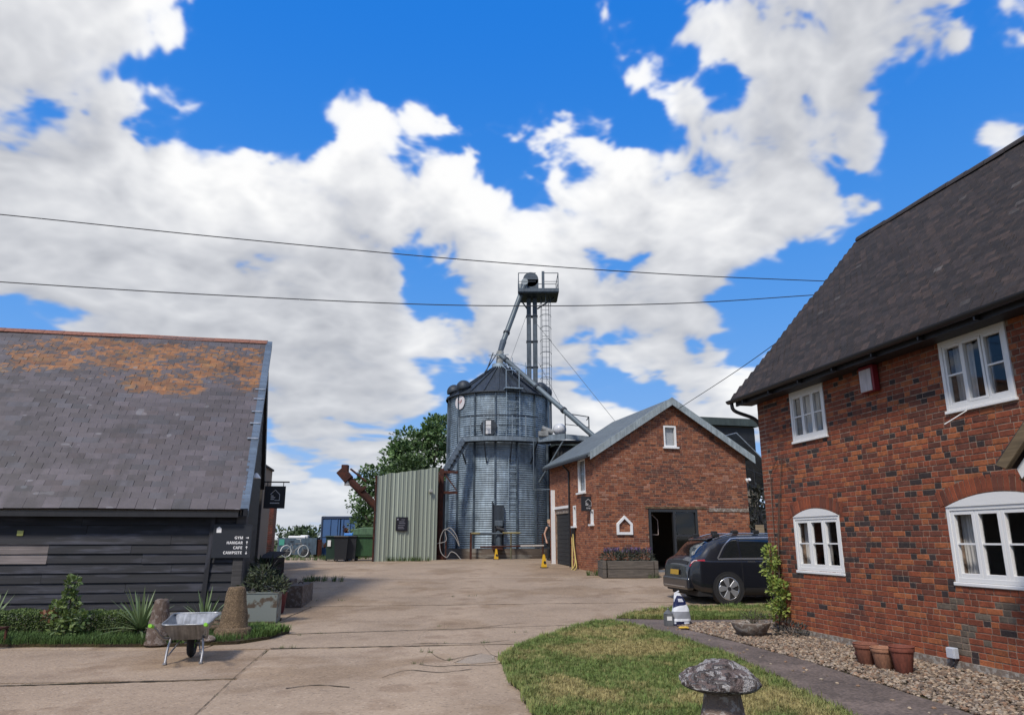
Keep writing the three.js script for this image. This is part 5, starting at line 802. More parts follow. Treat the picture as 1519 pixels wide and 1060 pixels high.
// ------------------------------------------------------------------ pale green shed wall, bins, container and what stands at the far side of the yard
{
  const a = V(-5.93, 0, -32.2), b = V(-3.42, 0, -34.0), L = a.distanceTo(b), turn = Math.atan2(-(b.z - a.z), b.x - a.x), sh = thing('corrugated_shed', 'pale green ribbed metal shed with a ragged sloping top edge', 'shed', a.x, 0.64, 32.2, turn);
  const green = mat([0.42, 0.475, 0.385], 0.6, { map: again(T.streak, 1.4), vertexColors: true }), R = rng(3), n = 5, hAt = (x) => lerp(3.66, 4.2, x / L) + 0.07 * perlin.noise(x * 2.3, 0, 4);
  for (let k = 0; k < n; k++) {
    const x0 = k * L / n, w = L / n, v = 0.92 + 0.14 * R();
    const prof = (u) => { const t = (u * 3) % 1; return t < 0.12 ? t / 0.12 : t < 0.28 ? 1 : t < 0.4 ? (0.4 - t) / 0.12 : 0; };
    const g = grid(36, 1, (u, q) => { const x = x0 + u * w * 1.01; return [x, q ? hAt(x) - (k < 2 && R() < 0.05 ? 0.1 * R() : 0) : 0, 0.028 * prof(u) + (k % 2) * 0.006]; });
    part('cladding_sheet', tint(g, v, v, v), green, sh);
  }
  part('side_cladding', [bar(V(0.05, 1.8, -0.03), V(2.0, 1.8, -3), 0.05, 3.6)], green, sh); part('side_cladding', [bar(V(L - 0.02, 2.0, -0.03), V(L + 1.0, 2.0, -2.0), 0.05, 4.0)], green, sh);
  part('roof', [ext([[0.03, 0.0], [L, 0.0], [L + 1, 2.0], [2.0, 3.0]], 0.05).rotateX(-Math.PI / 2).translate(0, 3.52, -0.03)], M.rust, sh); part('edge_trim', [bx(0.06, 3.66, 0.06, -0.02, 1.83, 0.02)], M.rust, sh);
  const at = (x, y, z) => { sh.updateMatrixWorld(true); return sh.localToWorld(V(x, y, z)); };
  { const p = at(1.28, 1.3, 0.06), s = thing('notice_board', 'small dark notice board with faint white lines on the green shed', 'sign', p.x, p.y, -p.z, turn); part('board', [rb(0.58, 0.6, 0.02, 0.004, 0, 0.3, 0)], M.black, s); part('print', [face(0.56, 0.58).translate(0, 0.3, 0.0125)], canvasMat(256, 256, (c, w, h) => { c.fillStyle = '#1c1d25'; c.fillRect(0, 0, w, h); c.fillStyle = '#a9a9b2'; c.beginPath(); c.moveTo(18, 34); c.lineTo(32, 20); c.lineTo(46, 34); c.lineTo(46, 54); c.lineTo(18, 54); c.fill(); for (const [x, y, l] of [[110, 40, 80], [60, 78, 120], [60, 110, 140], [40, 150, 150], [40, 182, 120], [40, 208, 140]]) c.fillRect(x, y, l, 6); }), s); }
  { const p = at(2.68, 3.02, 0.05), s = thing('bulkhead_light', 'small pale bulkhead light high on the green shed', 'lamp', p.x, p.y, -p.z, turn); part('casing', [rb(0.16, 0.14, 0.1, 0.02, 0, 0.07, 0.04)], mat([0.35, 0.36, 0.33], 0.6), s); part('bracket', [bx(0.05, 0.04, 0.1, -0.02, 0.0, 0.03)], M.black, s); }
  { // auger sticking out over the shed roof
    const t = thing('grain_auger', 'rusty grain auger tube rising over the corner of the green shed', 'auger'), p0 = pix(512, 705, 33.4), p1 = pix(562, 756, 33.6), p2 = pix(536, 724, 33.45); part('tube', [rod(p0, p1, 0.17, 12)], M.rust, t); part('drive_shaft', [rod(p0.clone().add(V(0.22, 0.3, 0)), p2.clone().add(V(0.2, 0.3, 0)), 0.05)], M.rust, t); part('head_box', [rb(0.42, 0.62, 0.4, 0.03, 0, 0, 0, 0, 0, 0.75).translate(p0.x - 0.02, p0.y + 0.02, p0.z)], M.rust, t); part('drive_guard', [rb(0.3, 0.4, 0.3, 0.03, p0.x - 0.02, p0.y + 0.28, p0.z)], M.rust, t); part('outlet', [cy(0.13, 0.15, 0.3, 12, p0.x + 0.12, p0.y - 0.3, p0.z)], mat([0.25, 0.25, 0.25], 0.6), t); part('collar', [rod(p2, p2.clone().lerp(p1, 0.1), 0.21, 12)], M.rust, t);
  }
}
{ // wheeled bins
  const mk = (px, d, col, label, w = 0.56, lidOpen = 0, lidCol) => {
    const p = pix(px, 833, d), t = thing('wheelie_bin', label, 'bin', p.x, gh(p.x, d), d, 0.15), m = mat(col, 0.5), q = (r) => V(0, 0, 0);
    const g = new THREE.CylinderGeometry(w * 0.7071, w * 0.7071 * 0.82, 0.92, 4, 1); g.rotateY(Math.PI / 4).scale(1, 1, 1.22).translate(0, 0.54, 0); part('body', [boxUV(finish(g.toNonIndexed()))], m, t); t.children[0].geometry.computeVertexNormals();
    part('lid', [rb(w + 0.06, 0.07, w * 1.22 + 0.08, 0.03, 0, 1.04, 0.02, lidOpen)], lidCol ? mat(lidCol, 0.5) : m, t); part('handle', [rod(V(-w / 2, 1.0, -w * 0.66), V(w / 2, 1.0, -w * 0.66), 0.02)], m, t);
    for (const s of [-1, 1]) part('wheel', [cy(0.1, 0.1, 0.05, 14, s * w * 0.46, 0.1, -w * 0.5, 0, 0, Math.PI / 2)], M.black, t); return t;
  };
  const a = mk(491, 32.8, [0.012, 0.035, 0.024], 'dark green wheelie bin with a white label beside the blue container', 0.5); part('label', [rb(0.14, 0.26, 0.01, 0.002, -0.1, 0.75, 0.335)], M.white, a);
  mk(505, 32.3, [0.012, 0.014, 0.017], 'black wheelie bin between the dark green bin and another black one', 0.58, 0, [0.05, 0.05, 0.045]); mk(519.5, 32.6, [0.014, 0.016, 0.02], 'black wheelie bin next to the big green waste container', 0.46);
  { const p = pix(517, 799, 33.6), t = thing('blue_bin', 'bright blue lidded bin mostly hidden behind the black wheelie bins', 'bin', p.x, gh(p.x, 33.7), 33.7); part('body', [rb(0.36, 1.0, 0.4, 0.05, 0, 0.5, 0)], mat([0.02, 0.1, 0.32], 0.5), t); part('lid', [rb(0.4, 0.16, 0.44, 0.05, 0, 1.1, 0)], mat([0.03, 0.19, 0.55], 0.45), t); }
  const p = pix(541, 833, 33.2), t = thing('waste_container', 'large green four-wheeled waste container with pale green lid', 'bin', p.x + 0.12, gh(p.x, 33.2), 33.2, 0.08), gm = mat([0.03, 0.095, 0.032], 0.5, { map: T.streak }), lm = mat([0.10, 0.19, 0.105], 0.5, { map: T.streak });
  const body = ext([[-0.58, 0], [0.58, 0], [0.66, 0.85], [-0.66, 0.85]], 0.95, 0.03).translate(0, 0.18, -0.5); part('body', [body], gm, t); part('rim', [rb(1.42, 0.08, 1.1, 0.02, 0, 1.04, 0)], gm, t);
  part('lid', [ext([[-0.64, 0], [0.64, 0], [0.6, 0.26], [0.2, 0.33], [-0.2, 0.33], [-0.6, 0.26]], 0.95, 0.03).translate(0, 1.09, -0.5)], lm, t); for (const x of [-0.4, -0.1, 0.2]) part('lid_rib', [bx(0.04, 0.27, 0.02, x, 1.24, 0.492)], lm, t);
  for (const x of [-0.5, 0.5]) for (const z of [-0.35, 0.35]) part('wheel', [cy(0.09, 0.09, 0.05, 12, x, 0.09, z, 0, 0, Math.PI / 2)], M.black, t); part('trunnion', [cy(0.04, 0.04, 0.1, 10, -0.7, 1.0, 0, 0, 0, Math.PI / 2)], M.black, t);
}
{ // shipping container
  const d = 47, x0 = pix(475, 800, d).x, x1 = pix(532.5, 800, d).x, w = x1 - x0, y0 = gh(-10, d), h = 2.5, t = thing('shipping_container', 'faded blue shipping container with rust patches at its door end', 'container', (x0 + x1) / 2, y0, d), R = rng(4);
  const bl = mat([0.045, 0.115, 0.27], 0.6, { map: tex(256, (u, v) => { const r = sstep(0.64, 0.72, tn(u, v, 6, 4, 301)); return mix3([0.95, 0.95, 0.95], [0.9, 0.62, 0.5], r); }, 2.2) });
  part('side_wall', [grid(60, 1, (u, v) => [-w / 2 + 0.02 * Math.sin(u * 150), v * h, -u * 6 - 0.1])], bl, t); part('side_wall', [grid(60, 1, (u, v) => [w / 2 + 0.02 * Math.sin(u * 150), v * h, -u * 6 - 0.1])], bl, t); part('roof', [bx(w, 0.06, 6, 0, h, -3.1)], bl, t); part('end_wall', [bx(w, h, 0.05, 0, h / 2, -6.1)], bl, t);
  part('door_frame', [bx(0.1, h, 0.12, -w / 2 + 0.05, h / 2, 0), bx(0.1, h, 0.12, w / 2 - 0.05, h / 2, 0), bx(w - 0.2, 0.12, 0.12, 0, h - 0.06, 0), bx(w - 0.2, 0.12, 0.12, 0, 0.1, 0)], mat([0.02, 0.035, 0.07], 0.7), t);
  for (const s of [-1, 1]) { const D = part('door', [bx(w / 2 - 0.13, h - 0.26, 0.04, s * (w / 4 - 0.03), h / 2, -0.01)], bl, t); part('locking_bar', [rod(V(s * 0.18, 0.15, 0.05), V(s * 0.18, h - 0.15, 0.05), 0.022)], bl, D); part('locking_bar', [rod(V(s * 0.62, 0.15, 0.05), V(s * 0.62, h - 0.15, 0.05), 0.022)], bl, D); part('door_seam', [bx(w / 2 - 0.2, 0.05, 0.02, s * (w / 4 - 0.03), 1.25, 0.022)], mat([0.02, 0.04, 0.09], 0.7), D); }
  for (const [x, y, r] of [[0.35, 1.7, 0.16], [0.42, 1.5, 0.12], [-0.85, 0.75, 0.17], [-0.72, 0.65, 0.1], [0.2, 1.9, 0.08]]) { const o = []; for (let i = 0; i < 12; i++) { const a = i / 12 * 6.283, k = r * (0.6 + 0.6 * R()); o.push([x + Math.cos(a) * k, y + Math.sin(a) * k * 1.2]); } part('rust_patch', [ext(o, 0.004).translate(0, 0, 0.0125)], M.rust, t); }
  const rc = mat([0.06, 0.045, 0.04], 0.9, { map: T.rust }); { const s = thing('rusty_container', 'brown rusted steel box behind the blue container', 'container', x1 + 0.9, y0, d + 1.5); part('wall', [bx(1.6, 2.25, 2, 0, 1.12, 0)], rc, s); part('roof', [bx(1.66, 0.08, 2.05, 0, 2.29, 0)], rc, s); }
  // low blue trough trailer with lettering worn away
  const a0 = pix(411, 815, 46.5).x, a1 = pix(469, 815, 46.5).x, tw = a1 - a0, k = thing('blue_trailer', 'low weathered blue trailer body with faded dark lettering by the container', 'trailer', (a0 + a1) / 2, gh(-13, 46.5), 46.5);
  part('side_panel', [rb(tw, 1.0, 0.06, 0.01, 0, 0.68, 0)], mat([0.075, 0.12, 0.165], 0.7, { map: T.streak }), k); part('side_panel', [rb(tw, 1.0, 0.06, 0.01, 0, 0.68, -1.8)], mat([0.075, 0.12, 0.165], 0.7, { map: T.streak }), k); part('end_panel', [bx(0.06, 1.0, 1.74, -tw / 2 + 0.03, 0.68, -0.9)], M.steel, k); part('end_panel', [bx(0.06, 1.0, 1.74, tw / 2 - 0.03, 0.68, -0.9)], M.steel, k); part('floor', [bx(tw - 0.12, 0.08, 1.7, 0, 0.24, -0.9)], M.steel, k);
  part('worn_lettering', [0, 1, 2, 3, 4, 5, 6].map((i) => bx(0.14, 0.16, 0.006, -0.75 + i * 0.25, 0.8 - 0.0 * i, 0.034)).concat([0, 1, 2, 3, 4, 5].map((i) => bx(0.2, 0.07, 0.006, -0.9 + i * 0.34, 0.5, 0.034))), mat([0.035, 0.05, 0.07], 0.8), k); part('green_plate', [rb(0.32, 0.36, 0.02, 0.004, -tw / 2 + 0.26, 0.92, 0.045)], mat([0.05, 0.27, 0.2], 0.6), k);
  for (const s of [-1, 1]) part('wheel', [cy(0.28, 0.28, 0.14, 18, s * 0.6, 0.24, 0.12, Math.PI / 2)], M.black, k); part('load', [rb(1.1, 0.22, 0.5, 0.06, -0.1, 1.2, -0.4), rb(0.5, 0.3, 0.4, 0.06, 0.3, 1.2, -0.5)], M.white, k);
  const rs = thing('rusty_hurdle', 'upright rusty metal panel between the trailer and the blue container', 'hurdle', pix(471, 815, 46.6).x, gh(-12, 46.6), 46.6); part('sheet', [grid(24, 1, (u, v) => [u * 0.5 - 0.25, v * 1.05, 0.03 * Math.sin(u * 40)])], M.rust, rs); part('rail', [bx(0.5, 0.05, 0.06, 0, 1.06, 0)], M.rust, rs);
}
{ // bicycle with white tyres
  const p = pix(436, 829, 42), t = thing('bicycle', 'bicycle with white tyres parked in front of the blue trailer', 'bicycle', p.x, gh(p.x, 42), 42, 0.75), fm = mat([0.25, 0.24, 0.22], 0.5), wt = mat([0.6, 0.6, 0.58], 0.6);
  for (const x of [-0.52, 0.52]) { const w = part('wheel', [finish(new THREE.TorusGeometry(0.31, 0.028, 8, 32)).translate(x, 0.34, 0)], wt, t); const sp = []; for (let i = 0; i < 10; i++) { const a = i * 0.628; sp.push(rod(V(x, 0.34, 0), V(x + Math.cos(a) * 0.3, 0.34 + Math.sin(a) * 0.3, 0), 0.004, 4)); } part('spokes', sp, fm, w); }
  part('frame', [rod(V(-0.52, 0.34, 0), V(-0.08, 0.3, 0), 0.016), rod(V(-0.08, 0.3, 0), V(-0.2, 0.78, 0), 0.02), rod(V(-0.2, 0.72, 0), V(0.36, 0.76, 0), 0.02), rod(V(-0.08, 0.3, 0), V(0.36, 0.68, 0), 0.022), rod(V(-0.52, 0.34, 0), V(-0.19, 0.7, 0), 0.014), rod(V(0.34, 0.84, 0), V(0.52, 0.34, 0), 0.018)], fm, t);
  part('saddle', [rb(0.24, 0.06, 0.13, 0.025, -0.22, 0.86, 0), rod(V(-0.2, 0.76, 0), V(-0.21, 0.85, 0), 0.014)], M.black, t); part('handlebar', [rod(V(0.33, 0.86, 0), V(0.31, 0.96, 0), 0.016), tube([V(0.2, 1.0, -0.27), V(0.33, 0.98, -0.1), V(0.33, 0.98, 0.1), V(0.2, 1.0, 0.27)], 0.013)], wt, t); part('chainring', [cy(0.09, 0.09, 0.012, 18, -0.08, 0.3, 0.04, Math.PI / 2)], fm, t);
}
function cone(px, py, d, label) {   // folded caution cone, yellow with a dark disc
  const p = pix(px, py, d), t = thing('caution_cone', label, 'caution cone', p.x, gh(p.x, d) + 0.0, d, 0.3, 'yellow caution cones'), ym = mat([0.62, 0.37, 0.02], 0.5);
  const g = new THREE.CylinderGeometry(0.075, 0.19, 0.66, 4, 1).rotateY(Math.PI / 4); part('body', [boxUV(finish(g.toNonIndexed())).translate(0, 0.35, 0)], ym, t); t.children[0].geometry.computeVertexNormals(); part('base', [rb(0.36, 0.04, 0.36, 0.01, 0, 0.02, 0)], M.black, t); part('top', [rb(0.1, 0.06, 0.1, 0.02, 0, 0.7, 0)], ym, t); part('symbol', [cy(0.075, 0.075, 0.006, 18, 0.01, 0.3, 0.128, Math.PI / 2 - 0.17)], M.black, t); t.scale.setScalar(0.66);
}
cone(736, 829, 34.9, 'yellow caution cone standing at the foot of the silo'); cone(807, 842, 28.3, 'yellow caution cone standing in the open yard near the side door');

// ------------------------------------------------------------------ trees, far hedge, wires
function tree(name, label, clumps, d, base, seed, n, size, c0, c1) {
  const R = rng(seed), k = (px) => px / FOC * d * 1.01, b = pix(base, 830, d), t = thing(name, label, 'tree', b.x, gh(b.x, d), d), y0 = gh(b.x, d), limbs = [];
  const cs = clumps.map(([x, y, r]) => { const p = pix(x, y, d + (R() - 0.5) * 3); return { p: V(p.x - b.x, p.y - y0, p.z + d), r: k(r) }; });
  const fork = V(0.1, Math.max(1.2, Math.min(...cs.map((c) => c.p.y)) * 0.7), 0);
  part('trunk', [rod(V(0, -0.1, 0), fork, 0.26, 10, 0.19)], mat([0.085, 0.07, 0.055], 0.95, { map: T.wood, bumpMap: T.wood, bumpScale: 0.02 }), t);
  for (const c of cs) limbs.push(tube([fork, fork.clone().lerp(c.p, 0.5).add(V((R() - 0.5) * 0.4, 0.2, (R() - 0.5) * 0.4)), c.p], 0.06, 10, 5)); part('limbs', limbs, mat([0.075, 0.062, 0.05], 0.95), t);
  const lv = []; for (const c of cs) { const subs = 9; for (let s = 0; s < subs; s++) { const a = V(R() - 0.5, R() - 0.4, R() - 0.5).normalize().multiplyScalar(c.r * (0.5 + 0.4 * R())), q = c.p.clone().add(a), rr = c.r * (0.36 + 0.28 * R()), v = 0.8 + 0.5 * R(); lv.push(leaves(Math.round(n * c.r * c.r / 9), inBall(q.x, q.y, q.z, rr, rr * 0.7, rr), size, R, c0.map((x) => x * v), c1.map((x) => x * v))); } }
  part('crown', lv, M.leafGreen(1, 1, 1), t);
}
tree('broadleaf_tree', 'large mid-green tree behind the shed and silo', [[640, 650, 32], [612, 664, 32], [590, 690, 26], [655, 690, 40], [618, 712, 38], [655, 640, 26], [585, 712, 22], [650, 730, 40], [600, 745, 36]], 46, 625, 81, 760, 0.23, [0.05, 0.11, 0.028], [0.115, 0.2, 0.055]);
tree('broadleaf_tree', 'smaller dark green tree behind the waste bins', [[552, 705, 17], [546, 728, 20], [530, 750, 14], [556, 752, 22], [545, 778, 22], [562, 790, 22]], 43, 552, 82, 850, 0.2, [0.04, 0.095, 0.022], [0.095, 0.17, 0.045]);
{
  const R = rng(91), lv = [];
  for (let x = -95; x < 60; x += 1.7) { const d = 122 + 6 * perlin.noise(x * 0.05, 0, 2), h = 2.7 + 1.6 * Math.abs(perlin.noise(x * 0.16, 4, 2)) + 0.5 * R(); lv.push(leaves(130, inBall(x, gh(0, d) + h * 0.55, -d, 1.4, h * 0.6, 1.4), 0.55, R, [0.04, 0.07, 0.022], [0.10, 0.145, 0.045])); }
  const m = part('hedgerow', lv, M.leafGreen(1, 1, 1)); m.userData.kind = 'stuff';
  const lw = []; for (let x = -30; x < -9; x += 0.9) lw.push(leaves(60, inBall(x, gh(0, 58) + 0.3, -58 - 2 * R(), 0.8, 0.45, 0.8), 0.3, R, [0.07, 0.12, 0.03], [0.14, 0.19, 0.06])); part('field_weeds', lw, M.leafGreen(1, 1, 1)).userData.kind = 'stuff';
  tree('field_tree', 'rounded tree standing in the far hedge beyond the trailer', [[447, 793, 11], [438, 796, 9], [456, 796, 9], [462, 800, 7], [430, 799, 7]], 112, 446, 95, 110, 0.7, [0.03, 0.06, 0.02], [0.07, 0.11, 0.035]);
  tree('field_tree', 'small dark bush standing alone in the far hedge', [[432, 797, 6], [428, 800, 5]], 116, 431, 96, 130, 0.6, [0.02, 0.04, 0.018], [0.04, 0.06, 0.025]);
  const p = pix(438.5, 792, 150), t = thing('utility_pole', 'distant wooden utility pole above the far hedge', 'pole', p.x, gh(p.x, 150) - 0.2, 150); part('pole', [cy(0.1, 0.14, 4.6, 8, 0, 2.3, 0)], M.dark, t); part('crossarm', [bx(1.6, 0.12, 0.12, 0, 4.3, 0)], M.dark, t);
  const wm = mat([0.02, 0.02, 0.022], 0.6);
  const wire = (pts, label) => { const m2 = part('overhead_wire', [tube(pts.map((q) => pix(...q)), 0.011, 80, 5)], wm); m2.userData = { label, category: 'wire', group: 'wires over the yard' }; };
  wire([[-300, 290, 13], [0, 318, 13.2], [330, 352, 13.7], [700, 386, 14.5], [1000, 407, 15.3], [1250, 418, 16.3]], 'upper overhead wire, sloping from the barn side down to the cottage roof');
  wire([[-300, 397, 13], [0, 418, 13.2], [330, 438, 13.7], [700, 453, 14.5], [1000, 450, 15.3], [1230, 436, 16.3]], 'lower overhead wire, sagging between the barn side and the cottage roof');
  wire([[1215, 462, 16.4], [1100, 545, 21], [1005, 607, 26.4]], 'short wire running from the cottage roof to the peak of the brick gable');
}

// ------------------------------------------------------------------ the dark estate car
{
  const hd = rad(80), dir = [Math.sin(hd), Math.cos(hd)];          // heading: x, depth
  const rw = pix(1083, 897, 1), k = (EYE - 0.1) / (EYE - rw.y), rx = rw.x * k, rd = k + 0.1;   // rear wheel on the near side
  const car = thing('parked_car', 'black estate car with chrome window line parked behind the cottage', 'car', rx, gh(rx, rd), rd, Math.atan2(dir[1], dir[0]));
  // own axes: x forward from the rear axle, z to the near side; origin under the near rear wheel
  const ZC = -0.86, RA = 0.93;
  const cr = (xs, v) => (x) => { if (x <= xs[0]) return v[0]; for (let i = 0; i + 1 < xs.length; i++) if (x <= xs[i + 1]) { const t = (x - xs[i]) / (xs[i + 1] - xs[i]); return lerp(v[i], v[i + 1], t * t * (3 - 2 * t) * 0.5 + t * 0.5); } return v[v.length - 1]; };
  const topY = cr([0, 0.03, 0.1, 0.2, 0.6, 0.85, 1.3, 2.1, 2.7, 3.05, 3.5, 3.9, 4.4, 4.58, 4.66], [0.62, 0.88, 1.02, 1.1, 1.44, 1.54, 1.61, 1.62, 1.58, 1.44, 1.14, 1.03, 0.9, 0.76, 0.55]);
  const wid = cr([0, 0.08, 0.3, 0.8, 2.2, 3.6, 4.2, 4.5, 4.66], [0.74, 0.82, 0.9, 0.935, 0.935, 0.93, 0.88, 0.76, 0.5]);
  const bot = cr([0, 0.3, 0.9, 4.0, 4.66], [0.42, 0.3, 0.22, 0.22, 0.34]);
  const S = (x, q) => {          // q 0..1 from the near sill over the roof to the far sill
    const side = q < 0.5 ? 1 : -1, t = q < 0.5 ? q * 2 : (1 - q) * 2, w = wid(x), T0 = topY(x), B = bot(x), belt = Math.min(0.99, T0 - 0.08), c = [[w * 0.9, B], [w * 0.985, B + 0.1], [w, lerp(B, belt, 0.5)], [w * 0.985, belt - 0.05], [w * 0.955, belt + 0.01], [lerp(w * 0.955, w * 0.74, 0.55), lerp(belt, T0, 0.6)], [w * 0.735, T0 - Math.min(0.07, (T0 - belt) * 0.3)], [w * 0.6, T0 - 0.015], [w * 0.3, T0 - 0.002], [0, T0]];
    const f = t * (c.length - 1), i = Math.min(c.length - 2, Math.floor(f)), u = f - i, g = (j) => c[clamp(j, 0, c.length - 1)];
    const cat = (a, b, d, e) => 0.5 * (2 * b + (d - a) * u + (2 * a - 5 * b + 4 * d - e) * u * u + (3 * b - a - 3 * d + e) * u * u * u);
    const z = cat(g(i - 1)[0], g(i)[0], g(i + 1)[0], g(i + 2)[0]), y = cat(g(i - 1)[1], g(i)[1], g(i + 1)[1], g(i + 2)[1]); return V(x - RA, y, side * z + ZC);
  };
  const patch = (x0, x1, q0, q1, nu, nv, off) => { const N = (x, q) => { const a = S(x + 0.01, q).sub(S(x - 0.01, q)), b = S(x, q + 0.005).sub(S(x, q - 0.005)); return b.cross(a).normalize().negate(); }; return grid(nu, nv, (u, v) => { const x = typeof x0 === 'function' ? lerp(x0(v), x1(v), u) : lerp(x0, x1, u), q = typeof q0 === 'function' ? lerp(q0(u), q1(u), v) : lerp(q0, q1, v), p = S(x, q); if (off) { const n = N(x, q), c = V(p.x, 0.8, ZC); if (n.dot(p.clone().sub(c)) < 0) n.negate(); p.addScaledVector(n, off); } return [p.x, p.y, p.z]; }); };
  const paint = new THREE.MeshPhysicalMaterial({ color: new THREE.Color().setRGB(0.006, 0.007, 0.011), roughness: 0.32, metalness: 0, clearcoat: 0.8, clearcoatRoughness: 0.04, side: THREE.DoubleSide });
  const glass = new THREE.MeshPhysicalMaterial({ color: new THREE.Color().setRGB(0.008, 0.01, 0.011), roughness: 0.04, clearcoat: 1, side: THREE.DoubleSide }), chrome = mat([0.6, 0.62, 0.65], 0.2, { metalness: 0.9 }), trim = mat([0.012, 0.012, 0.013], 0.7);
  const xs = []; for (let i = 0; i <= 90; i++) { const t = i / 90; xs.push(4.66 * (t < 0.25 ? Math.pow(t / 0.25, 1.5) * 0.2 : 0.2 + (t - 0.25) / 0.75 * 0.8)); }
  const shell = grid(90, 72, (u, v) => S(xs[Math.round(u * 90)], v).toArray()), cap = (x) => { const o = [], c = V(x - RA, 0.5, ZC); for (let i = 0; i < 40; i++) { const a = S(x, i / 40), b = S(x, (i + 1) / 40); o.push(c.x, c.y, c.z, a.x, a.y, a.z, b.x, b.y, b.z); } const a = S(x, 0), b = S(x, 1); o.push(c.x, c.y, c.z, b.x, b.y, b.z, a.x, a.y, a.z); return boxUV(raw(o)); };
  part('body', [shell, cap(0), cap(4.66)], paint, car); part('underbody', [bx(4.2, 0.12, 1.6, 2.33 - RA, 0.25, ZC)], trim, car);
  // q of the belt is about 0.225, of the roof edge about 0.34
  for (const s of [0, 1]) {
    const Q = (q) => (s ? 1 - q : q), side = (x0, x1, t0, t1) => patch((v) => lerp(x0, t0, v), (v) => lerp(x1, t1, v), Q(0.236), Q(0.318), 8, 6, 0.006);
    const g = part('side_window', [side(0.82, 1.28, 1.2, 1.3)], glass, car); part('side_window', [side(1.34, 2.16, 1.36, 2.14)], glass, car); part('side_window', [side(2.24, 3.2, 2.22, 2.84)], glass, car);
    part('chrome_line', [patch((v) => lerp(0.72, 0.73, v), (v) => 3.3, Q(0.226), Q(0.234), 30, 1, 0.008), patch((v) => 1.14, (v) => 2.9, Q(0.32), Q(0.327), 30, 1, 0.008), patch((v) => lerp(0.7, 1.12, v), (v) => lerp(0.74, 1.17, v), Q(0.234), Q(0.32), 2, 8, 0.008)], chrome, car);
    part('sill_trim', [patch(1.35, 3.25, Q(0.002), Q(0.07), 20, 3, 0.008)], trim, car);
    for (const x of [1.3, 2.2]) part('door_seam', [patch(x, x + 0.012, Q(0.07), Q(0.222), 1, 10, 0.003)], trim, car); for (const x of [1.46, 2.36]) part('door_handle', [patch(x, x + 0.2, Q(0.196), Q(0.204), 6, 2, 0.018)], chrome, car);
    part('taillight', [patch((v) => 0.06, (v) => 0.4, Q(0.2), Q(0.232), 8, 3, 0.008)], mat([0.3, 0.015, 0.02], 0.2), car);
    part('taillight_lens', [patch((v) => 0.09, (v) => 0.22, Q(0.212), Q(0.226), 4, 2, 0.012)], mat([0.6, 0.55, 0.55], 0.2), car);
    part('roof_rail', [tube([0.75, 1.2, 1.8, 2.4, 2.75].map((x) => S(x, Q(0.375)).add(V(0, x > 0.9 && x < 2.6 ? 0.035 : 0.005, 0))), 0.017, 30, 6)], chrome, car);
    for (const x of [0.85, 1.35, 1.9]) part('roof_bar_foot', [rb(0.16, 0.09, 0.1, 0.02, ...S(x, Q(0.385)).add(V(0, 0.06, 0)).toArray())], trim, car);
  }
  part('rear_window', [patch((v) => 0.22, (v) => 0.6, 0.385, 0.615, 6, 14, 0.006)], glass, car); part('spoiler', [rb(0.24, 0.035, 1.14, 0.015, 0.74 - RA, 1.515, ZC, 0, 0, 0.3)], paint, car);
  part('windscreen', [patch((v) => 2.86, (v) => 3.42, 0.385, 0.615, 8, 14, 0.006)], glass, car);
  part('light_bar', [patch((v) => 0.055, (v) => 0.09, 0.3, 0.7, 2, 20, 0.008)], trim, car);
  const plate = canvasMat(260, 56, (c, w, h) => { c.fillStyle = '#a8862a'; c.fillRect(0, 0, w, h); }); part('number_plate', [face(0.52, 0.12).rotateY(-Math.PI / 2).rotateZ(-0.1).translate(-RA - 0.022, 0.72, ZC)], plate, car);
  part('rear_bumper', [rb(0.2, 0.3, 1.6, 0.07, 0.06 - RA, 0.47, ZC)], paint, car); part('diffuser', [rb(0.16, 0.12, 1.3, 0.03, 0.1 - RA, 0.34, ZC)], trim, car); part('bumper_strip', [bx(0.012, 0.02, 1.3, -0.042 - RA, 0.4, ZC)], chrome, car);
  for (const [x, zs] of [[0, 1], [0, -1], [2.77, 1], [2.77, -1]]) {
    const z = ZC + zs * 0.84, o = zs; part('arch_lining', [cy(0.388, 0.388, 0.21, 32, x, 0.365, ZC + zs * 0.832, Math.PI / 2)], trim, car);
    const w = part('wheel', [finish(new THREE.TorusGeometry(0.3, 0.066, 10, 36)).scale(1, 1, 1.6).translate(x, 0.365, z)], mat([0.014, 0.014, 0.015], 0.85), car);
    part('rim', [finish(new THREE.TorusGeometry(0.25, 0.012, 8, 36)).translate(x, 0.365, z + o * 0.1)], chrome, w); part('disc', [cy(0.245, 0.245, 0.05, 28, x, 0.365, z + o * 0.06, Math.PI / 2)], trim, w);
    const sp = []; for (let i = 0; i < 5; i++) { const a = i * 1.2566 + 0.3; sp.push(ext([[-0.03, 0.03], [0.03, 0.03], [0.075, 0.215], [0.04, 0.247], [-0.04, 0.247], [-0.075, 0.215]], 0.02, 0.005).rotateZ(a).translate(x, 0.365, z + o * 0.1 - 0.01)); } part('spokes', sp, mat([0.4, 0.41, 0.43], 0.3, { metalness: 0.6 }), w); part('hub', [cy(0.045, 0.045, 0.03, 16, x, 0.365, z + o * 0.11, Math.PI / 2)], trim, w);
  }
}

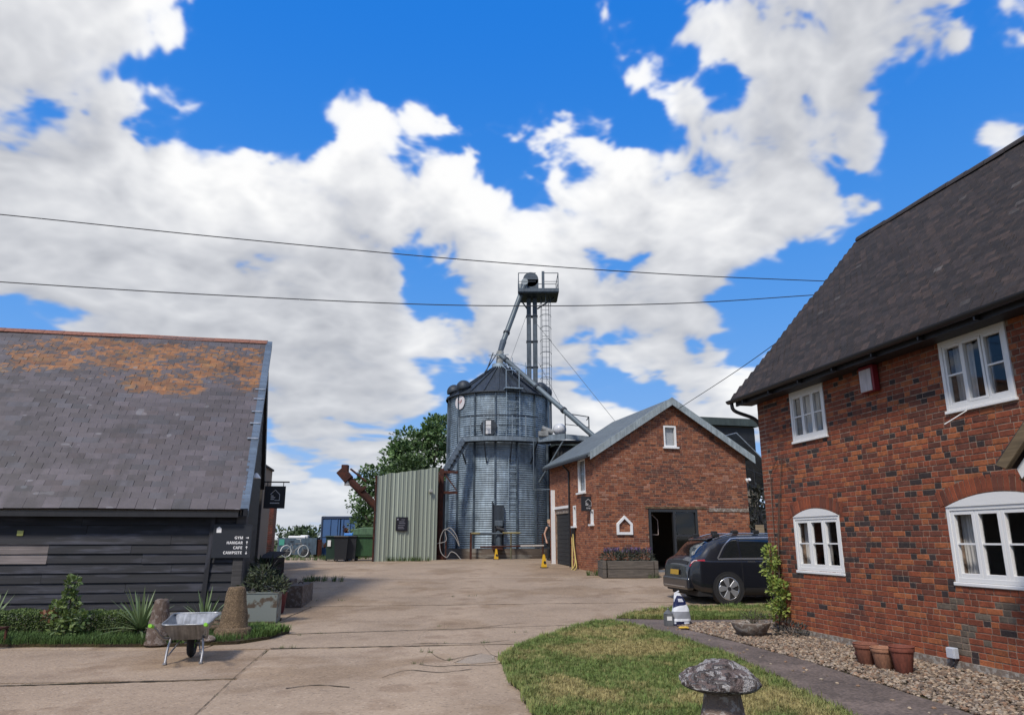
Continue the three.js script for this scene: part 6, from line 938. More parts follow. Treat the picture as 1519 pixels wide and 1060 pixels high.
// ------------------------------------------------------------------ things along the barn
{
  const dir = [0.24, -1], L = Math.hypot(...dir), ang = Math.atan2(dir[0] / L, -dir[1] / L);
  // wheelbarrow: origin under the wheel, +z towards the handles
  const wb = thing('wheelbarrow', 'galvanised wheelbarrow with green handle grips on the concrete', 'wheelbarrow', -4.45, 0, 10.78, ang), gal = mat([0.5, 0.52, 0.54], 0.38, { map: again(T.galv, 0.9), metalness: 0.7 }), tub = mat([0.33, 0.33, 0.34], 0.4, { metalness: 0.6 });
  const rim = [[-0.31, 0.56, -0.22], [0.31, 0.56, -0.22], [0.28, 0.5, 0.72], [-0.28, 0.5, 0.72]], bt = [[-0.17, 0.3, 0.02], [0.17, 0.3, 0.02], [0.18, 0.29, 0.5], [-0.18, 0.29, 0.5]], o = [], q = (a, b, c, d) => o.push(...a, ...b, ...c, ...a, ...c, ...d);
  for (const e of [0, 0.006]) { const r2 = rim.map((p) => [p[0] * (1 - e), p[1], p[2]]), b2 = bt.map((p) => [p[0], p[1] + e, p[2]]); q(...b2); for (let i = 0; i < 4; i++) q(b2[i], b2[(i + 1) % 4], r2[(i + 1) % 4], r2[i]); }
  const tray = part('tray', [boxUV(raw(o))], gal, wb); part('rolled_rim', [tube([...rim.map((p) => V(...p))].flatMap((p, i, a) => { const n = a[(i + 1) % 4]; return [p.clone().lerp(n, 0.06), p.clone().lerp(n, 0.5), p.clone().lerp(n, 0.94)]; }), 0.013, 60, 6, true)], gal, tray);
  for (const s of [-1, 1]) {
    part('handle', [tube([V(s * 0.05, 0.2, -0.06), V(s * 0.16, 0.27, 0.12), V(s * 0.27, 0.33, 0.6), V(s * 0.31, 0.47, 0.9), V(s * 0.32, 0.53, 1.1)], 0.017, 30, 8)], tub, wb); part('grip', [rod(V(s * 0.318, 0.52, 1.05), V(s * 0.322, 0.545, 1.19), 0.023, 10)], mat([0.2, 0.5, 0.03], 0.5), wb);
    part('leg', [tube([V(s * 0.2, 0.3, 0.45), V(s * 0.22, 0.15, 0.5), V(s * 0.22, 0.015, 0.56)], 0.016, 16, 8), bar(V(s * 0.22, 0.012, 0.52), V(s * 0.22, 0.012, 0.62), 0.04, 0.016)], tub, wb); part('brace', [rod(V(s * 0.2, 0.1, 0.52), V(s * 0.1, 0.28, 0.15), 0.01)], tub, wb);
  }
  const w = part('wheel', [finish(new THREE.TorusGeometry(0.135, 0.05, 10, 28)).rotateY(Math.PI / 2).translate(0, 0.185, -0.02)], mat([0.015, 0.015, 0.016], 0.85), wb); part('rim', [cy(0.1, 0.1, 0.05, 20, 0, 0.185, -0.02, 0, 0, Math.PI / 2)], mat([0.12, 0.3, 0.03], 0.5), w); part('axle', [rod(V(-0.1, 0.185, -0.02), V(0.1, 0.185, -0.02), 0.012)], tub, w); part('wheel_fork', [bar(V(-0.06, 0.2, -0.06), V(-0.1, 0.3, 0.1), 0.02, 0.03), bar(V(0.06, 0.2, -0.06), V(0.1, 0.3, 0.1), 0.02, 0.03)], tub, wb);
}
function wobbleRock(g, amp, f, seed) { const p = g.attributes.position; for (let i = 0; i < p.count; i++) { const x = p.getX(i), y = p.getY(i), z = p.getZ(i), k = 1 + amp * perlin.noise(x * f + seed, y * f, z * f) + amp * 0.4 * perlin.noise(x * f * 3.1, y * f * 3.1 + seed, z * f * 3.1); p.setXYZ(i, x * k, y * (1 + (k - 1) * 0.3), z * k); } g.computeVertexNormals(); return g; }
const smoothLathe = (pts, seg) => { const g = new THREE.LatheGeometry(pts.map((p) => new THREE.Vector2(...p)), seg); return g; };
const sub = (pts, n) => { const c = new THREE.CatmullRomCurve3(pts.map((p) => V(p[0], p[1], 0)), false, 'centripetal'); return c.getPoints(n).map((p) => [Math.max(0.0005, p.x), p.y]); };
const rocky = (pts, n, seg, amp, f, seed) => { const g = wobbleRock(smoothLathe(sub(pts, n), seg), amp, f, seed); const s = g.toNonIndexed(); return boxUV(finish(s)); };
{
  const t = thing('staddle_stone', 'short tapered grey staddle stone stem with rough sides in the barn verge', 'stone', -5.42, 0.03, 11.85); part('stem', [rocky([[0.001, 0], [0.2, 0], [0.19, 0.06], [0.15, 0.32], [0.105, 0.6], [0.09, 0.65], [0.001, 0.66]], 40, 24, 0.12, 5, 2)], mat([0.5, 0.44, 0.41], 0.95, { map: T.stone, bumpMap: again(T.bump, 0.3), bumpScale: 0.015 }), t);
  const u = thing('staddle_stone', 'tall pebbly staddle stone stem on a wide round foot at the barn corner', 'stone', -4.55, 0.03, 12.6), ag = mat([0.40, 0.34, 0.27], 0.95, { map: tex(256, (a, b) => { const n = tn(a, b, 40, 2, 401); return mix3([0.45, 0.4, 0.34], [0.95, 0.88, 0.78], n * 1.2 - 0.1); }, 0.4), bumpMap: again(T.fine, 0.25), bumpScale: 0.02 }); part('stem', [rocky([[0.001, 0.1], [0.22, 0.1], [0.215, 0.25], [0.18, 0.5], [0.14, 0.76], [0.12, 0.79], [0.001, 0.8]], 40, 24, 0.06, 6, 5)], ag, u); part('foot', [rocky([[0.001, 0], [0.28, 0], [0.29, 0.1], [0.26, 0.16], [0.001, 0.17]], 24, 24, 0.06, 5, 9)], ag, u);
  const v = thing('stone_lump', 'small pale stone lump lying in the grass behind the wheelbarrow', 'stone', -4.72, 0.04, 12.0); part('rock', [rocky([[0.001, 0], [0.1, 0.01], [0.12, 0.05], [0.08, 0.09], [0.001, 0.1]], 16, 14, 0.3, 7, 3)], M.stone, v);
  const b = thing('brick_footing', 'low pale brick footing showing between the yucca and the tall staddle stem', 'brick', -5.15, 0.05, 13.6, rad(11)); part('brick', [rb(0.36, 0.14, 0.2, 0.015, 0, 0.07, 0)], mat([0.32, 0.24, 0.18], 0.95, { map: T.brick }), b); part('capping', [rb(0.34, 0.08, 0.2, 0.015, -0.01, 0.19, 0)], M.concreteOld, b);
}
{ // clipped hedge, leafy shrub, spiky plants
  const R = rng(55);
  const hedge = (x0, x1, label) => {
    const t = thing('box_hedge', label, 'hedge', (x0 + x1) / 2, 0.04, 12.75, rad(3)), L = x1 - x0;
    const smp = (Q) => { const f = Q(), x = (Q() - 0.5) * L; if (f < 0.5) return { at: V(x, 0.34 + 0.05 * perlin.noise(x * 3, 0, 1) + 0.03 * Q(), (Q() - 0.5) * 0.5), dir: V(0, 1, 0.1) }; if (f < 0.93) return { at: V(x, 0.02 + 0.34 * Q(), 0.25 + 0.03 * Q()), dir: V(0, 0.3, 1) }; return { at: V((Q() < 0.5 ? -1 : 1) * L / 2, 0.36 * Q(), (Q() - 0.5) * 0.5), dir: V(0, 0.5, 0.5) }; };
    part('foliage', [leaves(Math.round(L * 4600), smp, 0.034, R, [0.05, 0.09, 0.02], [0.16, 0.23, 0.045], 1.5)], M.leafGreen(1, 1, 1), t); part('inner_foliage', [leaves(Math.round(L * 1500), (Q) => ({ at: V((Q() - 0.5) * L, 0.02 + 0.32 * Q(), (Q() - 0.5) * 0.48), dir: V(Q() - 0.5, 0.6, Q() - 0.3) }), 0.05, R, [0.05, 0.09, 0.02], [0.1, 0.15, 0.035], 1.5)], M.leafGreen(1, 1, 1), t); const tw = []; for (let x = -L / 2 + 0.1; x < L / 2; x += 0.16) tw.push(rod(V(x, 0, 0), V(x + (R() - 0.5) * 0.2, 0.3, (R() - 0.5) * 0.35), 0.008, 5)); part('twigs', tw, mat([0.12, 0.09, 0.06], 0.95), t);
  };
  hedge(-11.5, -7.28, 'clipped low box hedge left of the leafy shrub below the barn'); hedge(-7.0, -6.0, 'short clipped box hedge between the leafy shrub and the spiky plant');
  const s = thing('leafy_shrub', 'loose light green shrub with some reddish leaves in front of the barn boards', 'shrub', -7.1, 0.04, 12.25); part('stem', [tube([V(0, 0, 0), V(0.03, 0.35, 0), V(0.0, 0.7, -0.05)], 0.012), tube([V(0, 0.1, 0), V(-0.12, 0.4, 0.05), V(-0.15, 0.55, 0)], 0.009), tube([V(0.02, 0.3, 0), V(0.15, 0.5, 0), V(0.12, 0.66, 0)], 0.008)], mat([0.1, 0.07, 0.04], 0.9), s);
  part('foliage', [[0, 0.2, 0.2], [0.1, 0.32, 0.18], [-0.05, 0.42, 0.17], [0.12, 0.15, 0.2], [0.06, 0.55, 0.13], [0.22, 0.3, 0.14], [-0.12, 0.5, 0.1], [0.02, 0.7, 0.06], [0.05, 0.88, 0.09]].map(([x, y, r]) => leaves(95, inBall(x, y, 0.05, r, r * 0.8, r), 0.07, R, [0.06, 0.12, 0.025], [0.17, 0.23, 0.05], 1.3)), M.leafGreen(1, 1, 1), s);
  part('red_foliage', [leaves(45, inBall(-0.22, 0.36, 0.1, 0.1, 0.07, 0.08), 0.07, R, [0.22, 0.09, 0.05], [0.32, 0.15, 0.07])], M.leafGreen(1, 1, 1), s);
  const spiky = (x, d, n, len, label, seed) => {
    const Q = rng(seed), t = thing('spiky_yucca', label, 'plant', x, 0.05, d), gm = new THREE.MeshPhysicalMaterial({ color: new THREE.Color().setRGB(0.15, 0.21, 0.09), roughness: 0.6, transmission: 0.15, thickness: 0, side: THREE.DoubleSide });
    for (let i = 0; i < n; i++) {
      const a = i * 2.39996 + Q() * 0.3, e = lerp(1.45, 0.1, Math.pow(i / n, 0.8)) + (Q() - 0.5) * 0.25, Ln = len * (0.75 + 0.4 * Q()), wd = 0.02 + 0.01 * Q(), c = V(Math.cos(a), 0, Math.sin(a)), sd = V(-c.z, 0, c.x), P = (k) => c.clone().multiplyScalar(Ln * k * Math.cos(e)).add(V(0, 0.12 + Ln * k * Math.sin(e) - 0.22 * Ln * k * k * Math.cos(e), 0)), o = [];
      for (let k = 0; k < 6; k++) { const p0 = P(k / 6), p1 = P((k + 1) / 6), w0 = wd * (k === 0 ? 0.7 : 1 - Math.pow(k / 6, 2)), w1 = wd * (1 - Math.pow((k + 1) / 6, 2)), up = V(0, 0.25, 0); const A = p0.clone().addScaledVector(sd, w0).addScaledVector(up, w0), B = p0.clone().addScaledVector(sd, -w0).addScaledVector(up, w0), C = p1.clone().addScaledVector(sd, -w1).addScaledVector(up, w1), D = p1.clone().addScaledVector(sd, w1).addScaledVector(up, w1); for (const [u, v2, w2] of [[A, p0, p1], [A, p1, D], [p0, B, C], [p0, C, p1]]) o.push(...u.toArray(), ...v2.toArray(), ...w2.toArray()); }
      part('leaf_blade', [boxUV(raw(o))], gm, t);
    }
    part('stem', [cy(0.035, 0.05, 0.16, 10, 0, 0.08, 0)], mat([0.1, 0.08, 0.05], 0.9), t);
  };
  spiky(-5.95, 12.35, 62, 0.72, 'full green spiky yucca beside the short box hedge', 3); spiky(-5.15, 12.9, 48, 0.66, 'green spiky yucca behind the wheelbarrow', 4); spiky(-8.85, 13.1, 40, 0.62, 'spiky yucca rising behind the long box hedge', 5);
  // rusty iron frame at the edge of the bed
  const f = thing('rusty_bench', 'low rusty iron frame beside the box hedge at the yard edge', 'frame', -8.05, 0.0, 11.4, rad(3)); part('top_bar', [bar(V(-0.7, 0.3, 0), V(0.42, 0.3, 0), 0.05, 0.03)], M.rust, f); part('leg', [bar(V(0.4, 0.34, 0), V(0.3, 0.02, 0), 0.03, 0.03)], mat([0.3, 0.24, 0.2], 0.7, { map: T.rust }), f); part('leg', [bar(V(-0.66, 0.3, 0), V(-0.7, 0.02, 0), 0.03, 0.03)], M.rust, f); part('bottom_bar', [bar(V(-0.7, 0.03, 0), V(0.32, 0.03, 0), 0.05, 0.03)], M.rust, f); part('rear_bar', [bar(V(-0.7, 0.28, -0.35), V(0.38, 0.28, -0.35), 0.05, 0.03), bar(V(0.36, 0.28, -0.35), V(0.36, 0.02, -0.35), 0.03, 0.03), bar(V(0.4, 0.28, 0), V(0.36, 0.28, -0.35), 0.03, 0.03)], M.rust, f);
  // galvanised tank used as a planter
  const k = thing('tank_planter', 'old galvanised water tank used as a planter at the barn corner', 'planter', -4.92, 0.03, 14.95, rad(9)), gz = mat([0.40, 0.42, 0.40], 0.55, { map: tex(256, (u, v) => { const r = sstep(0.7, 0.85, tn(u, v, 5, 4, 411) + 0.25 * sstep(0.28, 0.0, v)); return mix3([0.72, 0.74, 0.73], [0.42, 0.3, 0.22], r * 0.7); }, 0.8), metalness: 0.3 });
  part('front_panel', [rb(0.72, 0.54, 0.02, 0.004, 0, 0.28, 0.26)], gz, k); part('side_panel', [rb(0.02, 0.54, 0.5, 0.004, -0.36, 0.28, 0)], gz, k); part('side_panel', [rb(0.02, 0.54, 0.5, 0.004, 0.36, 0.28, 0)], gz, k); part('rear_panel', [rb(0.72, 0.54, 0.02, 0.004, 0, 0.28, -0.26)], gz, k); part('rim', [bx(0.76, 0.025, 0.03, 0, 0.555, 0.268), bx(0.03, 0.025, 0.5, 0.365, 0.555, 0), bx(0.03, 0.025, 0.5, -0.365, 0.555, 0)], gz, k); part('soil', [bx(0.68, 0.44, 0.48, 0, 0.25, 0)], M.bed, k);
  const pl = thing('planter_shrub', 'wiry dark green shrub growing in the galvanised tank', 'plant', -4.92, 0.5, 14.95); part('stem', [[-0.2, 0.35], [0, 0.5], [0.2, 0.4], [0.28, 0.2]].map(([x, y]) => tube([V(0, 0, 0), V(x * 0.4, y * 0.6, 0.03), V(x, y, 0)], 0.008)), mat([0.06, 0.045, 0.03], 0.9), pl); part('foliage', [[-0.2, 0.2, 0.2], [0.05, 0.25, 0.24], [0.25, 0.16, 0.18], [0.0, 0.42, 0.16], [-0.12, 0.34, 0.16], [0.38, 0.2, 0.14]].map(([x, y, r]) => leaves(130, inBall(x, y, 0, r, r, r), 0.09, R, [0.03, 0.05, 0.018], [0.075, 0.095, 0.035], 3)), M.leafGreen(1, 1, 1), pl);
  const tp = thing('tall_shrub', 'dark strap-leaved shrub against the barn gable behind the tank', 'shrub', -6.15, 0.1, 18.6); part('foliage', [[0, 0.35, 0.32], [0.1, 0.65, 0.3], [0.25, 0.35, 0.26]].map(([x, y, r]) => leaves(150, inBall(x, y, 0, r, r, r), 0.22, R, [0.02, 0.04, 0.018], [0.05, 0.075, 0.03], 5)), M.leafGreen(1, 1, 1), tp); part('stem', [tube([V(0, 0, 0), V(0.05, 0.4, 0), V(0.1, 0.7, 0)], 0.02)], M.dark, tp);
  const pot = thing('red_tub', 'dark red tub beside the galvanised tank planter', 'tub', -5.05, 0.06, 16.4); part('tub', [lathe([[0.001, 0.02], [0.16, 0.0], [0.22, 0.42], [0.24, 0.44], [0.2, 0.43], [0.15, 0.05]], 20)], mat([0.1, 0.012, 0.02], 0.5), pot); part('soil', [cy(0.195, 0.195, 0.02, 18, 0, 0.38, 0)], M.bed, pot);
  const blk = (px, py, d, w, h, l, label) => { const p = pix(px, py, d), t = thing('concrete_block', label, 'block', p.x, gh(p.x, d), d + l / 2, rad(6)); part('block', [rb(w, h, l, 0.02, 0, h / 2, 0)], mat([0.42, 0.38, 0.35], 0.95, { map: T.stone, bumpMap: T.bump, bumpScale: 0.006 }), t); part('lifting_loop', [finish(new THREE.TorusGeometry(0.05, 0.01, 6, 14, Math.PI)).translate(0, h - 0.003, 0)], M.rust, t); };
  blk(430, 900, 17.4, 0.36, 0.48, 1.5, 'pale concrete block lying along the barn, with the dark tub before it'); blk(416, 880, 20.3, 0.42, 0.34, 0.9, 'low concrete block behind the longer block by the barn');
  const bn = thing('scrap_bin', 'dark brown steel scrap bin with a sloping lid along the barn', 'bin', -7.72, 0.36, 24.2, rad(-16)); bn.scale.set(0.62, 0.85, 0.7); part('body', [rb(0.95, 0.75, 0.9, 0.03, 0, 0.4, 0)], mat([0.045, 0.032, 0.028], 0.8, { map: T.rust }), bn); part('lid', [rb(1.0, 0.05, 0.95, 0.01, 0, 0.86, 0, 0.25)], M.dark, bn); part('side_box', [rb(0.4, 0.42, 0.5, 0.03, 0.62, 0.21, 0.3)], mat([0.06, 0.04, 0.033], 0.85, { map: T.rust }), bn);
  // brick wing behind the barn gable
  const wing = thing('brick_wing', 'narrow end of a red brick wing standing behind the black barn', 'building', -8.98, 0.5, 26.4, rad(16)); const wl = brickList(() => [-0.5, 0.5], 0, 2.45, [], (x, y, h, Q) => [0.2 * (0.7 + 0.5 * Q()), 0.07, 0.05], 91, 'stretch', 0.016); part('core', [bx(1.0, 2.45, 3.4, 0, 1.225, -1.71)], M.mortar, wing); part('brickwork', wl.map((i) => i.geo), M.brick, wing).userData.kind = 'stuff'; part('side_brickwork', brickList(() => [-3.4, 0], 0, 2.45, [], (x, y, h, Q) => [0.2 * (0.7 + 0.5 * Q()), 0.07, 0.05], 92, 'stretch', 0.016).map((i) => i.geo.rotateY(Math.PI / 2).translate(0.5, 0, -3.4)), M.brick, wing).userData.kind = 'stuff'; part('eave', [bx(1.1, 0.12, 3.6, 0, 2.51, -1.7)], M.blackPaint, wing);
}
{ // black boarded lean-to behind the barn gable
  const p = pix(398, 800, 22.8), top = pix(398, 690, 22.8).y, t = thing('boarded_lean_to', 'narrow black boarded lean-to behind the barn gable', 'lean-to', p.x - 1.1, gh(p.x, 22.8), 22.8, rad(10)), h = top - gh(p.x, 22.8), bm = mat([0.01, 0.011, 0.014], 0.7, { map: T.wood });
  for (let y = 0; y < h - 0.1; y += 0.2) part('weatherboard', [bx(1.5, 0.19, 0.03, 0, y + 0.1, 0.016)], bm, t); part('core', [bx(1.46, h, 2, 0, h / 2, -1.02)], M.core, t); part('roof', [bx(1.56, 0.06, 2.1, 0, h + 0.03, -1)], M.dark, t); part('corner_post', [bx(0.12, h, 0.12, 0.72, h / 2, 0.05)], mat([0.07, 0.062, 0.055], 0.9, { map: T.wood }), t);
}

// ------------------------------------------------------------------ things on the lawn and gravel
{
  const R = rng(66), t = thing('staddle_stone', 'mushroom-shaped staddle stone with lichen on its cap standing on the lawn', 'stone', 1.665, -0.07, 6.25);
  part('stem', [rocky([[0.001, 0], [0.2, 0], [0.185, 0.2], [0.15, 0.42], [0.135, 0.5], [0.001, 0.51]], 40, 28, 0.07, 5, 1)], mat([0.95, 0.88, 0.84], 0.95, { map: again(T.stone, 0.5), bumpMap: again(T.bump, 0.3), bumpScale: 0.012 }), t);
  const cm = mat([0.8, 0.78, 0.78], 0.95, { map: tex(512, (u, v) => { const n = tn(u, v, 14, 4, 421), l = sstep(0.5, 0.58, tn(u, v, 10, 5, 422)), m = sstep(0.6, 0.68, tn(u, v, 16, 4, 423)), f = tn(u, v, 90, 2, 424); let c = mix3([0.40, 0.345, 0.33], [0.58, 0.52, 0.5], n * 0.6 + f * 0.4); c = mix3(c, [0.80, 0.80, 0.79], l * (0.55 + 0.45 * f)); return mix3(c, [0.17, 0.13, 0.12], m * 0.75); }, 0.62), bumpMap: again(T.bump, 0.25), bumpScale: 0.03 });
  part('cap', [rocky([[0.001, 0.47], [0.14, 0.475], [0.24, 0.495], [0.305, 0.53], [0.31, 0.555], [0.26, 0.615], [0.16, 0.685], [0.06, 0.715], [0.001, 0.72]], 60, 48, 0.16, 5.5, 4)], cm, t);
  // bag of compost, half empty and leaning
  const bag = thing('compost_bag', 'slumped white and blue plastic sack standing at the end of the path', 'sack', 3.14, 0.03, 14.35, 0.1), bm = canvasMat(256, 512, (c, w, h) => { c.fillStyle = '#d4d8de'; c.fillRect(0, 0, w, h); c.fillStyle = '#1a2148'; c.beginPath(); c.moveTo(0, 150); c.lineTo(110, 40); c.lineTo(256, 60); c.lineTo(256, 170); c.lineTo(120, 200); c.lineTo(0, 240); c.fill(); c.fillStyle = '#7f8288'; c.fillRect(0, 290, 256, 110); c.fillStyle = '#151a36'; c.fillRect(0, 440, 256, 72); c.fillStyle = '#c5c9d2'; c.fillRect(110, 90, 60, 50); c.fillRect(60, 450, 34, 26); c.fillRect(140, 450, 50, 26); }, 0.35);
  const bg = grid(28, 30, (u, v) => { const a = u * 2 * Math.PI, w = lerp(0.2, 0.05, Math.pow(v, 1.6)) + 0.012 * perlin.noise(Math.cos(a) * 2, Math.sin(a) * 2, v * 5), th = lerp(0.12, 0.02, Math.pow(v, 1.2)) + 0.012 * perlin.noise(Math.cos(a) * 3, Math.sin(a) * 3, v * 7 + 3), sx = Math.sign(Math.sin(a)) * Math.pow(Math.abs(Math.sin(a)), 0.7), sz = Math.sign(Math.cos(a)) * Math.pow(Math.abs(Math.cos(a)), 0.7); return [sx * w - 0.02 - 0.03 * v + 0.05 * Math.sin(v * 3), v * 0.58, sz * th]; }, (u, v) => [((u + 0.25) * 2) % 1, v]); part('sack', bg, bm, bag); part('crimped_top', [rb(0.11, 0.03, 0.02, 0.008, -0.045, 0.585, 0, 0, 0, 0.5)], mat([0.6, 0.62, 0.66], 0.4), bag);
  const ln = thing('metal_caddy', 'small grey metal caddy with a pale label beside the sack', 'caddy', 2.9, 0.03, 14.25, 0.05), lm = mat([0.2, 0.21, 0.22], 0.5, { map: T.galv, metalness: 0.3 }); part('box', [rb(0.15, 0.22, 0.15, 0.012, 0, 0.11, 0)], lm, ln); part('lid', [place(boxUV(finish(new THREE.CylinderGeometry(0.015, 0.11, 0.07, 4).rotateY(Math.PI / 4))), 0, 0.255, 0)], lm, ln); part('label', [bx(0.09, 0.07, 0.004, 0, 0.14, 0.078)], M.white, ln); part('knob', [ball(0.02, 0, 0.3, 0)], lm, ln);
  const gl = thing('yellow_glove', 'crumpled yellow glove lying on the gravel in front of the sack', 'glove', 3.02, 0.045, 13.7, 0.4), ym = mat([0.55, 0.36, 0.04], 0.8); part('palm', [ball(0.06, 0, 0.02, 0, 1.2, 0.35, 0.8, 12)], ym, gl); for (let i = 0; i < 4; i++) part('finger', [tube([V(0.05, 0.02, -0.03 + i * 0.02), V(0.1, 0.026, -0.04 + i * 0.026), V(0.13 - 0.01 * i, 0.015, -0.045 + i * 0.03)], 0.011, 8, 6)], ym, gl); part('thumb', [tube([V(-0.01, 0.02, 0.04), V(0.03, 0.025, 0.08), V(0.07, 0.015, 0.09)], 0.011, 8, 6)], ym, gl);
  const bowl = thing('stone_bowl', 'shallow round stone bowl planter on the gravel by the cottage corner', 'planter', 3.98, 0.02, 12.85); part('bowl', [rocky([[0.001, 0], [0.14, 0.0], [0.24, 0.07], [0.305, 0.18], [0.315, 0.225], [0.3, 0.235], [0.28, 0.21], [0.2, 0.17], [0.001, 0.165]], 50, 40, 0.02, 6, 2)], M.concreteOld, bowl); part('soil', [cy(0.27, 0.27, 0.02, 24, 0, 0.18, 0)], M.bed, bowl);
  const bp = thing('bowl_plant', 'sparse wiry plant growing in the stone bowl', 'plant', 4.03, 0.2, 12.85); part('stem', Array.from({ length: 22 }, () => { const a = R() * 6.28, e = 0.1 + 0.14 * R(); return tube([V(0, 0, 0), V(Math.cos(a) * e * 0.5, 0.1, Math.sin(a) * e * 0.5), V(Math.cos(a) * e, 0.12 + 0.16 * R(), Math.sin(a) * e)], 0.003, 6, 4); }), mat([0.08, 0.065, 0.04], 0.9), bp); part('foliage', [leaves(160, inBall(0, 0.12, 0, 0.2, 0.1, 0.2), 0.04, R, [0.04, 0.05, 0.03], [0.09, 0.1, 0.05], 3)], M.leafGreen(1, 1, 1), bp);
  const sb = thing('dead_shrub', 'low dark withered shrub at the foot of the cottage corner', 'shrub', 4.62, 0.03, 12.75); part('foliage', [leaves(260, inBall(0, 0.1, 0, 0.28, 0.12, 0.22), 0.06, R, [0.02, 0.02, 0.015], [0.06, 0.05, 0.035], 2)], M.leafGreen(1, 1, 1), sb); part('stem', [tube([V(0, 0, 0), V(0.05, 0.1, 0.02), V(0.1, 0.2, 0)], 0.008), tube([V(0, 0, 0), V(-0.08, 0.1, 0.02), V(-0.12, 0.16, 0.05)], 0.008)], M.dark, sb);
  const terr = (c) => mat(c, 0.85, { map: again(T.brick, 0.6) });
  const pot = (px, py, r, h, c, label) => { const p = pix(px, py, 1), k = EYE / (EYE - p.y), t2 = thing('terracotta_pot', label, 'flower pot', p.x * k, 0.02, k + r * 0.7); part('pot', [lathe([[0.001, 0.0], [r * 0.66, 0.0], [r * 0.92, h * 0.82], [r, h * 0.82], [r * 1.02, h], [r * 0.9, h], [r * 0.86, h * 0.8], [r * 0.6, 0.03], [0.001, 0.03]], 32)], terr(c), t2); part('rim', [finish(new THREE.TorusGeometry(r * 1.0, 0.008, 8, 32)).rotateX(Math.PI / 2).translate(0, h * 0.995, 0)], terr(c), t2); part('soil', [cy(r * 0.87, r * 0.87, 0.02, 24, 0, h * 0.82, 0)], M.bed, t2); return t2; };
  pot(1294, 992, 0.15, 0.27, [0.3, 0.115, 0.07], 'brown terracotta pot beside the small dark red pot by the cottage wall'); pot(1320, 998, 0.145, 0.26, [0.45, 0.22, 0.13], 'pale orange terracotta pot between two darker pots'); pot(1349, 1004, 0.14, 0.31, [0.27, 0.08, 0.05], 'tall dark red terracotta pot next to the pale orange one'); pot(1281, 984, 0.07, 0.1, [0.13, 0.03, 0.03], 'small dark red pot half hidden behind the terracotta pots');
}

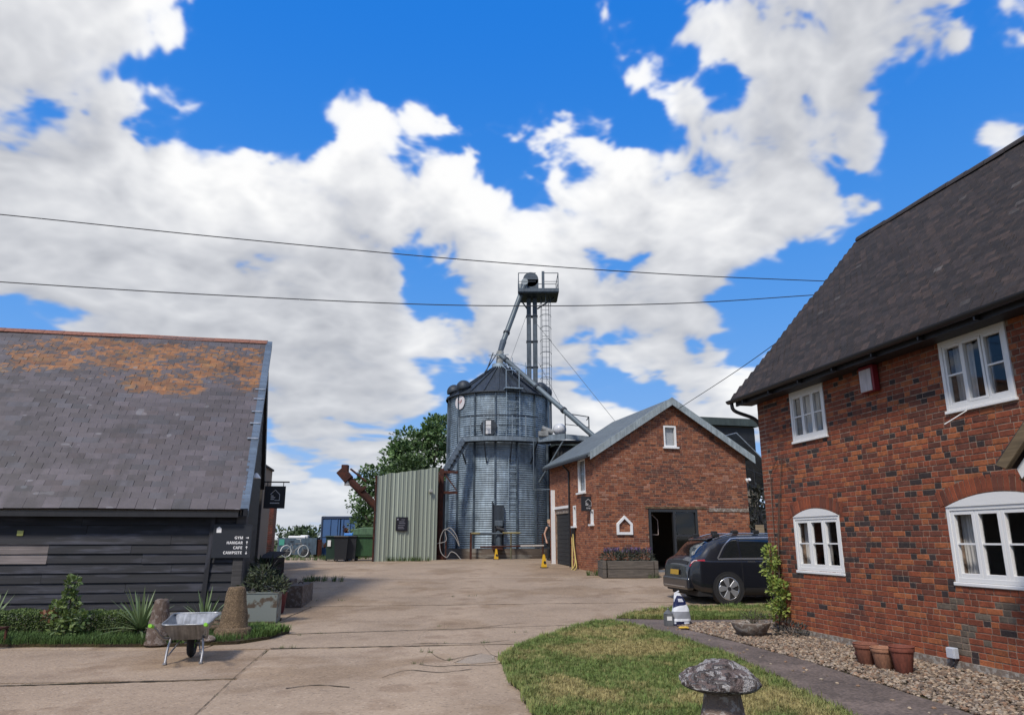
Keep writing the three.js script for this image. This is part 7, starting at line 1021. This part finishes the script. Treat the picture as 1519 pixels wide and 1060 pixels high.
// ------------------------------------------------------------------ person walking past the side door
{
  const d = 33.4, p = pix(816, 831, d), man = thing('person', 'person in black sleeveless top and leggings standing beside the silo', 'person', p.x, gh(p.x, d), d, rad(35));
  const field = (bones, cell, pad = 0.06) => {
    const lo = V(9, 9, 9), hi = V(-9, -9, -9); for (const [a, b, ra, rb2] of bones) for (const [q, r] of [[a, ra], [b, rb2]]) { lo.min(q.clone().addScalar(-r - pad)); hi.max(q.clone().addScalar(r + pad)); }
    const c = lo.clone().add(hi).multiplyScalar(0.5), half = Math.max(hi.x - lo.x, hi.y - lo.y, hi.z - lo.z) / 2, n = Math.ceil(2 * half / cell), mc = new MarchingCubes(n, new THREE.MeshBasicMaterial(), false, false, 400000); mc.isolation = 0;
    const ab = V(0, 0, 0), ap = V(0, 0, 0), P = V(0, 0, 0);
    for (let k = 0; k < n; k++) for (let j = 0; j < n; j++) for (let i = 0; i < n; i++) {
      P.set((i - n / 2) / (n / 2) * half + c.x, (j - n / 2) / (n / 2) * half + c.y, (k - n / 2) / (n / 2) * half + c.z); let acc = 0;
      for (const [a, b, ra, rb2, sq = 1] of bones) { ab.copy(b).sub(a); ap.copy(P).sub(a); const t = clamp(ap.dot(ab) / Math.max(1e-9, ab.lengthSq())); ap.addScaledVector(ab, -t); ap.z *= sq; acc += Math.exp(-(ap.length() - lerp(ra, rb2, t)) * 70); }
      mc.field[i + j * n + k * n * n] = Math.log(Math.max(acc, 1e-30)) / 70;
    }
    mc.update(); const g = new THREE.BufferGeometry(), m = mc.count; g.setAttribute('position', new THREE.BufferAttribute(mc.positionArray.slice(0, m * 3), 3)); g.setAttribute('normal', new THREE.BufferAttribute(mc.normalArray.slice(0, m * 3), 3)); g.scale(half, half, half).translate(c.x, c.y, c.z); return boxUV(g);
  };
  const hip = 0.9, sh = 1.42; // faces +z in own axes
  const arm = (s, e, w) => [[V(s * 0.165, sh - 0.02, 0), e, 0.05, 0.038], [e, w, 0.038, 0.026]];
  const eL = V(-0.24, 1.14, -0.06), wL = V(-0.25, 0.9, 0.05), eR = V(0.24, 1.14, -0.05), wR = V(0.2, 1.02, 0.17);
  const leg = (s, kn, an) => [[V(s * 0.09, hip, 0), kn, 0.092, 0.058], [kn, an, 0.056, 0.036]];
  const kL = V(-0.1, 0.5, 0.05), aL = V(-0.11, 0.09, 0.0), kR = V(0.1, 0.5, 0.0), aR = V(0.11, 0.09, -0.1);
  const torso = [[V(0, 0.95, 0), V(0, 1.1, 0), 0.135, 0.115, 1.25], [V(0, 1.1, 0), V(0, 1.34, 0), 0.118, 0.14, 1.3], [V(-0.11, 1.38, 0), V(0.11, 1.38, 0), 0.07, 0.07]], neck = [V(0, 1.42, 0), V(0, 1.54, 0.01), 0.058, 0.05];
  const skin = mat([0.42, 0.25, 0.18], 0.6), cloth = mat([0.012, 0.013, 0.016], 0.8), hair = mat([0.28, 0.19, 0.1], 0.8);
  const hand = (w, dirv) => { const b = [[w, w.clone().addScaledVector(dirv, 0.09), 0.028, 0.026]]; const side = V(1, 0, 0); for (let i = 0; i < 4; i++) { const o = w.clone().addScaledVector(dirv, 0.09).addScaledVector(side, (i - 1.5) * 0.016), m = o.clone().addScaledVector(dirv, 0.04).add(V(0, 0, 0.01)); b.push([o, m, 0.009, 0.008], [m, m.clone().addScaledVector(dirv, 0.026 + (i === 3 ? -0.008 : 0.004 * i)).add(V(0, 0, 0.016)), 0.008, 0.007]); } b.push([w.clone().addScaledVector(dirv, 0.02), w.clone().addScaledVector(dirv, 0.075).add(V(0, 0, 0.045)), 0.011, 0.009]); return b; };
  const head = [[V(0, 1.63, 0), V(0, 1.66, -0.005), 0.082, 0.088], [V(0, 1.57, 0.035), V(0, 1.6, 0.04), 0.05, 0.055], [V(0, 1.6, 0.098), V(0, 1.635, 0.086), 0.013, 0.009], [V(-0.085, 1.62, 0), V(-0.085, 1.64, -0.01), 0.013, 0.016], [V(0.085, 1.62, 0), V(0.085, 1.64, -0.01), 0.013, 0.016]];
  const geo = merge([field([...torso, neck, ...arm(-1, eL, wL), ...arm(1, eR, wR), ...leg(-1, kL, aL), ...leg(1, kR, aR)], 0.016), field(head, 0.008, 0.03), field(hand(wL, V(0.05, -0.95, 0.3).normalize()), 0.005, 0.02), field(hand(wR, V(-0.3, 0.1, 0.95).normalize()), 0.005, 0.02)]);
  const body = part('body', geo, skin, man);
  const fat = (b, k) => b.map((q) => { const c = q.slice(); c[2] += k; c[3] += k; return c; });
  part('top', field(fat([...torso, [V(-0.1, 1.4, 0), V(-0.1, 1.46, 0), 0.05, 0.03], [V(0.1, 1.4, 0), V(0.1, 1.46, 0), 0.05, 0.03]], 0.01), 0.016), cloth, man); part('leggings', field(fat([[V(0, 0.9, 0), V(0, 1.0, 0), 0.135, 0.128, 1.2], ...leg(-1, kL, aL), ...leg(1, kR, aR)], 0.009), 0.016), cloth, man);
  part('shoe', field([[aL.clone().add(V(0, -0.03, -0.02)), aL.clone().add(V(0, -0.05, 0.14)), 0.045, 0.036]], 0.01, 0.03), M.black, man); part('shoe', field([[aR.clone().add(V(0, -0.03, -0.02)), aR.clone().add(V(0, -0.05, 0.14)), 0.045, 0.036]], 0.01, 0.03), M.black, man);
  part('hair', field([[V(0, 1.67, -0.02), V(0, 1.69, -0.02), 0.092, 0.092], [V(0, 1.6, -0.06), V(0, 1.66, -0.05), 0.06, 0.075], [V(0, 1.72, -0.1), V(0, 1.74, -0.11), 0.045, 0.04]], 0.01, 0.03), hair, man);
  for (const s of [-1, 1]) part('eye', [ball(0.011, s * 0.033, 1.632, 0.079)], M.black, man); part('mouth', [ball(0.02, 0, 1.565, 0.084, 1, 0.25, 0.4)], mat([0.3, 0.1, 0.08], 0.6), man);
}
scene.updateMatrixWorld(true);
renderer.render(scene, camera);
